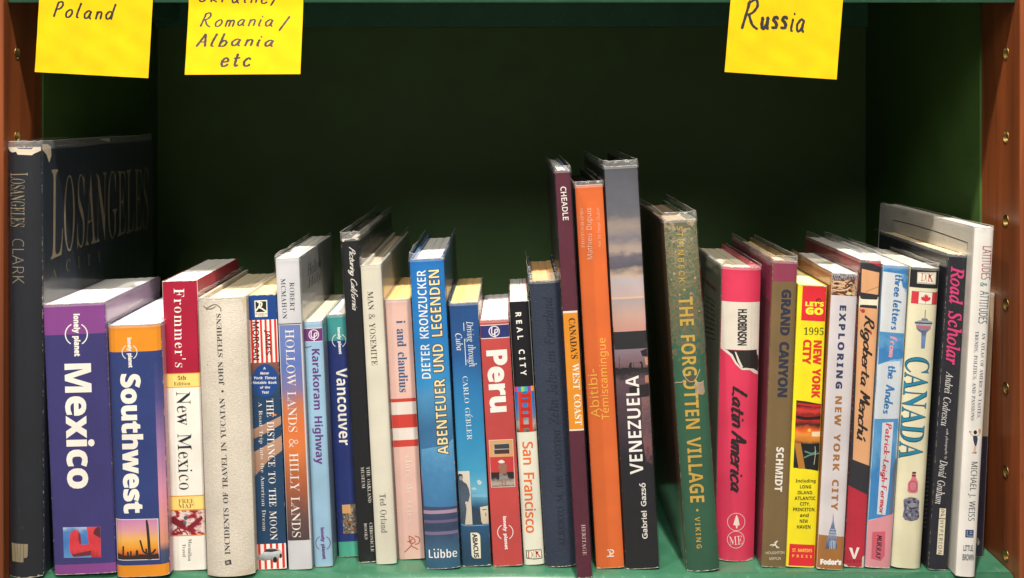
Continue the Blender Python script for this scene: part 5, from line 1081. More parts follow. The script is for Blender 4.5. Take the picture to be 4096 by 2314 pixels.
HOLE_Z = [.383 - .0624*i for i in range(7)]
HOLE_Y, HOLE_R = .8595, .0045
def upright(xin, xout):
    """board with a row of round holes bored in its inner face"""
    s = 1 if xout < xin else -1          # the inner face looks along +s
    z0, z1, y0, y1 = -.06, .50, YF, .8935
    outer = [(y0+.001, z0), (y1, z0), (y1, z1), (y0+.001, z1)]
    holes = [[(HOLE_Y + HOLE_R*math.cos(k*math.pi/9), z + HOLE_R*math.sin(k*math.pi/9)) for k in range(18)] for z in HOLE_Z]
    loops = [outer] + holes
    pts = [p for l in loops for p in l]
    V = [(xin, y, z) for y, z in pts]
    Fc = [tuple(t) for t in tessellate_polygon([[Vector((y, z, 0)) for y, z in l] for l in loops])]
    b = len(V)
    V += [(xout, y1, z0), (xout, y1, z1), (xout, y0, z0), (xout, y0, z1), (xin - s*.001, y0, z0), (xin - s*.001, y0, z1)]
    Fc += [(1, 2, b+1, b), (b+2, b+3, b+5, b+4), (b+4, b+5, 3, 0), (b, b+1, b+3, b+2)]
    me = mesh_from('upright', V, Fc)
    bm = bmesh.new(); bm.from_mesh(me); bmesh.ops.recalc_face_normals(bm, faces=list(bm.faces)); bm.to_mesh(me); bm.free()
    o = cpart('upright', me, WOOD)
    # brass sleeves in the holes
    n = 20
    V, Fc = [], []
    prof = [(HOLE_R + .0004, 0.0), (HOLE_R + .0004, .0002), (HOLE_R + .0001, .0004), (HOLE_R - .0003, .0002), (HOLE_R - .0007, -.004), (HOLE_R - .0012, -.0045), (HOLE_R - .0012, -.020), (.0001, -.0205)]
    for r, x in prof:
        for k in range(n):
            a = 2*math.pi*k/n; V.append((s*x, r*math.cos(a), r*math.sin(a)))
    for j in range(len(prof)-1):
        for k in range(n): Fc.append((j*n+k, j*n+(k+1) % n, (j+1)*n+(k+1) % n, (j+1)*n+k))
    sm = mesh_from('pin_socket', V, Fc, True); sm.materials.append(BRASS); sm.materials.append(MC.setdefault('bore', plain('dark_bore', (.03, .018, .008), .7)))
    for k, f in enumerate(sm.polygons): f.material_index = 1 if k >= 5*n else 0  # inner bore coloured dark, standing in for shade down the hole
    for z in HOLE_Z:
        k = link('pin_socket', sm, o); k.location = (xin, HOLE_Y, z)
    # narrow rear strip of the wooden side, with a joint between
    cpart('rear_strip', box_mesh('rear_strip', min(xin - s*.0012, xout), max(xin - s*.0012, xout), .8942, YW, -.06, .50, .0004, 1), WOOD)
    return o
upright(XL, XL - .05)
upright(XR, XR + .05)
for s, x in ((1, XL), (-1, XR)):
    xo = x - s*.012
    cpart('metal_side_panel', box_mesh('metal_side_panel', min(x, xo), max(x, xo), YW + .0004, YB, -.06, .50), DARKG)
    V = [(0, 0, 0)]; n = 10
    V = [(.0012*s, 0, 0)] + [(.0004*s, .0016*math.cos(2*math.pi*k/n), .0016*math.sin(2*math.pi*k/n)) for k in range(n)] + [(0, .002*math.cos(2*math.pi*k/n), .002*math.sin(2*math.pi*k/n)) for k in range(n)]
    Fc = [(0, 1+k, 1+(k+1) % n) for k in range(n)] + [(1+k, n+1+k, n+1+(k+1) % n, 1+(k+1) % n) for k in range(n)]
    me = mesh_from('rivet', V, Fc, True); me.materials.append(MC.setdefault('rivet', plain('rivet_paint', (.12, .08, .06), .4)))
    for z in (.29, .355, .22, .40):
        o = cpart('rivet', me, None); o.location = (x, 1.165 - YF, z)
cpart('back_panel', box_mesh('back_panel', XL - .012, XR + .012, YB + .0004, YB + .012, -.06, .50), BACKG)

def shelf(z, lip, flange):
    prof = [(YB - .002, z), (.8500, z)]
    for k in range(1, 7):
        a = math.pi/2*k/6
        prof.append((.8500 - .0075*math.sin(a), z - .0075 + .0075*math.cos(a)))
    prof += [(.8425, z - lip + .0015), (.8432, z - lip), (.8455, z - lip), (.8462, z - lip + .0015), (.8462, z - .008), (.850, z - .0035)]
    if flange: prof += [(YB - .0100, z - .0035), (YB - .0100, z - flange), (YB - .002, z - flange)]
    else: prof += [(YB - .002, z - .0035)]
    x0, x1 = XL + .0006, XR - .0006
    m = len(prof); V = [(x0, y, zz) for y, zz in prof] + [(x1, y, zz) for y, zz in prof]
    Fc = [(i, (i+1) % m, m+(i+1) % m, m+i) for i in range(m)] + [tuple(range(m)), tuple(reversed(range(m, 2*m)))]
    me = mesh_from('metal_shelf', V, Fc)
    bm = bmesh.new(); bm.from_mesh(me); bmesh.ops.recalc_face_normals(bm, faces=list(bm.faces)); bm.to_mesh(me); bm.free()
    for f in me.polygons[1:8]: f.use_smooth = True
    return cpart('metal_shelf', me, GREEN)
shelf(0.0, .045, 0)
up = shelf(.4600, .0405, .033)
cpart('shelf_bracket', box_mesh('shelf_bracket', XL + .0008, XL + .026, 1.08, 1.186, .431, .4555, .001), GREEN)

# ------------------------------------------------------------------ sticky notes
def note_mat():
    m, nt, bs, N, L = newmat('yellow_note_paper')
    tc = N('ShaderNodeTexCoord')
    no = N('ShaderNodeTexNoise'); no.inputs['Scale'].default_value = 55; no.inputs['Detail'].default_value = 8; L(tc.outputs['Object'], no.inputs[0])
    cr = N('ShaderNodeValToRGB'); L(no.outputs['Fac'], cr.inputs[0]); e = cr.color_ramp.elements
    e[0].position = .3; e[0].color = (.58, .36, .0, 1); e[1].position = .75; e[1].color = (.64, .43, .0, 1)
    L(cr.outputs[0], bs.inputs['Base Color']); bs.inputs['Roughness'].default_value = .8; bs.inputs['Specular IOR Level'].default_value = .2
    bp = N('ShaderNodeBump'); bp.inputs['Strength'].default_value = .15; bp.inputs['Distance'].default_value = .0008
    L(no.outputs['Fac'], bp.inputs['Height']); L(bp.outputs[0], bs.inputs['Normal'])
    return m
NOTE = note_mat()
INK = plain('black_marker', (.012, .012, .014), .5)
class Note(Surf):
    def __init__(s, label, K, bl, br, tr, tl, bend, seed):
        s.d = .8412; s.kind = 'S'; s.b = s; s.bulge = 0
        P = [at(px(K, *p), s.d) for p in (bl, br, tr, tl)]
        s.P = [Vector((p.x, p.z)) for p in P]
        # square sheet: carry on above the frame
        wd = (s.P[1] - s.P[0]).length
        upv = ((s.P[2] - s.P[1]).normalized() + (s.P[3] - s.P[0]).normalized()).normalized()
        s.P[2] = s.P[1] + upv*wd; s.P[3] = s.P[0] + upv*wd
        s.bend, s.seed = bend, seed
        s.w = s.h = s.D = wd
        n = 26; V, Fc = [], []
        for side in (0, 1):
            for j in range(n+1):
                for i in range(n+1):
                    a = s.P[0].lerp(s.P[1], i/n); c = s.P[3].lerp(s.P[2], i/n); q = a.lerp(c, j/n)
                    V.append((q.x, s.f(q.x, q.y) + .00022*side, q.y))
        m = (n+1)**2; g = lambda i, j: j*(n+1)+i
        for j in range(n):
            for i in range(n):
                Fc.append((g(i,j), g(i+1,j), g(i+1,j+1), g(i,j+1)))
                Fc.append((m+g(i,j), m+g(i,j+1), m+g(i+1,j+1), m+g(i+1,j)))
        for i in range(n):
            Fc += [(g(i,0), m+g(i,0), m+g(i+1,0), g(i+1,0)), (g(i,n), g(i+1,n), m+g(i+1,n), m+g(i,n)),
                   (g(0,i), g(0,i+1), m+g(0,i+1), m+g(0,i)), (g(n,i), m+g(n,i), m+g(n,i+1), g(n,i+1))]
        nm = mesh_from('sticky_note', V, Fc, True)
        nm.set_sharp_from_angle(angle=math.radians(40))
        s.part = link('sticky_note', nm, None, NOTE)
        s.part['label'] = label; s.part['category'] = 'note'; s.part['group'] = 'yellow notes stuck to the upper shelf edge'
    def f(s, x, z):
        t = max(0.0, (.4195 + .004*math.sin(s.seed) - z))
        c = s.bend(t)
        return s.d - .0003 - c - .0004*math.sin(x*70 + s.seed)*min(1, t*60) - .0001*math.sin(x*210 + z*320 + s.seed)*min(1, t*90)
    def uv(s, p):
        q = at(p, s.d); return Vector((q.x, q.z))
    def put(s, u, v, off): return (u, s.f(u, v) - off - .00008, v)
    def write(s, t, K, x0, y0, x1, y1, h, seed=1, slant=.18, gap=.2, pen=.1):
        s.text(t, 'S', K, x0, y0, x1, y1, h, '000000', slant=slant, hand=gap, pen=pen, seed=seed, mat=INK, layer=1)

n1 = Note('yellow sticky note reading Poland, leftmost on the upper shelf edge', 'N', (285, 573), (1183, 622), (1205, 0), (318, 0), lambda t: .5*t*t, 1)
n1.write('Poland', 'N', 425, 70, 922, 100, 138, seed=3, slant=.2, gap=.32, pen=.115)
n2 = Note('yellow sticky note reading Romania, Albania etc, with a fold across its top', 'N', (1490, 597), (2397, 592), (2393, 0), (1508, 0), lambda t: .17*max(0, t - .007), 2)
n2.write('Ukraine/', 'N', 1575, -40, 2235, -22, 150, seed=5, slant=.2, gap=.3)
n2.write('Romania', 'N', 1590, 160, 2175, 160, 122, seed=8, slant=.25, gap=.26, pen=.1)
n2.write('/', 'N', 2215, 190, 2305, 190, 120, seed=2, slant=.3, pen=.14)
n2.write('Albania', 'N', 1565, 322, 2185, 322, 110, seed=4, slant=.25, gap=.28, pen=.11)
n2.write('etc', 'N', 1765, 488, 2010, 478, 110, seed=6, slant=.25, gap=.3, pen=.13)
n3 = Note('yellow sticky note reading Russia, tilted, at the right of the upper shelf', 'R', (192, 573), (1077, 633), (1133, 0), (243, 0), lambda t: .5*t*t, 4)
n3.write('R', 'R', 318, 120, 470, 115, 250, seed=3, slant=.25, pen=.085)
n3.write('uss', 'R', 475, 185, 700, 180, 115, seed=4, slant=.2, gap=.18, pen=.16)
n3.write('ia', 'R', 715, 180, 832, 185, 160, seed=9, slant=.2, gap=.2, pen=.12)

# ------------------------------------------------------------------ books, left to right
SH = 'books standing in a row on the green shelf'
# 1 Los Angeles
b = Book('tall dark navy Los Angeles book in clear film, leftmost on the shelf', (33, 588), (168, 590), (41, 2304), (175, 2302), .262, '171B23', '2A3240', '2A3240', 'D8CDB8', 'hard', .0045, 2.4, .0043, wear=.7)  # boards lighter and bluer than the spine: film sheen put into their colour
s = b.S
s.text('L', 'R', 'A', 121, 279, 122, 309, 108, '8C8068', bold=-.02)
s.text('OSANGELES', 'R', 'A', 114, 312, 113, 590, 92, '8C8068', bold=-.025)
s.text('CLARK', 'S', 'A', 118, 660, 119, 921, 76, '7C7464', bold=-.018)
for q in ([(80,1222),(102,1222),(113,1337),(86,1338)], [(104,1222),(122,1222),(130,1338),(115,1337)], [(124,1222),(146,1222),(141,1339),(131,1338)], [(148,1222),(166,1222),(166,1338),(143,1339)], [(168,1222),(194,1223),(192,1300),(184,1310),(168,1311)]):
    s.poly('C', q, '8F8268', 3, 'emblem')
s.poly('A', [(52,128),(72,117),(115,128),(120,140),(195,142),(206,128),(225,120),(238,118),(240,150),(222,160),(206,168),(198,176),(117,172),(108,156),(80,160),(60,152)], 'DCCDB6', 5, 'torn_paper')
b.R.poly('A', [(247,114),(275,112),(296,128),(298,178),(285,222),(271,176),(247,148)], 'D8C8B0', 5, 'torn_paper')
b.R.poly('A', [(575,83),(636,78),(640,100),(610,92)], 'D8C8B0', 5, 'torn_paper')
b.R.text('L', 'R', 'A', 297, 522, 366, 512, 515, 'A0927A', bold=-.02)
b.R.text('OSANGELES', 'R', 'A', 372, 520, 862, 425, 400, 'A0927A', bold=-.03)
b.R.text('A', 'R', 'A', 302, 868, 330, 858, 50, '8C8068', bold=-.03); b.R.text('CITY', 'R', 'A', 385, 820, 588, 765, 66, '8C8068', bold=-.03, track=True)
# 2 Mexico
b = Book('thick dark blue Mexico guide with purple bands at head and foot', (172, 1218), (421, 1214), (220, 2301), (468, 2292), .130, '383470', '5B3A72', 'A88BB0', 'F4F2EE', bulge=.0012, p=8, sleeve=.001)  # front cover paled: sheen of the plastic put into its colour
s = b.S
s.band('A', -9999, 1217, '83408A'); s.band('C', 1360, 1440, '83408A')
planet(s, 'A', 444, 1098, 450, 1345, 48, 448, 1217, 64, 'F0ECE6')
s.text('Mexico', 'B', 'C', 503, 85, 523, 880, 182, 'F2EEE4', bold=.012)
b.R.poly('A', [(622,1040),(932,886),(932,966),(622,1150)], 'B49ABC', 1, 'colour_band')  # purple band on the cover, whitened by painted plastic sheen
b.R.text('lonely planet', 'B', 'A', 750, 1060, 832, 1015, 22, 'F0E8E6')
s.poly('Z1', [(935,30),(1490,20),(1497,470),(950,480)], grad(((0,'5E8FC4'),(.5,'3E74B8'),(.85,'4D7FC0'),(1,'A9BFD8')), .5, (3, 4)), 2, 'picture')
s.poly('Z1', [(1030,200),(1040,140),(1060,92),(1110,62),(1160,75),(1190,125),(1200,270),(1215,288),(1315,275),(1284,25),(1488,20),(1495,470),(1350,472),(1353,442),(1095,465),(1048,405),(1030,340)], grad(((0,'B02A32'),(.3,'D63C46'),(.6,'C8333C'),(1,'D9424A')), .8, (9, 1.5)), 3, 'picture_shape')
s.poly('Z1', [(1062,430),(1350,368),(1352,440),(1098,464)], '6A2A30', 4, 'picture_shape')
s.poly('Z1', [(1380,120),(1400,60),(1440,24),(1487,22),(1490,185),(1420,150)], '5A2430', 4, 'picture_shape')
s.poly('Z1', [(1165,95),(1195,140),(1205,268),(1180,270),(1160,180)], '7E2630', 4, 'picture_shape')
# 3 Southwest
b = Book('blue Southwest guide with orange bands and a saguaro sunset picture', (430, 1301), (646, 1290), (470, 2304), (679, 2292), .130, '2A3B78', '2A3B78', 'C98A9A', 'F2F0EC', bulge=.0042, p=7, sleeve=.0012)
s = b.S
s.band('A', -9999, 1313, 'E8921C'); s.band('C', 1357, 1440, 'E8921C')
s.band('C', 60, 1352, grad(((0,'3A4A70'),(.06,'4C5574'),(.1,'E09A78'),(.3,'D98FA0'),(.55,'A77BA8'),(.8,'4A4A86'),(1,'2A3B78'))), 2, u0=.865)
planet(s, 'A', 760, 1232, 769, 1405, 33, 765, 1316, 43, 'F0ECE6')
s.text('Southwest', 'B', 'C', 845, 145, 868, 1028, 137, 'F2EEE4', bold=.02)
s.poly('C', [(742,1068),(1018,1062),(1026,1322),(752,1330)], 'E8E0DC', 3, 'picture_frame')
s.poly('C', [(746,1072),(1014,1066),(1022,1318),(756,1325)], grad(((0,'3A1E1A'),(.1,'7A3A20'),(.16,'D86A22'),(.3,'EFA02A'),(.5,'EEB45A'),(.75,'D99AA4'),(1,'C884B4')), .07, (14, 3)), 4, 'picture')
s.poly('Z1', [(2200,478),(2205,380),(2195,200),(2178,0),(2170,-90),(2195,-110),(2215,-20),(2232,150),(2250,380),(2255,478)], '2A2620', 5, 'picture_shape')
s.lines('Z1', [[(2092,200),(2110,270),(2140,360),(2200,395)], [(2312,330),(2280,375),(2240,395)], [(2178,325),(2185,370)], [(1842,290),(1840,430)], [(1910,370),(1915,440)], [(1955,360),(1955,440)]], 26, '2A2620', 6, 'picture_shape')
s.poly('Z1', [(2022,478),(2025,360),(2042,330),(2062,350),(2072,478)], '2A2620', 5, 'picture_shape')
s.poly('Z1', [(1748,478),(1748,395),(1800,405),(1850,425),(1950,435),(2100,400),(2200,410),(2300,400),(2362,390),(2370,468)], '35201E', 5, 'picture_shape')
# 4 New Mexico
b = Book('white New Mexico guide with crimson top, yellow bands and FREE MAP!', (646, 1128), (790, 1120), (687, 2284), (825, 2277), .128, 'E6E2D8', '7A1C30', 'A83048', 'F6F2EA', bulge=.0008)
s = b.S
s.band('D', -9999, 1127, 'A01C38')
s.band('D', 1127, 1247, 'D98A2C'); s.band('D', 1134, 1241, 'F0D27A', 2)
s.band('E', 822, 936, 'D98A2C'); s.band('E', 830, 928, 'F0D27A', 2)
s.band('E', 936, 1124, grad(((0,'B8A0A0'),(.3,'7E2430'),(.42,'9C2C38'),(.5,'C8A6A0'),(.62,'E2D6CE'),(.8,'8A4048'),(1,'D9CCC6')), 1.6, (3.5, 3.2), axis=None))
s.poly('E', [(160,1000),(180,980),(275,1040),(265,1075),(235,1070),(165,1030)], '74202C', 3, 'picture_shape')
s.poly('E', [(285,1060),(395,975),(405,1000),(320,1085),(295,1085)], '7C2430', 3, 'picture_shape')
s.disc('E', 268, 1030, 14, '5E6878'); s.disc('E', 275, 992, 16, '4E5668')
s.lines('E', [[(165,1110),(230,1070),(330,1100)], [(180,1120),(260,1095),(290,1118)], [(210,1060),(250,1112)], [(300,1090),(345,1118)]], 9, '8C2030')
s.band('E', 1122, 1130, 'D98A2C', 2)
s.text("Frommer's", 'R', 'D', 245, 425, 256, 1078, 90, 'F4EEE6', bold=-.015, track=True)
s.text('5th', 'R', 'D', 233, 1168, 303, 1163, 36, '3A3026'); s.text('Edition', 'R', 'D', 202, 1216, 337, 1212, 30, '3A3026', bold=-.01)
s.text('New Mexico', 'R', 'E', 255, 30, 277, 777, 108, '22303A', bold=-.02)
s.text('FREE', 'R', 'E', 218, 866, 338, 861, 32, '6A4422', bold=-.02); s.text('MAP!', 'R', 'E', 218, 903, 340, 898, 32, '6A4422', bold=-.02)
s.text('Macmillan', 'R', 'E', 308, 1152, 306, 1320, 26, '4A463E', bold=-.02); s.text('Travel', 'R', 'E', 262, 1190, 264, 1288, 26, '4A463E', bold=-.02)
# 5 Yucatan
b = Book('worn beige cloth book about travel in Yucatan with dark lettering', (788, 1192), (985, 1180), (831, 2300), (1018, 2286), .150, 'D8CFC0', 'CCC2B0', 'CCC2B0', 'E8D9B8', 'hard', .0055, 2.6, .0035, wear=1.0, cloth=True)
s = b.S
s.text('INCIDENTS OF TRAVEL IN YUCATAN', 'R', 'E', 605, 1250, 563, 68, 41, '3C3E44', bold=-.008)
s.disc('E', 567, 16, 9, '3C3E44')
s.text('JOHN STEPHENS', 'R', 'D', 611, 1212, 588, 625, 47, '3C3E44', bold=-.008)
s.poly('E', [(583,1300),(630,1290),(636,1325),(590,1333)], '34343A', 3, 'emblem')
s.poly('E', [(593,1306),(618,1302),(622,1320),(598,1324)], 'A8A094', 4, 'emblem')
s.poly('D', [(392,480),(792,472),(797,560),(785,640),(775,540),(760,505),(735,492),(690,500),(640,492),(600,506),(540,496),(500,512),(470,500),(430,508),(400,525),(394,560)], 'CDBF9F', 3, 'torn_cloth')
s.lines('D', [[(455,565),(480,580),(520,560),(560,548),(600,575),(605,605)], [(480,590),(530,582),(560,565)]], 9, '8A8274', 4, 'crease')
s.poly('E', [(445,1425),(445,1395),(520,1412),(620,1408),(700,1380),(760,1372),(790,1330),(797,1395),(700,1418)], 'D2C6B0', 3, 'torn_cloth')
s.disc('D', 490, 1048, 4, '8A3030')
# 6 Distance to the Moon
b = Book('navy paperback The Distance to the Moon with red striped blocks', (986, 1185), (1106, 1179), (1029, 2280), (1149, 2277), .128, '24405F', '24405F', '24405F', 'F0D8A4', bulge=.0008)
s = b.S
s.band('D', -9999, 685, '1C4284')
s.band('D', 685, 1040, 'ECE6E0')
for i in range(6): s.band('D', 685, 1040, 'D2342F', 2, u0=.1 + i*.158, u1=.1 + i*.158 + .075)
s.band('D', 1040, 1330, grad(((0,'24405F'),(.45,'3C4658'),(.8,'6E4A44'),(1,'7E544A')), .1))
s.poly('D', [(870,525),(976,520),(980,658),(876,662)], 'E6E0D0', 3, 'emblem')
s.poly('D', [(878,533),(968,530),(970,618),(882,622)], '1E2A28', 4, 'emblem')
s.lines('D', [[(880,612),(910,570),(912,535)], [(895,536),(930,545),(925,572),(900,580)], [(900,580),(930,590),(968,616)]], 12, 'E6E0D0', 5)
s.text('RIVERHEAD', 'R', 'D', 880, 637, 976, 634, 15, '2A2A2A', bold=-.015, layer=5); s.text('BOOKS', 'R', 'D', 902, 651, 956, 650, 11, '2A2A2A', bold=-.015, layer=5)
s.text('JAMES', 'S', 'D', 976, 768, 980, 976, 52, '201C1C', bold=.01); s.text('MORGAN', 'S', 'D', 882, 700, 886, 1018, 54, '201C1C', bold=.01)
s.poly('E', [(775,325),(860,285),(1004,215),(1010,275),(900,340),(780,398)], grad(((0,'9A7866'),(1,'B08C78')), .6, (3, 12)), 3)
s.poly('E', [(780,500),(870,450),(1012,360),(1016,475),(900,560),(788,692)], grad(((0,'A07C68'),(1,'AE8A74')), .6, (3, 12)), 3)
s.poly('E', [(940,195),(968,205),(960,218),(932,210)], 'D07A3C', 4)
s.disc('D', 960, 1190, 108, '1E4484', ry=139, layer=4)
for t, x0, x1, y, h, f in (('A',944,964,1088,20,'B'),('New',918,992,1129,22,'B'),('York Times',866,1052,1167,24,'B'),('Notable Book',862,1056,1206,23,'B'),('of the',918,1000,1246,21,'B'),('Year',932,992,1287,24,'B')):
    s.text(t, f, 'D', x0, y, x1, y-2, h, 'E8E4E0', slant=.2 if t in ('New', 'York Times') else 0)
s.text('THE DISTANCE TO THE MOON', 'R', 'E', 915, 85, 946, 1160, 54, 'EAE4DC', bold=-.02)
s.text('A Road Trip into the American Dream', 'R', 'E', 838, 112, 871, 1092, 36, 'E0D8CE', bold=-.02)
s.band('E', 1190, 1400, 'ECE6E0')
for i in range(5): s.band('E', 1190, 1400, 'D2342F', 2, u0=.06 + i*.2, u1=.06 + i*.2 + .085)
s.poly('E', [(818,1300),(822,1285),(860,1262),(880,1232),(920,1222),(985,1230),(1005,1250),(1010,1275),(1002,1295),(975,1300),(960,1328),(940,1330),(930,1308),(880,1318),(830,1312)], grad(((0,'5E6264'),(.4,'9AA0A2'),(.7,'C4C8C8'),(1,'8E9496')), .3, (5, 5)), 5)
s.poly('E', [(868,1250),(885,1230),(960,1230),(985,1240),(930,1252)], '30383C', 6)
s.disc('E', 955, 1310, 15, '1E2022', ry=22, layer=7); s.disc('E', 998, 1280, 9, '1E2022', ry=17, layer=7)
# 7 Hollow Lands
b = Book('Hollow Lands & Hilly Lands book with grey head and blue to orange dusk spine', (1101, 1034), (1196, 1034), (1156, 2280), (1248, 2274), .156, 'CFCFD4', 'C9C9CC', 'C4C4C6', 'F2EEE6', bulge=.0010, sleeve=.003)
s = b.S
s.band('D', 722, 1e9, 'DADADC') if False else None
s.band('D', 714, 721, '26262C')
s.poly('P', [(1118,1301),(1201,1299),(1239,2156),(1152,2160)], grad(((0,'4A3C3E'),(.12,'6A4A44'),(.24,'A45A3A'),(.42,'D8793E'),(.55,'D9743A'),(.63,'C97A58'),(.69,'8A7AA4'),(.8,'5C74B8'),(1,'6E82BE')), .1, (2, 9)), 1, 'picture')
s.band('E', 1157, 1162, '2A3048', 2)
s.text('ROBERT', 'R', 'D', 1182, 372, 1186, 612, 40, '2E2E34', bold=-.028, track=True); s.text('MCMAHON', 'R', 'D', 1108, 342, 1124, 674, 40, '2E2E34', bold=-.028, track=True)
s.text('HOLLOW LANDS & HILLY LANDS', 'R', 'F', 729, 828, 747, 1350, 23, 'EDE6E0', bold=-.02, track=True)
b.R.text('Hollow', 'I', 'D', 1308, 275, 1420, 205, 105, '3A3A3C'); b.R.text('Hilly', 'I', 'D', 1312, 395, 1420, 320, 100, '3A3A3C')
# 8 Karakoram
b = Book('slim pale blue Karakoram Highway guide with purple lettering', (1216, 1287), (1289, 1283), (1259, 2267), (1333, 2260), .128, '97BDD8', '8FA8B4', '8A98A4', 'E6DCC0', bulge=.0016, p=6, sleeve=.002)
s = b.S
s.band('D', 755, 862, '74307C'); s.band('D', 750, 756, 'E0D8E0', 2); s.band('D', 861, 867, 'E0D8E0', 2)
s.ring('D', 1365, 806, 40, 7, 'EDE6EC'); s.lines('D', [[(1345,770),(1345,825),(1375,825)], [(1368,800),(1385,790),(1392,805),(1380,818),(1368,815)], [(1368,800),(1368,858)]], 8, 'EDE6EC')
s.text('Karakoram Highway', 'B', 'F', 792, 877, 803, 1166, 27, '63327E')
planet(s, 'E', 1312, 1062, 1328, 1303, 36, 1321, 1181, 55, '6A4A86')
s.lines('D', [[(1284,905),(1310,912),(1345,900)], [(1290,915),(1320,906)]], 5, '5A6A78')
# 9 Vancouver
b = Book('navy Vancouver guide with teal bands, set back between pale blue and black books', (1307, 1261), (1388, 1256), (1356, 2229), (1438, 2222), .118, '1B2E70', '4A8C8C', '1B2E70', 'F4F2EE', bulge=.0008, sleeve=.001)
s = b.S
s.band('H1', -9999, 1114, '3C9494'); s.band('H2', 1190, 1310, '4AA890')
planet(s, 'H1', 281, 1018, 293, 1212, 30, 285, 1114, 49, 'E6ECEA')
s.text('Vancouver', 'B', 'F', 859, 926, 867, 1119, 28, 'F0ECE4')
s.poly('H2', [(212,928),(316,920),(322,1130),(222,1134)], grad(((0,'6E5A50'),(.2,'26303C'),(.35,'A8805E'),(.5,'1E2A34'),(.62,'7A8A86'),(.75,'C89A66'),(.9,'2A4048'),(1,'6A5A4C')), 2.4, (2.5, 5), axis=None), 3, 'picture')
s.poly('H2', [(212,928),(270,924),(275,985),(216,990)], 'D8A468', 4)
# 10 California
b = Book('slim black Picturing California book with white script and torn film', (1365, 956), (1436, 953), (1435, 2252), (1504, 2247), .235, '101218', '101218', '111216', 'B8B0A0', 'hard', .0010, 6, .0048, wear=.8)
s = b.S
s.text('Picturing California', 'S', 'H1', 372, 432, 398, 896, 62, 'E8E4DC', slant=.5, hand=.02, pen=.085, seed=5)
s.text('THE OAKLAND', 'R', 'H2', 398, 655, 411, 910, 23, 'D8D4CC', bold=-.015); s.text('MUSEUM', 'R', 'H2', 357, 657, 367, 808, 23, 'D8D4CC', bold=-.015)
s.text('CHRONICLE', 'R', 'H2', 418, 1055, 430, 1263, 21, 'D8D4CC', bold=-.015); s.text('BOOKS', 'R', 'H2', 379, 1058, 386, 1173, 21, 'D8D4CC', bold=-.015)
s.poly('H1', [(303,372),(430,366),(432,380),(400,372),(350,380),(325,384),(318,398),(306,390)], 'DCD2BC', 5, 'torn_paper')
# 11 Yosemite
b = Book('ivory Man & Yosemite book in crumpled clear film', (1445, 1063), (1524, 1061), (1506, 2258), (1590, 2255), .235, 'DAD5C4', 'D6D0C0', 'D8D3C6', 'C8B8A0', 'hard', .0014, 5, .0055, wear=.6)
s = b.S
s.text('MAN & YOSEMITE', 'R', 'H1', 513, 755, 546, 1292, 45, '35332E', bold=-.03)
s.text('Ted Orland', 'R', 'H2', 503, 846, 515, 1125, 46, '35332E', bold=-.03)
# 12 Claudius
b = Book('pale pink paperback i and claudius with red and white stripes', (1541, 1204), (1643, 1201), (1598, 2240), (1700, 2239), .122, 'E4BCB0', 'DDB4A6', 'DDB4A6', 'EFC682', bulge=.0006, sleeve=.0008)
s = b.S
for y0, y1, c in ((168,192,'CC4034'),(194,281,'E6DCD2'),(283,377,'CC4034'),(379,464,'E6DCD2'),(464,512,'CC4034')): s.band('H2', y0, y1, c)
s.text('i and claudius', 'R', 'F', 1008, 806, 1016, 986, 23, '2C5A88')
s.text('clare de vries', 'R', 'H2', 688, 575, 706, 1050, 46, 'EAD8C4', bold=-.01)
s.lines('H2', [[(690,1150),(720,1165),(735,1190),(710,1205),(695,1190),(715,1170)], [(735,1150),(765,1165),(760,1200),(735,1210)], [(710,1205),(700,1225),(660,1265)], [(705,1220),(755,1245)], [(680,1190),(712,1192)], [(690,1150),(695,1190)]], 6, 'B4583C')
# 13 Kronzucker
b = Book('bright blue German hardback with large yellow outlined title reading upward', (1639, 1040), (1775, 1030), (1706, 2276), (1843, 2268), .175, grad(((0,'2E5A78'),(.06,'38607E'),(.13,'2E3E5C'),(.2,'3A4A6C'),(.26,'56587E'),(.3,'8A7CA0'),(.325,'6A8CB0'),(.36,'3C6E9E'),(.45,'34709E'),(.56,'4C90C0'),(.6,'2E8CC8'),(.75,'1E7CC4'),(1,'1670BC')), .05, (3, 14)), '1A5A94', '2A5C8C', 'F6F4EE', 'hard', .0026, 3, .0047, wear=.6)
s = b.S
s.poly('H2', [(778,530),(860,512),(950,500),(1022,445),(1040,880),(1046,935),(800,938),(785,700)], grad(((0,'3E78A8'),(.5,'4684B4'),(.92,'5A9CC8'),(1,'7AB4DA')), .5, (6, 10)), 1)
s.band('H2', 960, 985, 'A88CA4'); s.band('H2', 1030, 1050, '6A5A80'); s.band('H2', 1112, 1135, '74688C')
s.text('DIETER KRONZUCKER', 'B', 'H1', 922, 1386, 882, 600, 66, 'ECF0F2', bold=-.01)
s.text('ABENTEUER UND LEGENDEN', 'B', 'F', 1115, 1141, 1091, 678, 27, '2A2A22', bold=-.005, grow=.03, layer=5)
s.text('ABENTEUER UND LEGENDEN', 'B', 'F', 1115, 1141, 1091, 678, 27, 'F0DCA8', bold=-.005, layer=7)
s.text('Lübbe', 'B', 'H2', 833, 1270, 1034, 1262, 68, 'F0F0EE', bold=-.01)
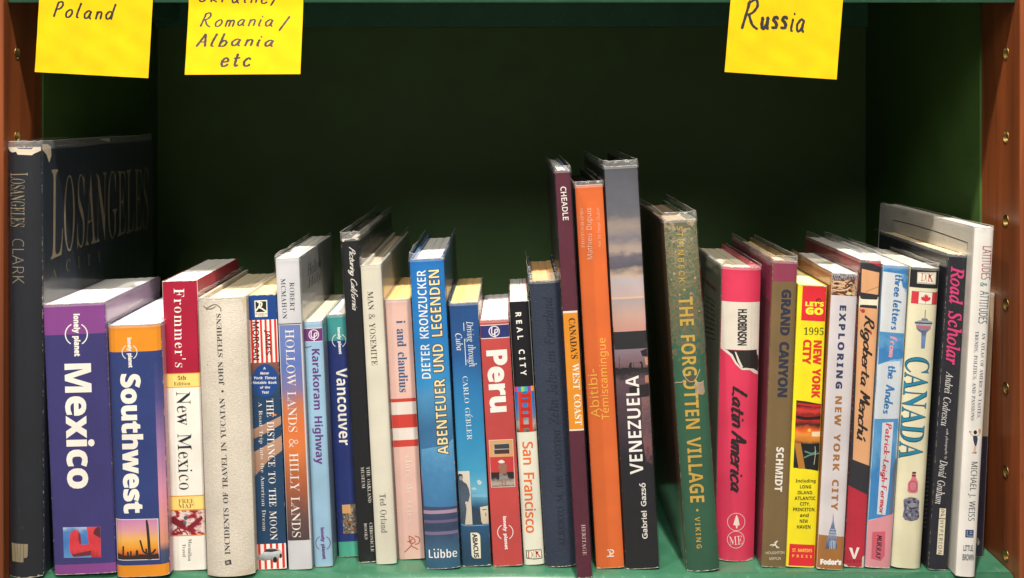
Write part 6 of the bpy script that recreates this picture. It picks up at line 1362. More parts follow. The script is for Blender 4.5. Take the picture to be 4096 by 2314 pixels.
# 14 Cuba
b = Book('blue Driving through Cuba paperback with black and white figure at the foot', (1797, 1216), (1912, 1209), (1850, 2268), (1965, 2262), .128, grad(((0,'1C4058'),(.08,'1E4462'),(.16,'24527A'),(.22,'20466C'),(.28,'6AB0CC'),(.36,'3C98C0'),(.5,'2C8ABC'),(.68,'2474AE'),(.8,'1E5490'),(1,'1C4A84')), .02, (2, 6)), '2A5A8C', 'C8BCA8', 'F2D08C', bulge=.0008, sleeve=.0012, wear=.7)
s = b.S
s.text('Driving through', 'I', 'F', 1179, 808, 1187, 922, 24, 'E6ECEE'); s.text('Cuba', 'I', 'F', 1153, 838, 1157, 881, 17, 'E6ECEE')
s.lines('F', [[(1166,812),(1167,832)], [(1168,852),(1172,918)]], 1.6, 'E6ECEE', smooth=False)
s.text('CARLO GÉBLER', 'R', 'F', 1172, 946, 1184, 1106, 18, 'E0EAEC', bold=-.02)
s.poly('Y8', [(100,115),(250,108),(292,800),(205,802),(150,800)], grad(((0,'C8BFAE'),(1,'D9D0C2')), .5, (5, 9)), 2)
s.poly('Y8', [(104,160),(125,145),(158,152),(168,190),(160,225),(170,245),(215,275),(245,340),(258,420),(240,500),(205,540),(215,600),(205,700),(195,800),(150,798),(125,600),(112,400),(108,250)], grad(((0,'3A4858'),(.5,'4E5E70'),(1,'3C4856')), 1.0, (9, 16)), 3)
s.disc('Y8', 140, 200, 24, '8E9498', ry=32, layer=4); s.disc('Y8', 214, 522, 18, 'D0C4B4', ry=22, layer=4)
s.poly('Y8', [(104,160),(125,145),(158,152),(166,178),(140,172),(118,182),(112,235),(106,240)], '2A323C', 5)
s.poly('Y8', [(282,560),(330,590),(385,610),(395,690),(425,790),(293,795)], '2A3E50', 2)
s.poly('Y8', [(388,575),(492,558),(500,790),(425,795),(405,760)], grad(((0,'C4B49A'),(1,'D4C8B0')), .5, (5, 5)), 3)
s.lines('Y8', [[(420,608),(470,605)], [(462,650),(464,690)]], 9, '3A3A3A', smooth=False)
s.poly('Y8', [(345,235),(380,222),(415,255),(395,290),(365,285)], 'B8CCCE', 2); s.poly('Y8', [(272,330),(320,318),(355,345),(300,358)], 'A8C8D4', 2); s.poly('Y8', [(280,410),(480,400),(482,450),(290,445)], '74B2D0', 2)
s.lines('Y8', [[(145,800),(200,815),(300,815),(505,805)]], 8, '7EA8C8', 4)
s.poly('Y8', [(262,902),(345,900),(372,910),(392,940),(404,1238),(320,1240),(292,1225),(278,1195)], 'E2DCC8', 4, 'label_panel')
s.text('ABACUS', 'S', 'Y8', 318, 915, 345, 1228, 66, '1C2A30', bold=.03)
s.lines('Y8', [[(262,902),(345,900),(375,912),(393,942),(404,1238)], [(404,1238),(320,1240),(292,1225),(278,1195),(262,902)]], 5, '1C2A30', 5, smooth=False)
# 15 Peru
b = Book('red Peru guide with navy band, white title and small train picture', (1919, 1286), (2036, 1279), (1974, 2268), (2092, 2264), .122, 'BE4644', 'B4423E', 'B08A84', 'F4F2F0', bulge=.0008, sleeve=.001)
s = b.S
s.band('J3', 1128, 1218, 'E4DADA'); s.band('J3', 1133, 1213, '24306E', 2)
s.ring('J3', 205, 1172, 33, 6, 'EDE6EC'); s.lines('J3', [[(190,1140),(190,1188),(212,1188)], [(208,1165),(222,1158),(228,1170),(218,1180),(208,1178)], [(208,1165),(210,1210)]], 7, 'EDE6EC')
s.text('Peru', 'B', 'F', 1248, 880, 1259, 1036, 53, 'F2ECE6', bold=.02)
s.poly('J4', [(8,522),(172,515),(187,836),(25,842)], 'E0CCC0', 2, 'picture_frame')
s.poly('J4', [(12,526),(168,519),(174,632),(16,637)], 'D8A26A', 3, 'picture'); s.poly('J4', [(16,637),(174,632),(178,735),(22,740)], 'C23A3C', 3, 'picture')
s.poly('J4', [(22,740),(178,735),(183,832),(28,838)], grad(((0,'6E6058'),(.2,'B4A698'),(.45,'8A7E76'),(.6,'241E20'),(1,'2A2224')), .5, (4, 6)), 3, 'picture')
s.poly('J4', [(38,545),(150,538),(154,615),(42,620)], 'B8B0A8', 4); s.poly('J4', [(45,552),(145,546),(148,578),(48,582)], '3A3E44', 5); s.poly('J4', [(45,588),(146,583),(148,612),(48,616)], '4A2E28', 5)
s.disc('J4', 94, 668, 22, 'E4DCD4', ry=10, layer=5); s.disc('J4', 94, 664, 11, 'EDE8E0', ry=9, layer=6)
s.poly('J4', [(82,680),(110,676),(132,690),(128,720),(130,760),(78,765),(84,720),(70,715),(74,695)], '9A6A5A', 5); s.poly('J4', [(82,748),(130,745),(142,785),(78,792)], '8C8688', 5)
s.lines('J4', [[(98,788),(100,822)], [(120,785),(122,820)]], 7, '9A6E5A', 5, smooth=False)
planet(s, 'J4', 112, 1035, 126, 1258, 30, 120, 1141, 52, 'F0E6E2')
# 16 San Francisco
b = Book('slim Real City San Francisco guide, black above and cream below', (2036, 1209), (2116, 1204), (2098, 2260), (2179, 2256), .118, 'D6D4C4', '8A3A34', '2A2A2E', 'E8DCD0', bulge=.0016, p=4, stripes=('D86A5A', 'F0E8DC', '9AC0C4', 'F2EEE8', '6A8AA8', 'EFE4D0', 'D88A9A'))
s = b.S
s.band('J3', -9999, 1545, '1A1A1E', 1); s.band('J4', 158, 192, 'C03A6A')
for i, c in enumerate(('C8407A', '2E7CC0', '8CC24A', '3AA0B4', '7A4AA0', 'E8922E')): s.band('J4', 160, 193, c, 2, u0=.02+i*.163, u1=.02+(i+1)*.163 - .001)
s.band('J4', 193, 466, grad(((0,'5A4A44'),(.2,'A8A49C'),(.35,'6A86A0'),(.6,'3478B8'),(1,'2A66B0')), .35, (4, 9)), 1, 'picture')
s.poly('J4', [(205,195),(232,195),(246,464),(218,466)], 'C83424', 3); s.poly('J4', [(266,195),(295,194),(306,462),(280,464)], 'C83424', 3)
for y in (210, 245, 300, 345, 415): s.poly('J4', [(225,y),(285,y-2),(287,y+22),(226,y+24)], 'B02C20', 4)
s.text('REAL CITY', 'S', 'F', 1303, 785, 1317, 943, 15, 'E6E2DC', bold=.025, track=True)
s.text('San Francisco', 'S', 'J4', 270, 530, 295, 1142, 74, 'D8662C', bold=.01)
s.poly('J4', [(258,1262),(310,1256),(362,1252),(370,1316),(318,1322),(262,1318)], '4A5450', 3, 'emblem'); s.poly('J4', [(264,1266),(310,1262),(312,1316),(268,1313)], 'E0DCC8', 4, 'emblem'); s.poly('J4', [(313,1261),(358,1257),(364,1311),(315,1316)], 'E0DCC8', 4, 'emblem')
s.text('D', 'R', 'J4', 268, 1290, 304, 1289, 44, 'A82A30', bold=-.02); s.text('K', 'R', 'J4', 318, 1286, 360, 1284, 44, 'A82A30', bold=-.02)
# 17 Agostini
b = Book('faded slate blue cloth book with dark stamped German title', (2116, 1126), (2241, 1124), (2184, 2267), (2307, 2264), .148, '2C364A', '40464C', '2C364A', 'E0B27A', 'hard', .0030, 2.6, .0055, wear=.8, cloth=True, drop=.0042)
s = b.S
s.text('ALBERTO M. DE AGOSTINI', 'R', 'J4', 501, 1230, 467, 445, 45, '212B3C')
s.text('Zehn Jahre im Feuerland', 'I', 'F', 1392, 1066, 1374, 745, 28, '212B3C', bold=.0)
# 18 Canada's West Coast
b = Book("slim maroon Canada's West Coast book with orange title band, standing forward", (2224, 684), (2280, 684), (2309, 2314), (2374, 2314), .215, '552032', '3A2A40', '7A86A8', 'E8E4DE', 'hard', .0006, 6, .003, drop=.001)
s = b.S
s.band('F', 782, 1083, 'E8DED0'); s.band('F', 787, 1079, 'DE8E22', 2)
s.text('CHEADLE', 'S', 'J3', 650, 238, 668, 455, 38, 'E8E0DC', bold=.012, track=True)
s.text("CANADA'S", 'R', 'F', 1438, 800, 1445, 902, 17, '3A2416'); s.text('WEST COAST', 'R', 'F', 1447, 914, 1455, 1069, 17, 'F4EADC')
s.text('HERITAGE', 'R', 'J4', 645, 1090, 655, 1298, 26, 'D8B8B4', bold=-.02)
# 19 Abitibi
b = Book('tall orange Abitibi-Témiscamingue book with yellow title', (2298, 744), (2411, 741), (2386, 2276), (2496, 2272), .240, 'D8682E', '7A4A34', '1E1E22', '2A2624', 'hard', .0008, 8, .0028, drop=.006)
s = b.S
s.text('PHOTOGRAPHS', 'R', 'J3', 780, 632, 769, 378, 19, 'EBC0A0', bold=-.025); s.text('Mathieu Dupuis', 'S', 'J3', 828, 706, 818, 376, 46, 'F0D8C4', bold=-.015)
s.text('text by Denys Chabot', 'S', 'J3', 888, 628, 877, 376, 26, 'EFC8AC', bold=-.018)
s.text('Abitibi-', 'S', 'F', 1497, 1050, 1488, 928, 24, 'F2B448', bold=.0); s.text('Témiscamingue', 'S', 'F', 1524, 1055, 1514, 850, 28, 'F2B448', bold=.0)
s.lines('J4', [[(808,1262),(840,1262),(848,1275),(835,1288),(822,1275),(822,1262)], [(805,1305),(850,1302)], [(825,1305),(825,1288)]], 8, 'F0E0D0')
# 20 Venezuela
b = Book('tall Venezuela photo book with dusk sky above black spine', (2417, 668), (2550, 666), (2505, 2279), (2638, 2275), .240,
  grad(((0,'1A1C20'),(.27,'1C1C22'),(.31,'2E2530'),(.4,'4A3842'),(.47,'5E4852'),(.484,'2A2428'),(.5,'1C1A1E'),(.512,'8A7078'),(.552,'7A6878'),(.558,'26262A'),(.598,'24242A'),(.603,'C09488'),(.64,'C8A89C'),(.72,'B4AAB0'),(.728,'C0A894'),(.75,'565462'),(.775,'6C6670'),(.79,'A8968A'),(.82,'77727A'),(.85,'968880'),(.88,'66666E'),(.92,'5A5C64'),(1,'52545C')), .045, (2.2, 46), detail=8), '1E1E22', '1A1A1E', '2A2624', 'hard', .0010, 6, .0042, drop=.006)
s = b.S
s.band('J3', 1172, 1286, '25252A', 2); s.band('J3', 950, 962, 'D8B498', 2); s.band('J3', 962, 1172, grad(((0,'C49084'),(.5,'BE9C90'),(1,'A89CA0')), .12, (2, 6)), 1)
s.poly('V5', [(118,206),(385,192),(398,352),(126,356)], grad(((0,'6A4E54'),(.5,'7E6670'),(1,'8A7886')), .9, (2, 26)), 1)
s.poly('V5', [(335,215),(388,195),(395,262),(350,258)], '241E22', 3); s.poly('V5', [(238,345),(245,318),(262,308),(262,360),(242,360)], '1E181A', 3); s.poly('V5', [(325,310),(345,300),(358,330),(356,358),(340,356),(342,325)], '1E181A', 3)
s.lines('V5', [[(158,262),(160,356)], [(278,310),(280,356)]], 4, '2A2226', 3, smooth=False)
s.poly('V5', [(370,270),(396,268),(400,335),(378,330)], 'C88A66', 2); s.poly('V5', [(372,420),(403,418),(406,480),(375,478)], 'B0785C', 2)
s.poly('V5', [(345,600),(412,595),(440,1165),(380,1140),(350,900)], grad(((0,'3A2A30'),(.3,'7A5054'),(.6,'5A444E'),(1,'7E5A5A')), .9, (3, 30)), 1)
s.poly('V5', [(240,520),(300,500),(405,490),(410,590),(330,600),(245,560)], '221C20', 2)
s.text('VENEZUELA', 'B', 'J4', 1005, 750, 972, 88, 90, 'EFEBE6', bold=-.005)
s.text('Gabriel Gazsó', 'S', 'J4', 1057, 1185, 1042, 810, 42, 'E6E2DC', bold=.015)
# 21 The Forgotten Village
FV = grad(((0,'24523C'),(.4,'27573F'),(.55,'2B5A42'),(.62,'2E5C44'),(.66,'6A5E44'),(.70,'34604A'),(.75,'7C6444'),(.79,'34604A'),(.83,'86704E'),(.87,'40644C'),(.91,'8E7A5C'),(.95,'50684E'),(1,'9A8A6E')), .44, (6, 62), detail=8, rough=.7, wear=1.0)
b = Book('rubbed green cloth book The Forgotten Village, leaning, torn at the middle', (2648, 884), (2786, 872), (2748, 2284), (2872, 2272), .172, FV, '8A6650', '2E5A40', 'A89478', 'hard', .0034, 3, .0058, wear=1.0, rough=.25)
s = b.S
s.text('STEINBECK', 'B', 'L5', 392, 372, 411, 780, 44, 'B0964A', bold=-.005, track=True)
s.disc('L5', 428, 832, 8, 'B89A4A'); s.disc('L6', 422, 957, 9, 'B89A4A')
s.text('THE FORGOTTEN VILLAGE', 'B', 'F', 1722, 745, 1752, 1260, 36, 'C4A048', bold=.0)
s.text('VIKING', 'B', 'L6', 422, 1005, 436, 1228, 36, 'C4A048', bold=-.01, track=True)
s.poly('L6', [(335,25),(372,-6),(405,8),(402,45),(355,60)], '5A4C38', 7, 'torn_cloth')
s.poly('L6', [(398,66),(418,48),(445,52),(468,42),(479,118),(464,139),(440,132),(418,131),(409,100)], pm('A08A74', cloth=True), 7, 'torn_cloth')
s.lines('L6', [[(256,62),(285,50),(310,48),(330,30)], [(318,-34),(328,-5),(345,22),(372,42),(402,34),(424,-2),(441,-46)], [(400,66),(420,48),(445,50),(470,38)]], 5, 'C0AC90', 8, 'torn_cloth')
s.poly('L5', [(275,285),(505,268),(515,318),(500,350),(485,378),(470,360),(455,318),(410,345),(345,325),(300,345),(278,360)], 'A8987C', 5, 'torn_cloth')
s.poly('L5', [(350,325),(455,318),(440,350),(495,385),(450,372),(400,398),(360,385)], '6A6650', 6, 'torn_cloth')
r2 = random.Random(5)
for i in range(90):
    x, y = r2.uniform(285, 545), 330 + 800*r2.random()**1.4 ; x = x + (y-330)*.05
    n = 7; R0 = r2.uniform(4, 17)*(1.15 - (y-330)/1100)
    if not (290 + (y-330)*.05 < x < 508 + (y-330)*.05): continue
    s.poly('L5', [(x + R0*r2.uniform(.5, 1.2)*math.cos(k*6.283/n), y + R0*r2.uniform(.4, 1.3)*math.sin(k*6.283/n)) for k in range(n)], ('6E5A44', '7C6A52', '5E5240', 'A89A84')[i % 4 if i % 9 else 3], 3, 'stain')
# 22 Latin America
b = Book('thick hot pink Latin America book with cream band', (2888, 1076), (3053, 1068), (2869, 2243), (3014, 2240), .150, 'D63558', '9C9A88', 'C83A58', 'E8DCC0', 'hard', .0046, 2.4, .0018, wear=.7)
s = b.S
s.band('L5', 920, 1266, 'DCD4C6')
s.poly('L5', [(735,1268),(980,1268),(982,1330),(985,1400),(1000,1460),(960,1425),(930,1405),(870,1395),(840,1400),(800,1350),(775,1300)], '22201F', 2)
s.poly('L5', [(690,1256),(735,1268),(775,1300),(800,1350),(840,1398),(870,1395),(930,1405),(965,1428),(1000,1462),(940,1440),(900,1412),(840,1410),(795,1368),(760,1310),(720,1280)], 'DCD2C8', 3); s.poly('L5', [(790,1278),(800,1280),(830,1350),(850,1390),(838,1396),(812,1350)], 'DCD2C8', 4); s.poly('L5', [(955,1270),(985,1268),(990,1380),(975,1330),(958,1300)], 'DCD2C8', 3)
s.text('H.ROBINSON', 'S', 'L5', 846, 970, 843, 1232, 68, '1E1C1C', bold=.03)
s.text('Latin America', 'S', 'L6', 722, 70, 708, 830, 118, '24141A', slant=.35, hand=.07, pen=.15, seed=12)
s.ring('L6', 698, 1037, 62, 4, 'E8C8C4'); s.poly('L6', [(700,985),(712,1010),(722,1060),(706,1064),(706,1082),(696,1082),(696,1064),(676,1058),(690,1010)], 'EAD8CC', 4, 'emblem')
s.ring('L6', 695, 1163, 60, 4, 'E8C8C4'); s.text('ME', 'R', 'L6', 648, 1172, 742, 1165, 62, 'EAD8CC', bold=-.025)
s.poly('L6', [(575,1325),(580,1300),(620,1322),(680,1330),(690,1318),(760,1316),(820,1300),(822,1312),(740,1332),(650,1338)], 'C8B8A0', 3, 'torn_paper')
b.L.poly('L5', [(560,740),(665,830),(662,850),(560,760)], '9A4450', 2, 'cover_line')
for i in range(9): b.L.lines('L5', [[(575 + (i % 2)*8, 870 + i*38), (655, 925 + i*34)]], 5, '4E4A42', 2, 'lettering', smooth=False)
# 23 Grand Canyon
b = Book('olive brown Grand Canyon book with magenta head and torn film', (3091, 1050), (3192, 1046), (3048, 2274), (3143, 2271), .162, '745E3C', '7E3A48', '745E3C', 'EDD09A', 'hard', .0010, 8, .0036)
s = b.S
s.band('L5', -9999, 776, '8A3650')
b.L.poly('P1', [(195,500),(110,455),(110,740),(185,800)], 'A04060', 1, 'colour_band')
s.text('GRAND CANYON', 'B', 'F', 1977, 728, 1966, 998, 25, '282C40', bold=.02); s.text('SCHMIDT', 'B', 'L6', 1018, 515, 1004, 832, 55, 'E8E2D6', bold=.01)
s.lines('L6', [[(945,1215),(970,1210),(1000,1228),(1010,1235)], [(960,1222),(985,1205),(990,1185)], [(975,1200),(1000,1185)], [(985,1210),(995,1235)]], 6, 'E8E2D6')
s.text('HOUGHTON', 'S', 'L6', 915, 1270, 1048, 1267, 20, 'E2DACB'); s.text('MIFFLIN', 'S', 'L6', 940, 1311, 1022, 1309, 18, 'E2DACB')
# 24 New York City 1995
b = Book('bright yellow 1995 New York City guide with red block on top', (3192, 1142), (3313, 1146), (3148, 2270), (3257, 2272), .118, 'E0D022', 'CDBE20', 'D8C820', 'EFDDB0', bulge=.0008)
s = b.S
s.poly('P1', [(470,657),(697,664),(684,978),(455,966)], 'CC2A34', 1, 'label_panel')
s.text("LET'S", 'B', 'P1', 493, 818, 660, 824, 42, 'EDD83A', bold=.025); s.text('GO', 'B', 'P1', 495, 880, 653, 887, 66, 'EDD83A', bold=.03)
s.disc('P1', 612, 793, 26, '6A2A20'); s.disc('P1', 615, 795, 16, 'B02A2C', layer=4)
s.text('1995', 'R', 'P1', 480, 1060, 657, 1064, 66, '1E2A1A', bold=-.01)
s.text('NEW YORK', 'B', 'F', 2056, 856, 2050, 1001, 22, 'C8342A', bold=.02); s.text('CITY', 'B', 'P1', 512, 1138, 502, 1360, 78, 'C8342A', bold=.02)
s.poly('P2', [(330,180),(400,188),(515,210),(498,690),(450,678),(380,668),(308,662)], grad(((0,'1A1C1E'),(.15,'24282A'),(.3,'2E4038'),(.38,'3A3230'),(.43,'B8702E'),(.52,'D8893A'),(.58,'D8602C'),(.66,'3A2220'),(.72,'A83028'),(.8,'7A2420'),(.86,'C83A34'),(.93,'4A2020'),(1,'3A2A20')), .12, (3, 10)), 2, 'picture')
s.poly('P2', [(316,485),(360,485),(392,668),(345,668)], 'A8702E', 3); s.poly('P2', [(362,490),(498,490),(494,680),(402,672)], '1C2022', 3)
s.lines('P2', [[(385,590),(430,570),(490,560)], [(390,545),(440,560),(470,545)]], 10, '5E7E6C', 4); s.poly('P2', [(440,405),(505,405),(502,440),(440,438)], 'E0C8A0', 3); s.disc('P2', 422, 396, 12, 'F0B040', layer=4)
s.lines('P2', [[(340,205),(420,215),(505,222)]], 16, 'B8282A', 4); s.lines('P2', [[(335,300),(400,310),(500,305)]], 22, '2A1A1A', 4); s.lines('P2', [[(462,510),(465,560),(455,640)]], 3, 'C8C4B8', 5)
for t, x0, x1, y, h in (('Including',325,467,758,30),('LONG',355,435,797,24),('ISLAND,',337,450,840,28),('ATLANTIC',317,465,879,25),('CITY,',355,425,921,28),('PRINCETON,',306,465,961,29),('and',355,417,1000,26),('NEW',353,412,1042,24),('HAVEN',333,430,1083,25)):
    s.text(t, 'B', 'P2', x0, y, x1, y+1, h, '202A18')
s.poly('P2', [(282,1205),(462,1214),(458,1368),(273,1360)], 'CC2A34', 1, 'label_panel')
s.text("ST. MARTIN'S", 'S', 'P2', 300, 1250, 442, 1254, 24, 'E8C848', bold=.015); s.text('PRESS', 'S', 'P2', 300, 1291, 440, 1297, 20, 'E8C848', bold=.015, track=True)
# 25 Exploring New York City
b = Book('white Exploring New York City guide with brown foot and skyscraper', (3328, 1094), (3432, 1099), (3266, 2278), (3369, 2281), .128, 'CDC7CA', 'A86A34', 'C4C0C2', 'F4EEDC', bulge=.0010, sleeve=.0012, wear=.7)
s = b.S
s.poly('P1', [(737,546),(969,556),(955,752),(905,748),(820,742),(727,738)], grad(((.25,'2A2024'),(.38,'4A3230'),(.46,'8A5030'),(.52,'C8A070'),(.58,'A0522E'),(.66,'E0CDA8'),(.75,'3A2A28')), 2.2, (4, 7), axis=None, detail=8), 2, 'picture')
s.poly('P1', [(737,546),(969,556),(965,600),(735,605)], grad(((.3,'241E22'),(.5,'6A6068'),(.7,'A8A0A0')), 2.5, (26, 3), axis=None), 3, 'picture')
s.lines('P1', [[(745,622),(800,618),(850,640),(905,630)], [(740,650),(800,658),(870,655)], [(745,690),(800,700),(860,690),(890,672)]], 12, 'D8B890', 4); s.lines('P1', [[(745,720),(800,712),(860,716)], [(850,660),(890,620),(935,605)]], 14, '6A2E1C', 5); s.lines('P1', [[(935,630),(950,680),(930,740)], [(925,650),(940,690)]], 5, 'C8B49A', 5); s.disc('P1', 880, 725, 26, 'D8C48C', ry=14, layer=5)
s.text('EXPLORING', 'B', 'F', 2119, 768, 2108, 977, 17, '32365E', bold=.02, track=1.3); s.text('NEW YORK CITY', 'B', 'F', 2108, 996, 2097, 1282, 17, 'A06A30', bold=.01, track=1.3)
s.poly('P2', [(478,1138),(676,1156),(664,1392),(466,1390)], 'A06A34', 1, 'colour_band')
s.text("Fodor's", 'B', 'P2', 500, 1331, 653, 1337, 42, 'F0EAE4', bold=.04)
s.poly('P2', [(592,980),(597,1040),(602,1085),(612,1110),(615,1160),(620,1242),(536,1238),(542,1180),(556,1160),(562,1115),(575,1085),(586,1040)], grad(((0,'4A5670'),(.4,'7E8CA8'),(.6,'5A6684'),(.8,'8A96AC'),(1,'5A627A')), .7, (8, 14)), 3)
s.lines('P2', [[(568,1240),(570,1185)], [(580,1240),(582,1180)], [(592,1240),(594,1180)], [(604,1240),(604,1185)], [(565,1120),(608,1122)], [(560,1140),(612,1142)], [(572,1100),(604,1102)]], 4, 'C8D0DA', 4, smooth=False)
b.L.poly('P1', [(375,325),(730,545),(722,760),(690,700),(440,440)], 'B47438', 1, 'colour_band')
# 26 Rigoberta
b = Book('black, peach and red paperback with brush-script title beginning with large I', (3442, 1044), (3524, 1046), (3374, 2270), (3456, 2272), .162, '2A2A30', '9A3A40', 'C8C4BC', 'F6F4EE', bulge=.0008, sleeve=.0056, wear=.8)
s = b.S
s.poly('P1', [(1010,432),(1172,440),(1168,492),(1090,458)], 'A8243C', 2)
s.poly('P1', [(1000,505),(1157,540),(1145,738),(990,715)], 'D8A274', 2, 'label_panel')
s.lines('P1', [[(1030,710),(1080,690),(1155,662)]], 4, '8A6444', 4, 'crease')
s.text('I', 'R', 'P1', 1063, 752, 1057, 858, 172, 'E8E0C8')
s.poly('P', [(3434,1229),(3512,1236),(3476,1863),(3410,1838)], 'D8A274', 2, 'label_panel')
s.disc('P1', 1010, 882, 17, 'B82A34', layer=5); s.lines('P1', [[(1020,880),(1010,895),(985,870)]], 10, 'B82A34', 5); s.disc('P1', 1070, 1068, 13, 'B82A34', layer=5)
s.text('Rigoberta Menchú', 'S', 'F', 2183, 793, 2162, 1110, 37, '241E20', slant=.3, hand=.05, pen=.13, seed=21)
s.poly('P2', [(697,785),(836,856),(815,1383),(672,1376)], 'B4263A', 2, 'colour_band')
s.poly('P2', [(705,1232),(728,1234),(742,1290),(762,1230),(780,1232),(750,1312),(735,1312)], 'E8E0D8', 4, 'emblem')
s.text('VERSO', 'R', 'P2', 690, 1331, 792, 1327, 17, '4A1420', bold=-.02, track=True)
s.poly('P2', [(672,1376),(672,1350),(690,1355),(700,1378)], 'D8CBB8', 4, 'torn_paper'); s.poly('P2', [(800,1300),(816,1290),(814,1382),(795,1384)], 'D8CBB8', 4, 'torn_paper')
# 27 Three letters
PA = grad(((.2,'4A8CC0'),(.42,'78A8CC'),(.5,'B8C8D4'),(.62,'D4D8DA'),(.8,'C4D0D8')), 1.5, (2, 7), axis=None)
b = Book('blue and white painted Three Letters from the Andes book with pink foot', (3533, 1062), (3637, 1072), (3462, 2276), (3560, 2275), .162, PA, '8AA0B4', 'A8B0B8', 'EFEAE0', bulge=.0010, sleeve=.0042)
s = b.S
BL = grad(((0,'3A80B8'),(.4,'3478B4'),(.7,'5A98C8'),(1,'4488BC')), .9, (3, 5))
s.poly('Q1', [(268,568),(478,588),(472,650),(440,640),(268,618)], BL, 2, 'paint_patch')
s.poly('Q1', [(440,640),(474,640),(462,770),(425,745),(410,690)], BL, 2, 'paint_patch')
s.poly('Q1', [(268,620),(410,640),(420,745),(455,800),(436,1118),(240,1104)], 'CDD2D6', 1, 'paint_patch')
s.poly('Q1', [(240,1104),(436,1120),(428,1320),(330,1330),(225,1372)], BL, 2, 'paint_patch')
s.poly('Q2', [(165,380),(322,378),(285,1020),(118,1062)], BL, 2, 'paint_patch')
s.poly('Q2', [(165,0),(335,-10),(330,376),(165,380)], 'C4CCD4', 1, 'paint_patch')
s.poly('Q2', [(215,405),(290,400),(262,800),(235,1025),(178,1020),(200,700)], 'C8CCD4', 3, 'paint_patch')
s.poly('Q2', [(285,700),(312,640),(292,1015),(258,1020)], '5A6A80', 3, 'paint_patch')
s.poly('Q2', [(116,1068),(288,1015),(272,1388),(100,1388)], 'D08C94', 2, 'paint_patch')
s.poly('Q2', [(148,1140),(235,1135),(230,1300),(205,1335),(140,1320)], 'C85A6C', 3, 'paint_patch')
s.text('three letters', 'S', 'Q1', 398, 642, 360, 1090, 74, '2A70AC', slant=.05, hand=.16, pen=.15, seed=31)
s.text('from', 'S', 'Q1', 350, 1140, 330, 1312, 58, 'E09AA8', slant=.05, hand=.14, pen=.17, seed=32)
s.text('the', 'S', 'Q2', 282, 20, 277, 110, 58, '2A70AC', slant=.05, hand=.12, pen=.15, seed=33); s.text('Andes', 'S', 'Q2', 270, 150, 248, 346, 62, '2A70AC', slant=.05, hand=.14, pen=.14, seed=34)
s.text('Patrick-Leigh-Fermor', 'S', 'Q2', 252, 408, 206, 1022, 56, 'C0444E', slant=.05, hand=.12, pen=.15, seed=35)
s.text('MURRAY', 'S', 'Q2', 196, 1162, 186, 1322, 38, '241C24', slant=.05, hand=.14, pen=.12, seed=36)
# 28 Canada
b = Book('cream Canada guide with flag, observation tower and teal title', (3640, 1070), (3759, 1080), (3566, 2274), (3679, 2273), .118, 'D9D3B4', 'B8B4A0', '4A4640', 'E4DCC8', bulge=.0030, p=4, sleeve=.0033)
s = b.S
s.band('Q1', -9999, 750, '17181C', 1)
s.poly('Q1', [(534,620),(690,622),(684,722),(530,712)], 'B8B4A4', 3, 'emblem'); s.poly('Q1', [(540,626),(606,632),(604,704),(536,700)], 'E6E0CC', 4, 'emblem'); s.poly('Q1', [(612,632),(684,628),(678,714),(608,706)], 'E6E0CC', 4, 'emblem')
s.text('D', 'R', 'Q1', 560, 660, 602, 663, 62, 'B8404A', bold=-.035); s.text('K', 'R', 'Q1', 614, 664, 664, 667, 62, 'B8404A', bold=-.035)
s.poly('Q1', [(494,773),(704,786),(697,886),(486,872)], '5A4A48', 2, 'picture_frame'); s.poly('Q1', [(496,776),(702,789),(695,883),(488,870)], 'E4DED0', 3, 'picture'); s.poly('Q1', [(496,776),(547,779),(540,873),(488,870)], 'C8303C', 4); s.poly('Q1', [(655,786),(702,789),(695,883),(648,880)], 'C8303C', 4)
s.poly('Q1', [(602,793),(610,810),(620,805),(618,825),(632,818),(635,828),(642,830),(632,848),(612,855),(602,858),(600,875),(597,875),(598,857),(580,852),(560,838),(566,834),(560,820),(575,822),(578,812),(590,826),(588,803),(595,808)], 'C8303C', 5)
s.lines('Q1', [[(597,925),(594,995)]], 6, '4A5468', 3, smooth=False)
s.poly('Q1', [(568,992),(615,996),(615,1008),(657,1022),(655,1040),(645,1048),(640,1080),(615,1098),(605,1110),(592,1235),(562,1235),(565,1108),(540,1092),(525,1075),(522,1045),(512,1030),(514,1018),(566,1005)], grad(((0,'5A78A8'),(.4,'6A88B4'),(.55,'4A5670'),(.7,'8C98A8'),(.85,'A8B0B8'),(1,'4A5060')), .25, (6, 10)), 3)
s.poly('Q1', [(524,1048),(644,1056),(640,1076),(526,1072)], 'B86474', 4); s.poly('Q1', [(512,1022),(657,1030),(655,1040),(516,1034)], '2E3440', 4)
s.text('CANADA', 'R', 'F', 2306, 898, 2287, 1153, 58, '1C3A48', bold=-.015, grow=.018, layer=5); s.text('CANADA', 'R', 'F', 2306, 898, 2287, 1153, 58, '1C7C9C', bold=-.02, layer=7)
s.poly('W7', [(272,242),(316,242),(314,262),(270,262)], '2A2426', 4); s.poly('W7', [(270,278),(312,280),(310,296),(268,294)], '2A2426', 4)
s.poly('W7', [(268,262),(314,262),(316,310),(340,365),(336,470),(310,490),(240,486),(215,465),(222,370),(262,320)], 'C8707E', 3); s.ring('W7', 280, 408, 46, 5, '4A2A34', ry=58, layer=5)
s.poly('W7', [(170,570),(200,545),(260,535),(330,550),(355,580),(350,680),(355,770),(330,800),(260,815),(190,800),(160,760),(175,680)], grad(((.25,'3A3C50'),(.42,'5E6076'),(.52,'7E7E90'),(.62,'54566A'),(.78,'A8A6AE')), 2.4, (5, 6), axis=None, detail=7), 3)
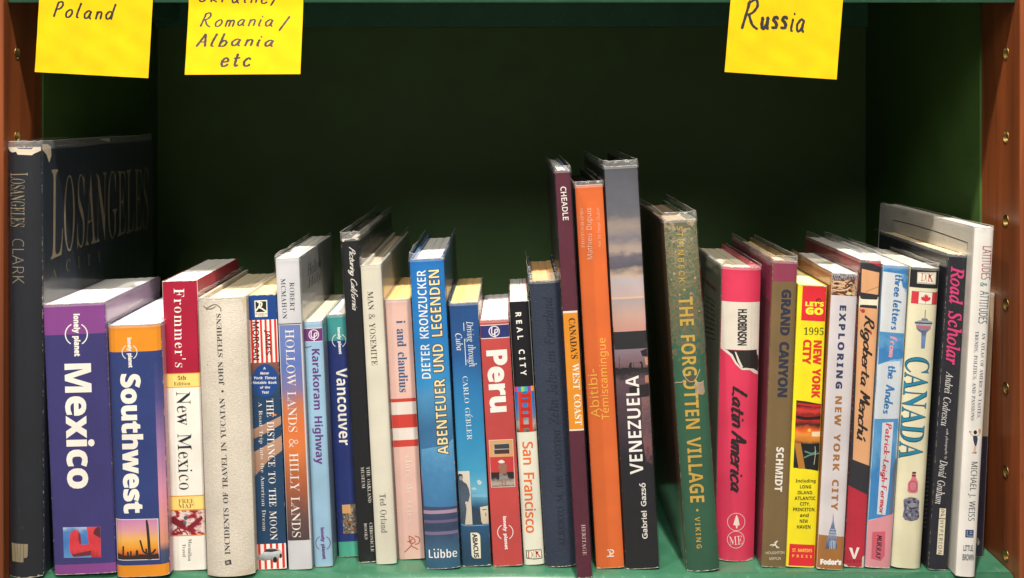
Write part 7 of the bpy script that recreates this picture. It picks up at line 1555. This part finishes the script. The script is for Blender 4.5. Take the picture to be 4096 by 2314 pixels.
s.poly('W7', [(215,625),(260,600),(310,620),(335,640),(260,660)], '8E8C98', 4); s.poly('W7', [(215,590),(250,585),(255,600),(225,608)], '2A2C3C', 5); s.poly('W7', [(280,585),(315,592),(310,608),(282,600)], '2A2C3C', 5); s.poly('W7', [(225,650),(260,664),(320,650),(310,672),(240,674)], '2E3040', 5)
# 29 Road Scholar
b = Book('black Road Scholar book with pink italic title', (3794, 1022), (3866, 1024), (3709, 2285), (3787, 2283), .160, '1B1C26', '1E1F28', '1B1C22', 'EBD2A2', bulge=.0008, sleeve=.0015, wear=.9)
s = b.S
s.text('Road Scholar', 'I', 'Q1', 872, 580, 826, 1372, 118, 'CE3A74', bold=.012)
s.text('Andrei Codrescu', 'I', 'Q2', 672, 62, 634, 426, 52, 'DAD6D4'); s.text('with photographs by', 'I', 'Q2', 652, 445, 640, 652, 22, 'CCC8C8'); s.text('David Graham', 'I', 'Q2', 632, 658, 597, 952, 56, 'DAD6D4')
s.poly('Q2', [(601,980),(644,983),(640,1050),(597,1046)], 'D8CFB8', 3, 'label_panel'); s.poly('Q2', [(596,1052),(640,1055),(625,1296),(580,1290)], 'D8CFB8', 3, 'label_panel')
s.lines('Q2', [[(612,988),(632,995),(620,1015),(608,1035)], [(615,1030),(635,1022)], [(622,1005),(612,1000)]], 4, '2A2A2A'); s.text('HYPERION', 'S', 'Q2', 617, 1064, 602, 1286, 27, '2A2A2A', bold=.0, track=True)
for i in range(17): b.L.lines('W7', [[(455 - i*3, 70 + i*52), (500 - i*3, 62 + i*52)]], 14, '6A6660', 2, 'lettering', smooth=False)
b.L.text('NOTABLE BOOKS OF THE YEAR', 'S', 'Q1', 415, 435, 700, 530, 22, '7A766E', track=True)
# 30 Latitudes
b = Book('large white Latitudes & Attitudes book with tall narrow red and green lettering', (3899, 912), (3979, 912), (3826, 2305), (3897, 2308), .216, 'DEDAD4', 'CBC7BF', 'DEDAD4', 'EAE2D0', bulge=.0016, p=4, sleeve=.001)
s = b.S
s.text('LATITUDES', 'S', 'Q1', 1103, 415, 1090, 682, 78, 'A0323E', bold=-.005); s.text('&', 'S', 'Q1', 1075, 708, 1070, 740, 56, '2A8070'); s.text('ATTITUDES', 'S', 'Q1', 1082, 775, 1066, 1036, 76, '2A4A5C', bold=-.005)
s.text('AN ATLAS OF AMERICAN TASTES,', 'R', 'F', 2471, 836, 2458, 1051, 10.5, '3E4466', bold=-.02); s.text('TRENDS, POLITICS, AND PASSIONS', 'R', 'F', 2454, 832, 2442, 1056, 10.5, '3E4466', bold=-.02)
s.poly('Q2', [(822,490),(850,490),(855,515),(845,560),(835,560),(824,520)], '2A3048', 4); s.disc('Q2', 838, 468, 12, '1E1A1C', ry=14, layer=4); s.lines('Q2', [[(824,492),(808,478),(806,465)], [(850,492),(866,482),(866,470)], [(834,560),(826,605)], [(842,560),(836,604)]], 6, 'D0A088', 5); s.disc('Q2', 868, 460, 9, 'C88A5C', ry=18, layer=4); s.disc('Q2', 804, 464, 9, '6AA0A0', ry=6, layer=4); s.poly('Q2', [(808,606),(848,600),(842,610)], '2A2A2A', 4)
s.text('MICHAEL J. WEISS', 'S', 'Q2', 828, 666, 806, 1062, 54, '2E3440', bold=-.005)
s.poly('Q2', [(772,1122),(828,1124),(826,1176),(770,1174)], '2E4068', 3, 'emblem'); s.lines('Q2', [[(784,1130),(782,1164),(822,1166)], [(800,1136),(816,1137)], [(800,1148),(816,1149)]], 3, 'C8CCD4', 4, smooth=False)
s.text('LITTLE,', 'S', 'Q2', 758, 1248, 826, 1250, 44, '3C4460', bold=.015); s.text('BROWN', 'S', 'Q2', 752, 1307, 828, 1309, 42, '3C4460', bold=.015)
b.L.lines('Q1', [[(350,205),(480,235),(700,300),(950,388)]], 9, '3A342C', 2, 'cover_line', smooth=False); b.L.lines('Q1', [[(348,205),(345,270)], [(950,390),(948,450)]], 6, '3A342C', 2, 'cover_line', smooth=False)
# 31 last one, pushed back
b = Book('beige and navy book pushed back beside the right wooden side', (3900, 1178), (3976, 1178), (3850, 2229), (3930, 2229), .13, 'B09A80', 'A08C74', 'A08C74', 'E0D4BC', bulge=.0008, sleeve=.001)
s = b.S
s.band('Q2', 495, 1400, '23243A')
s.lines('Q2', [[(852,1180),(862,1190),(868,1215)], [(848,1190),(860,1205),(864,1225)], [(848,1205),(858,1218),(858,1230)]], 4, 'C8C0A8', 4)
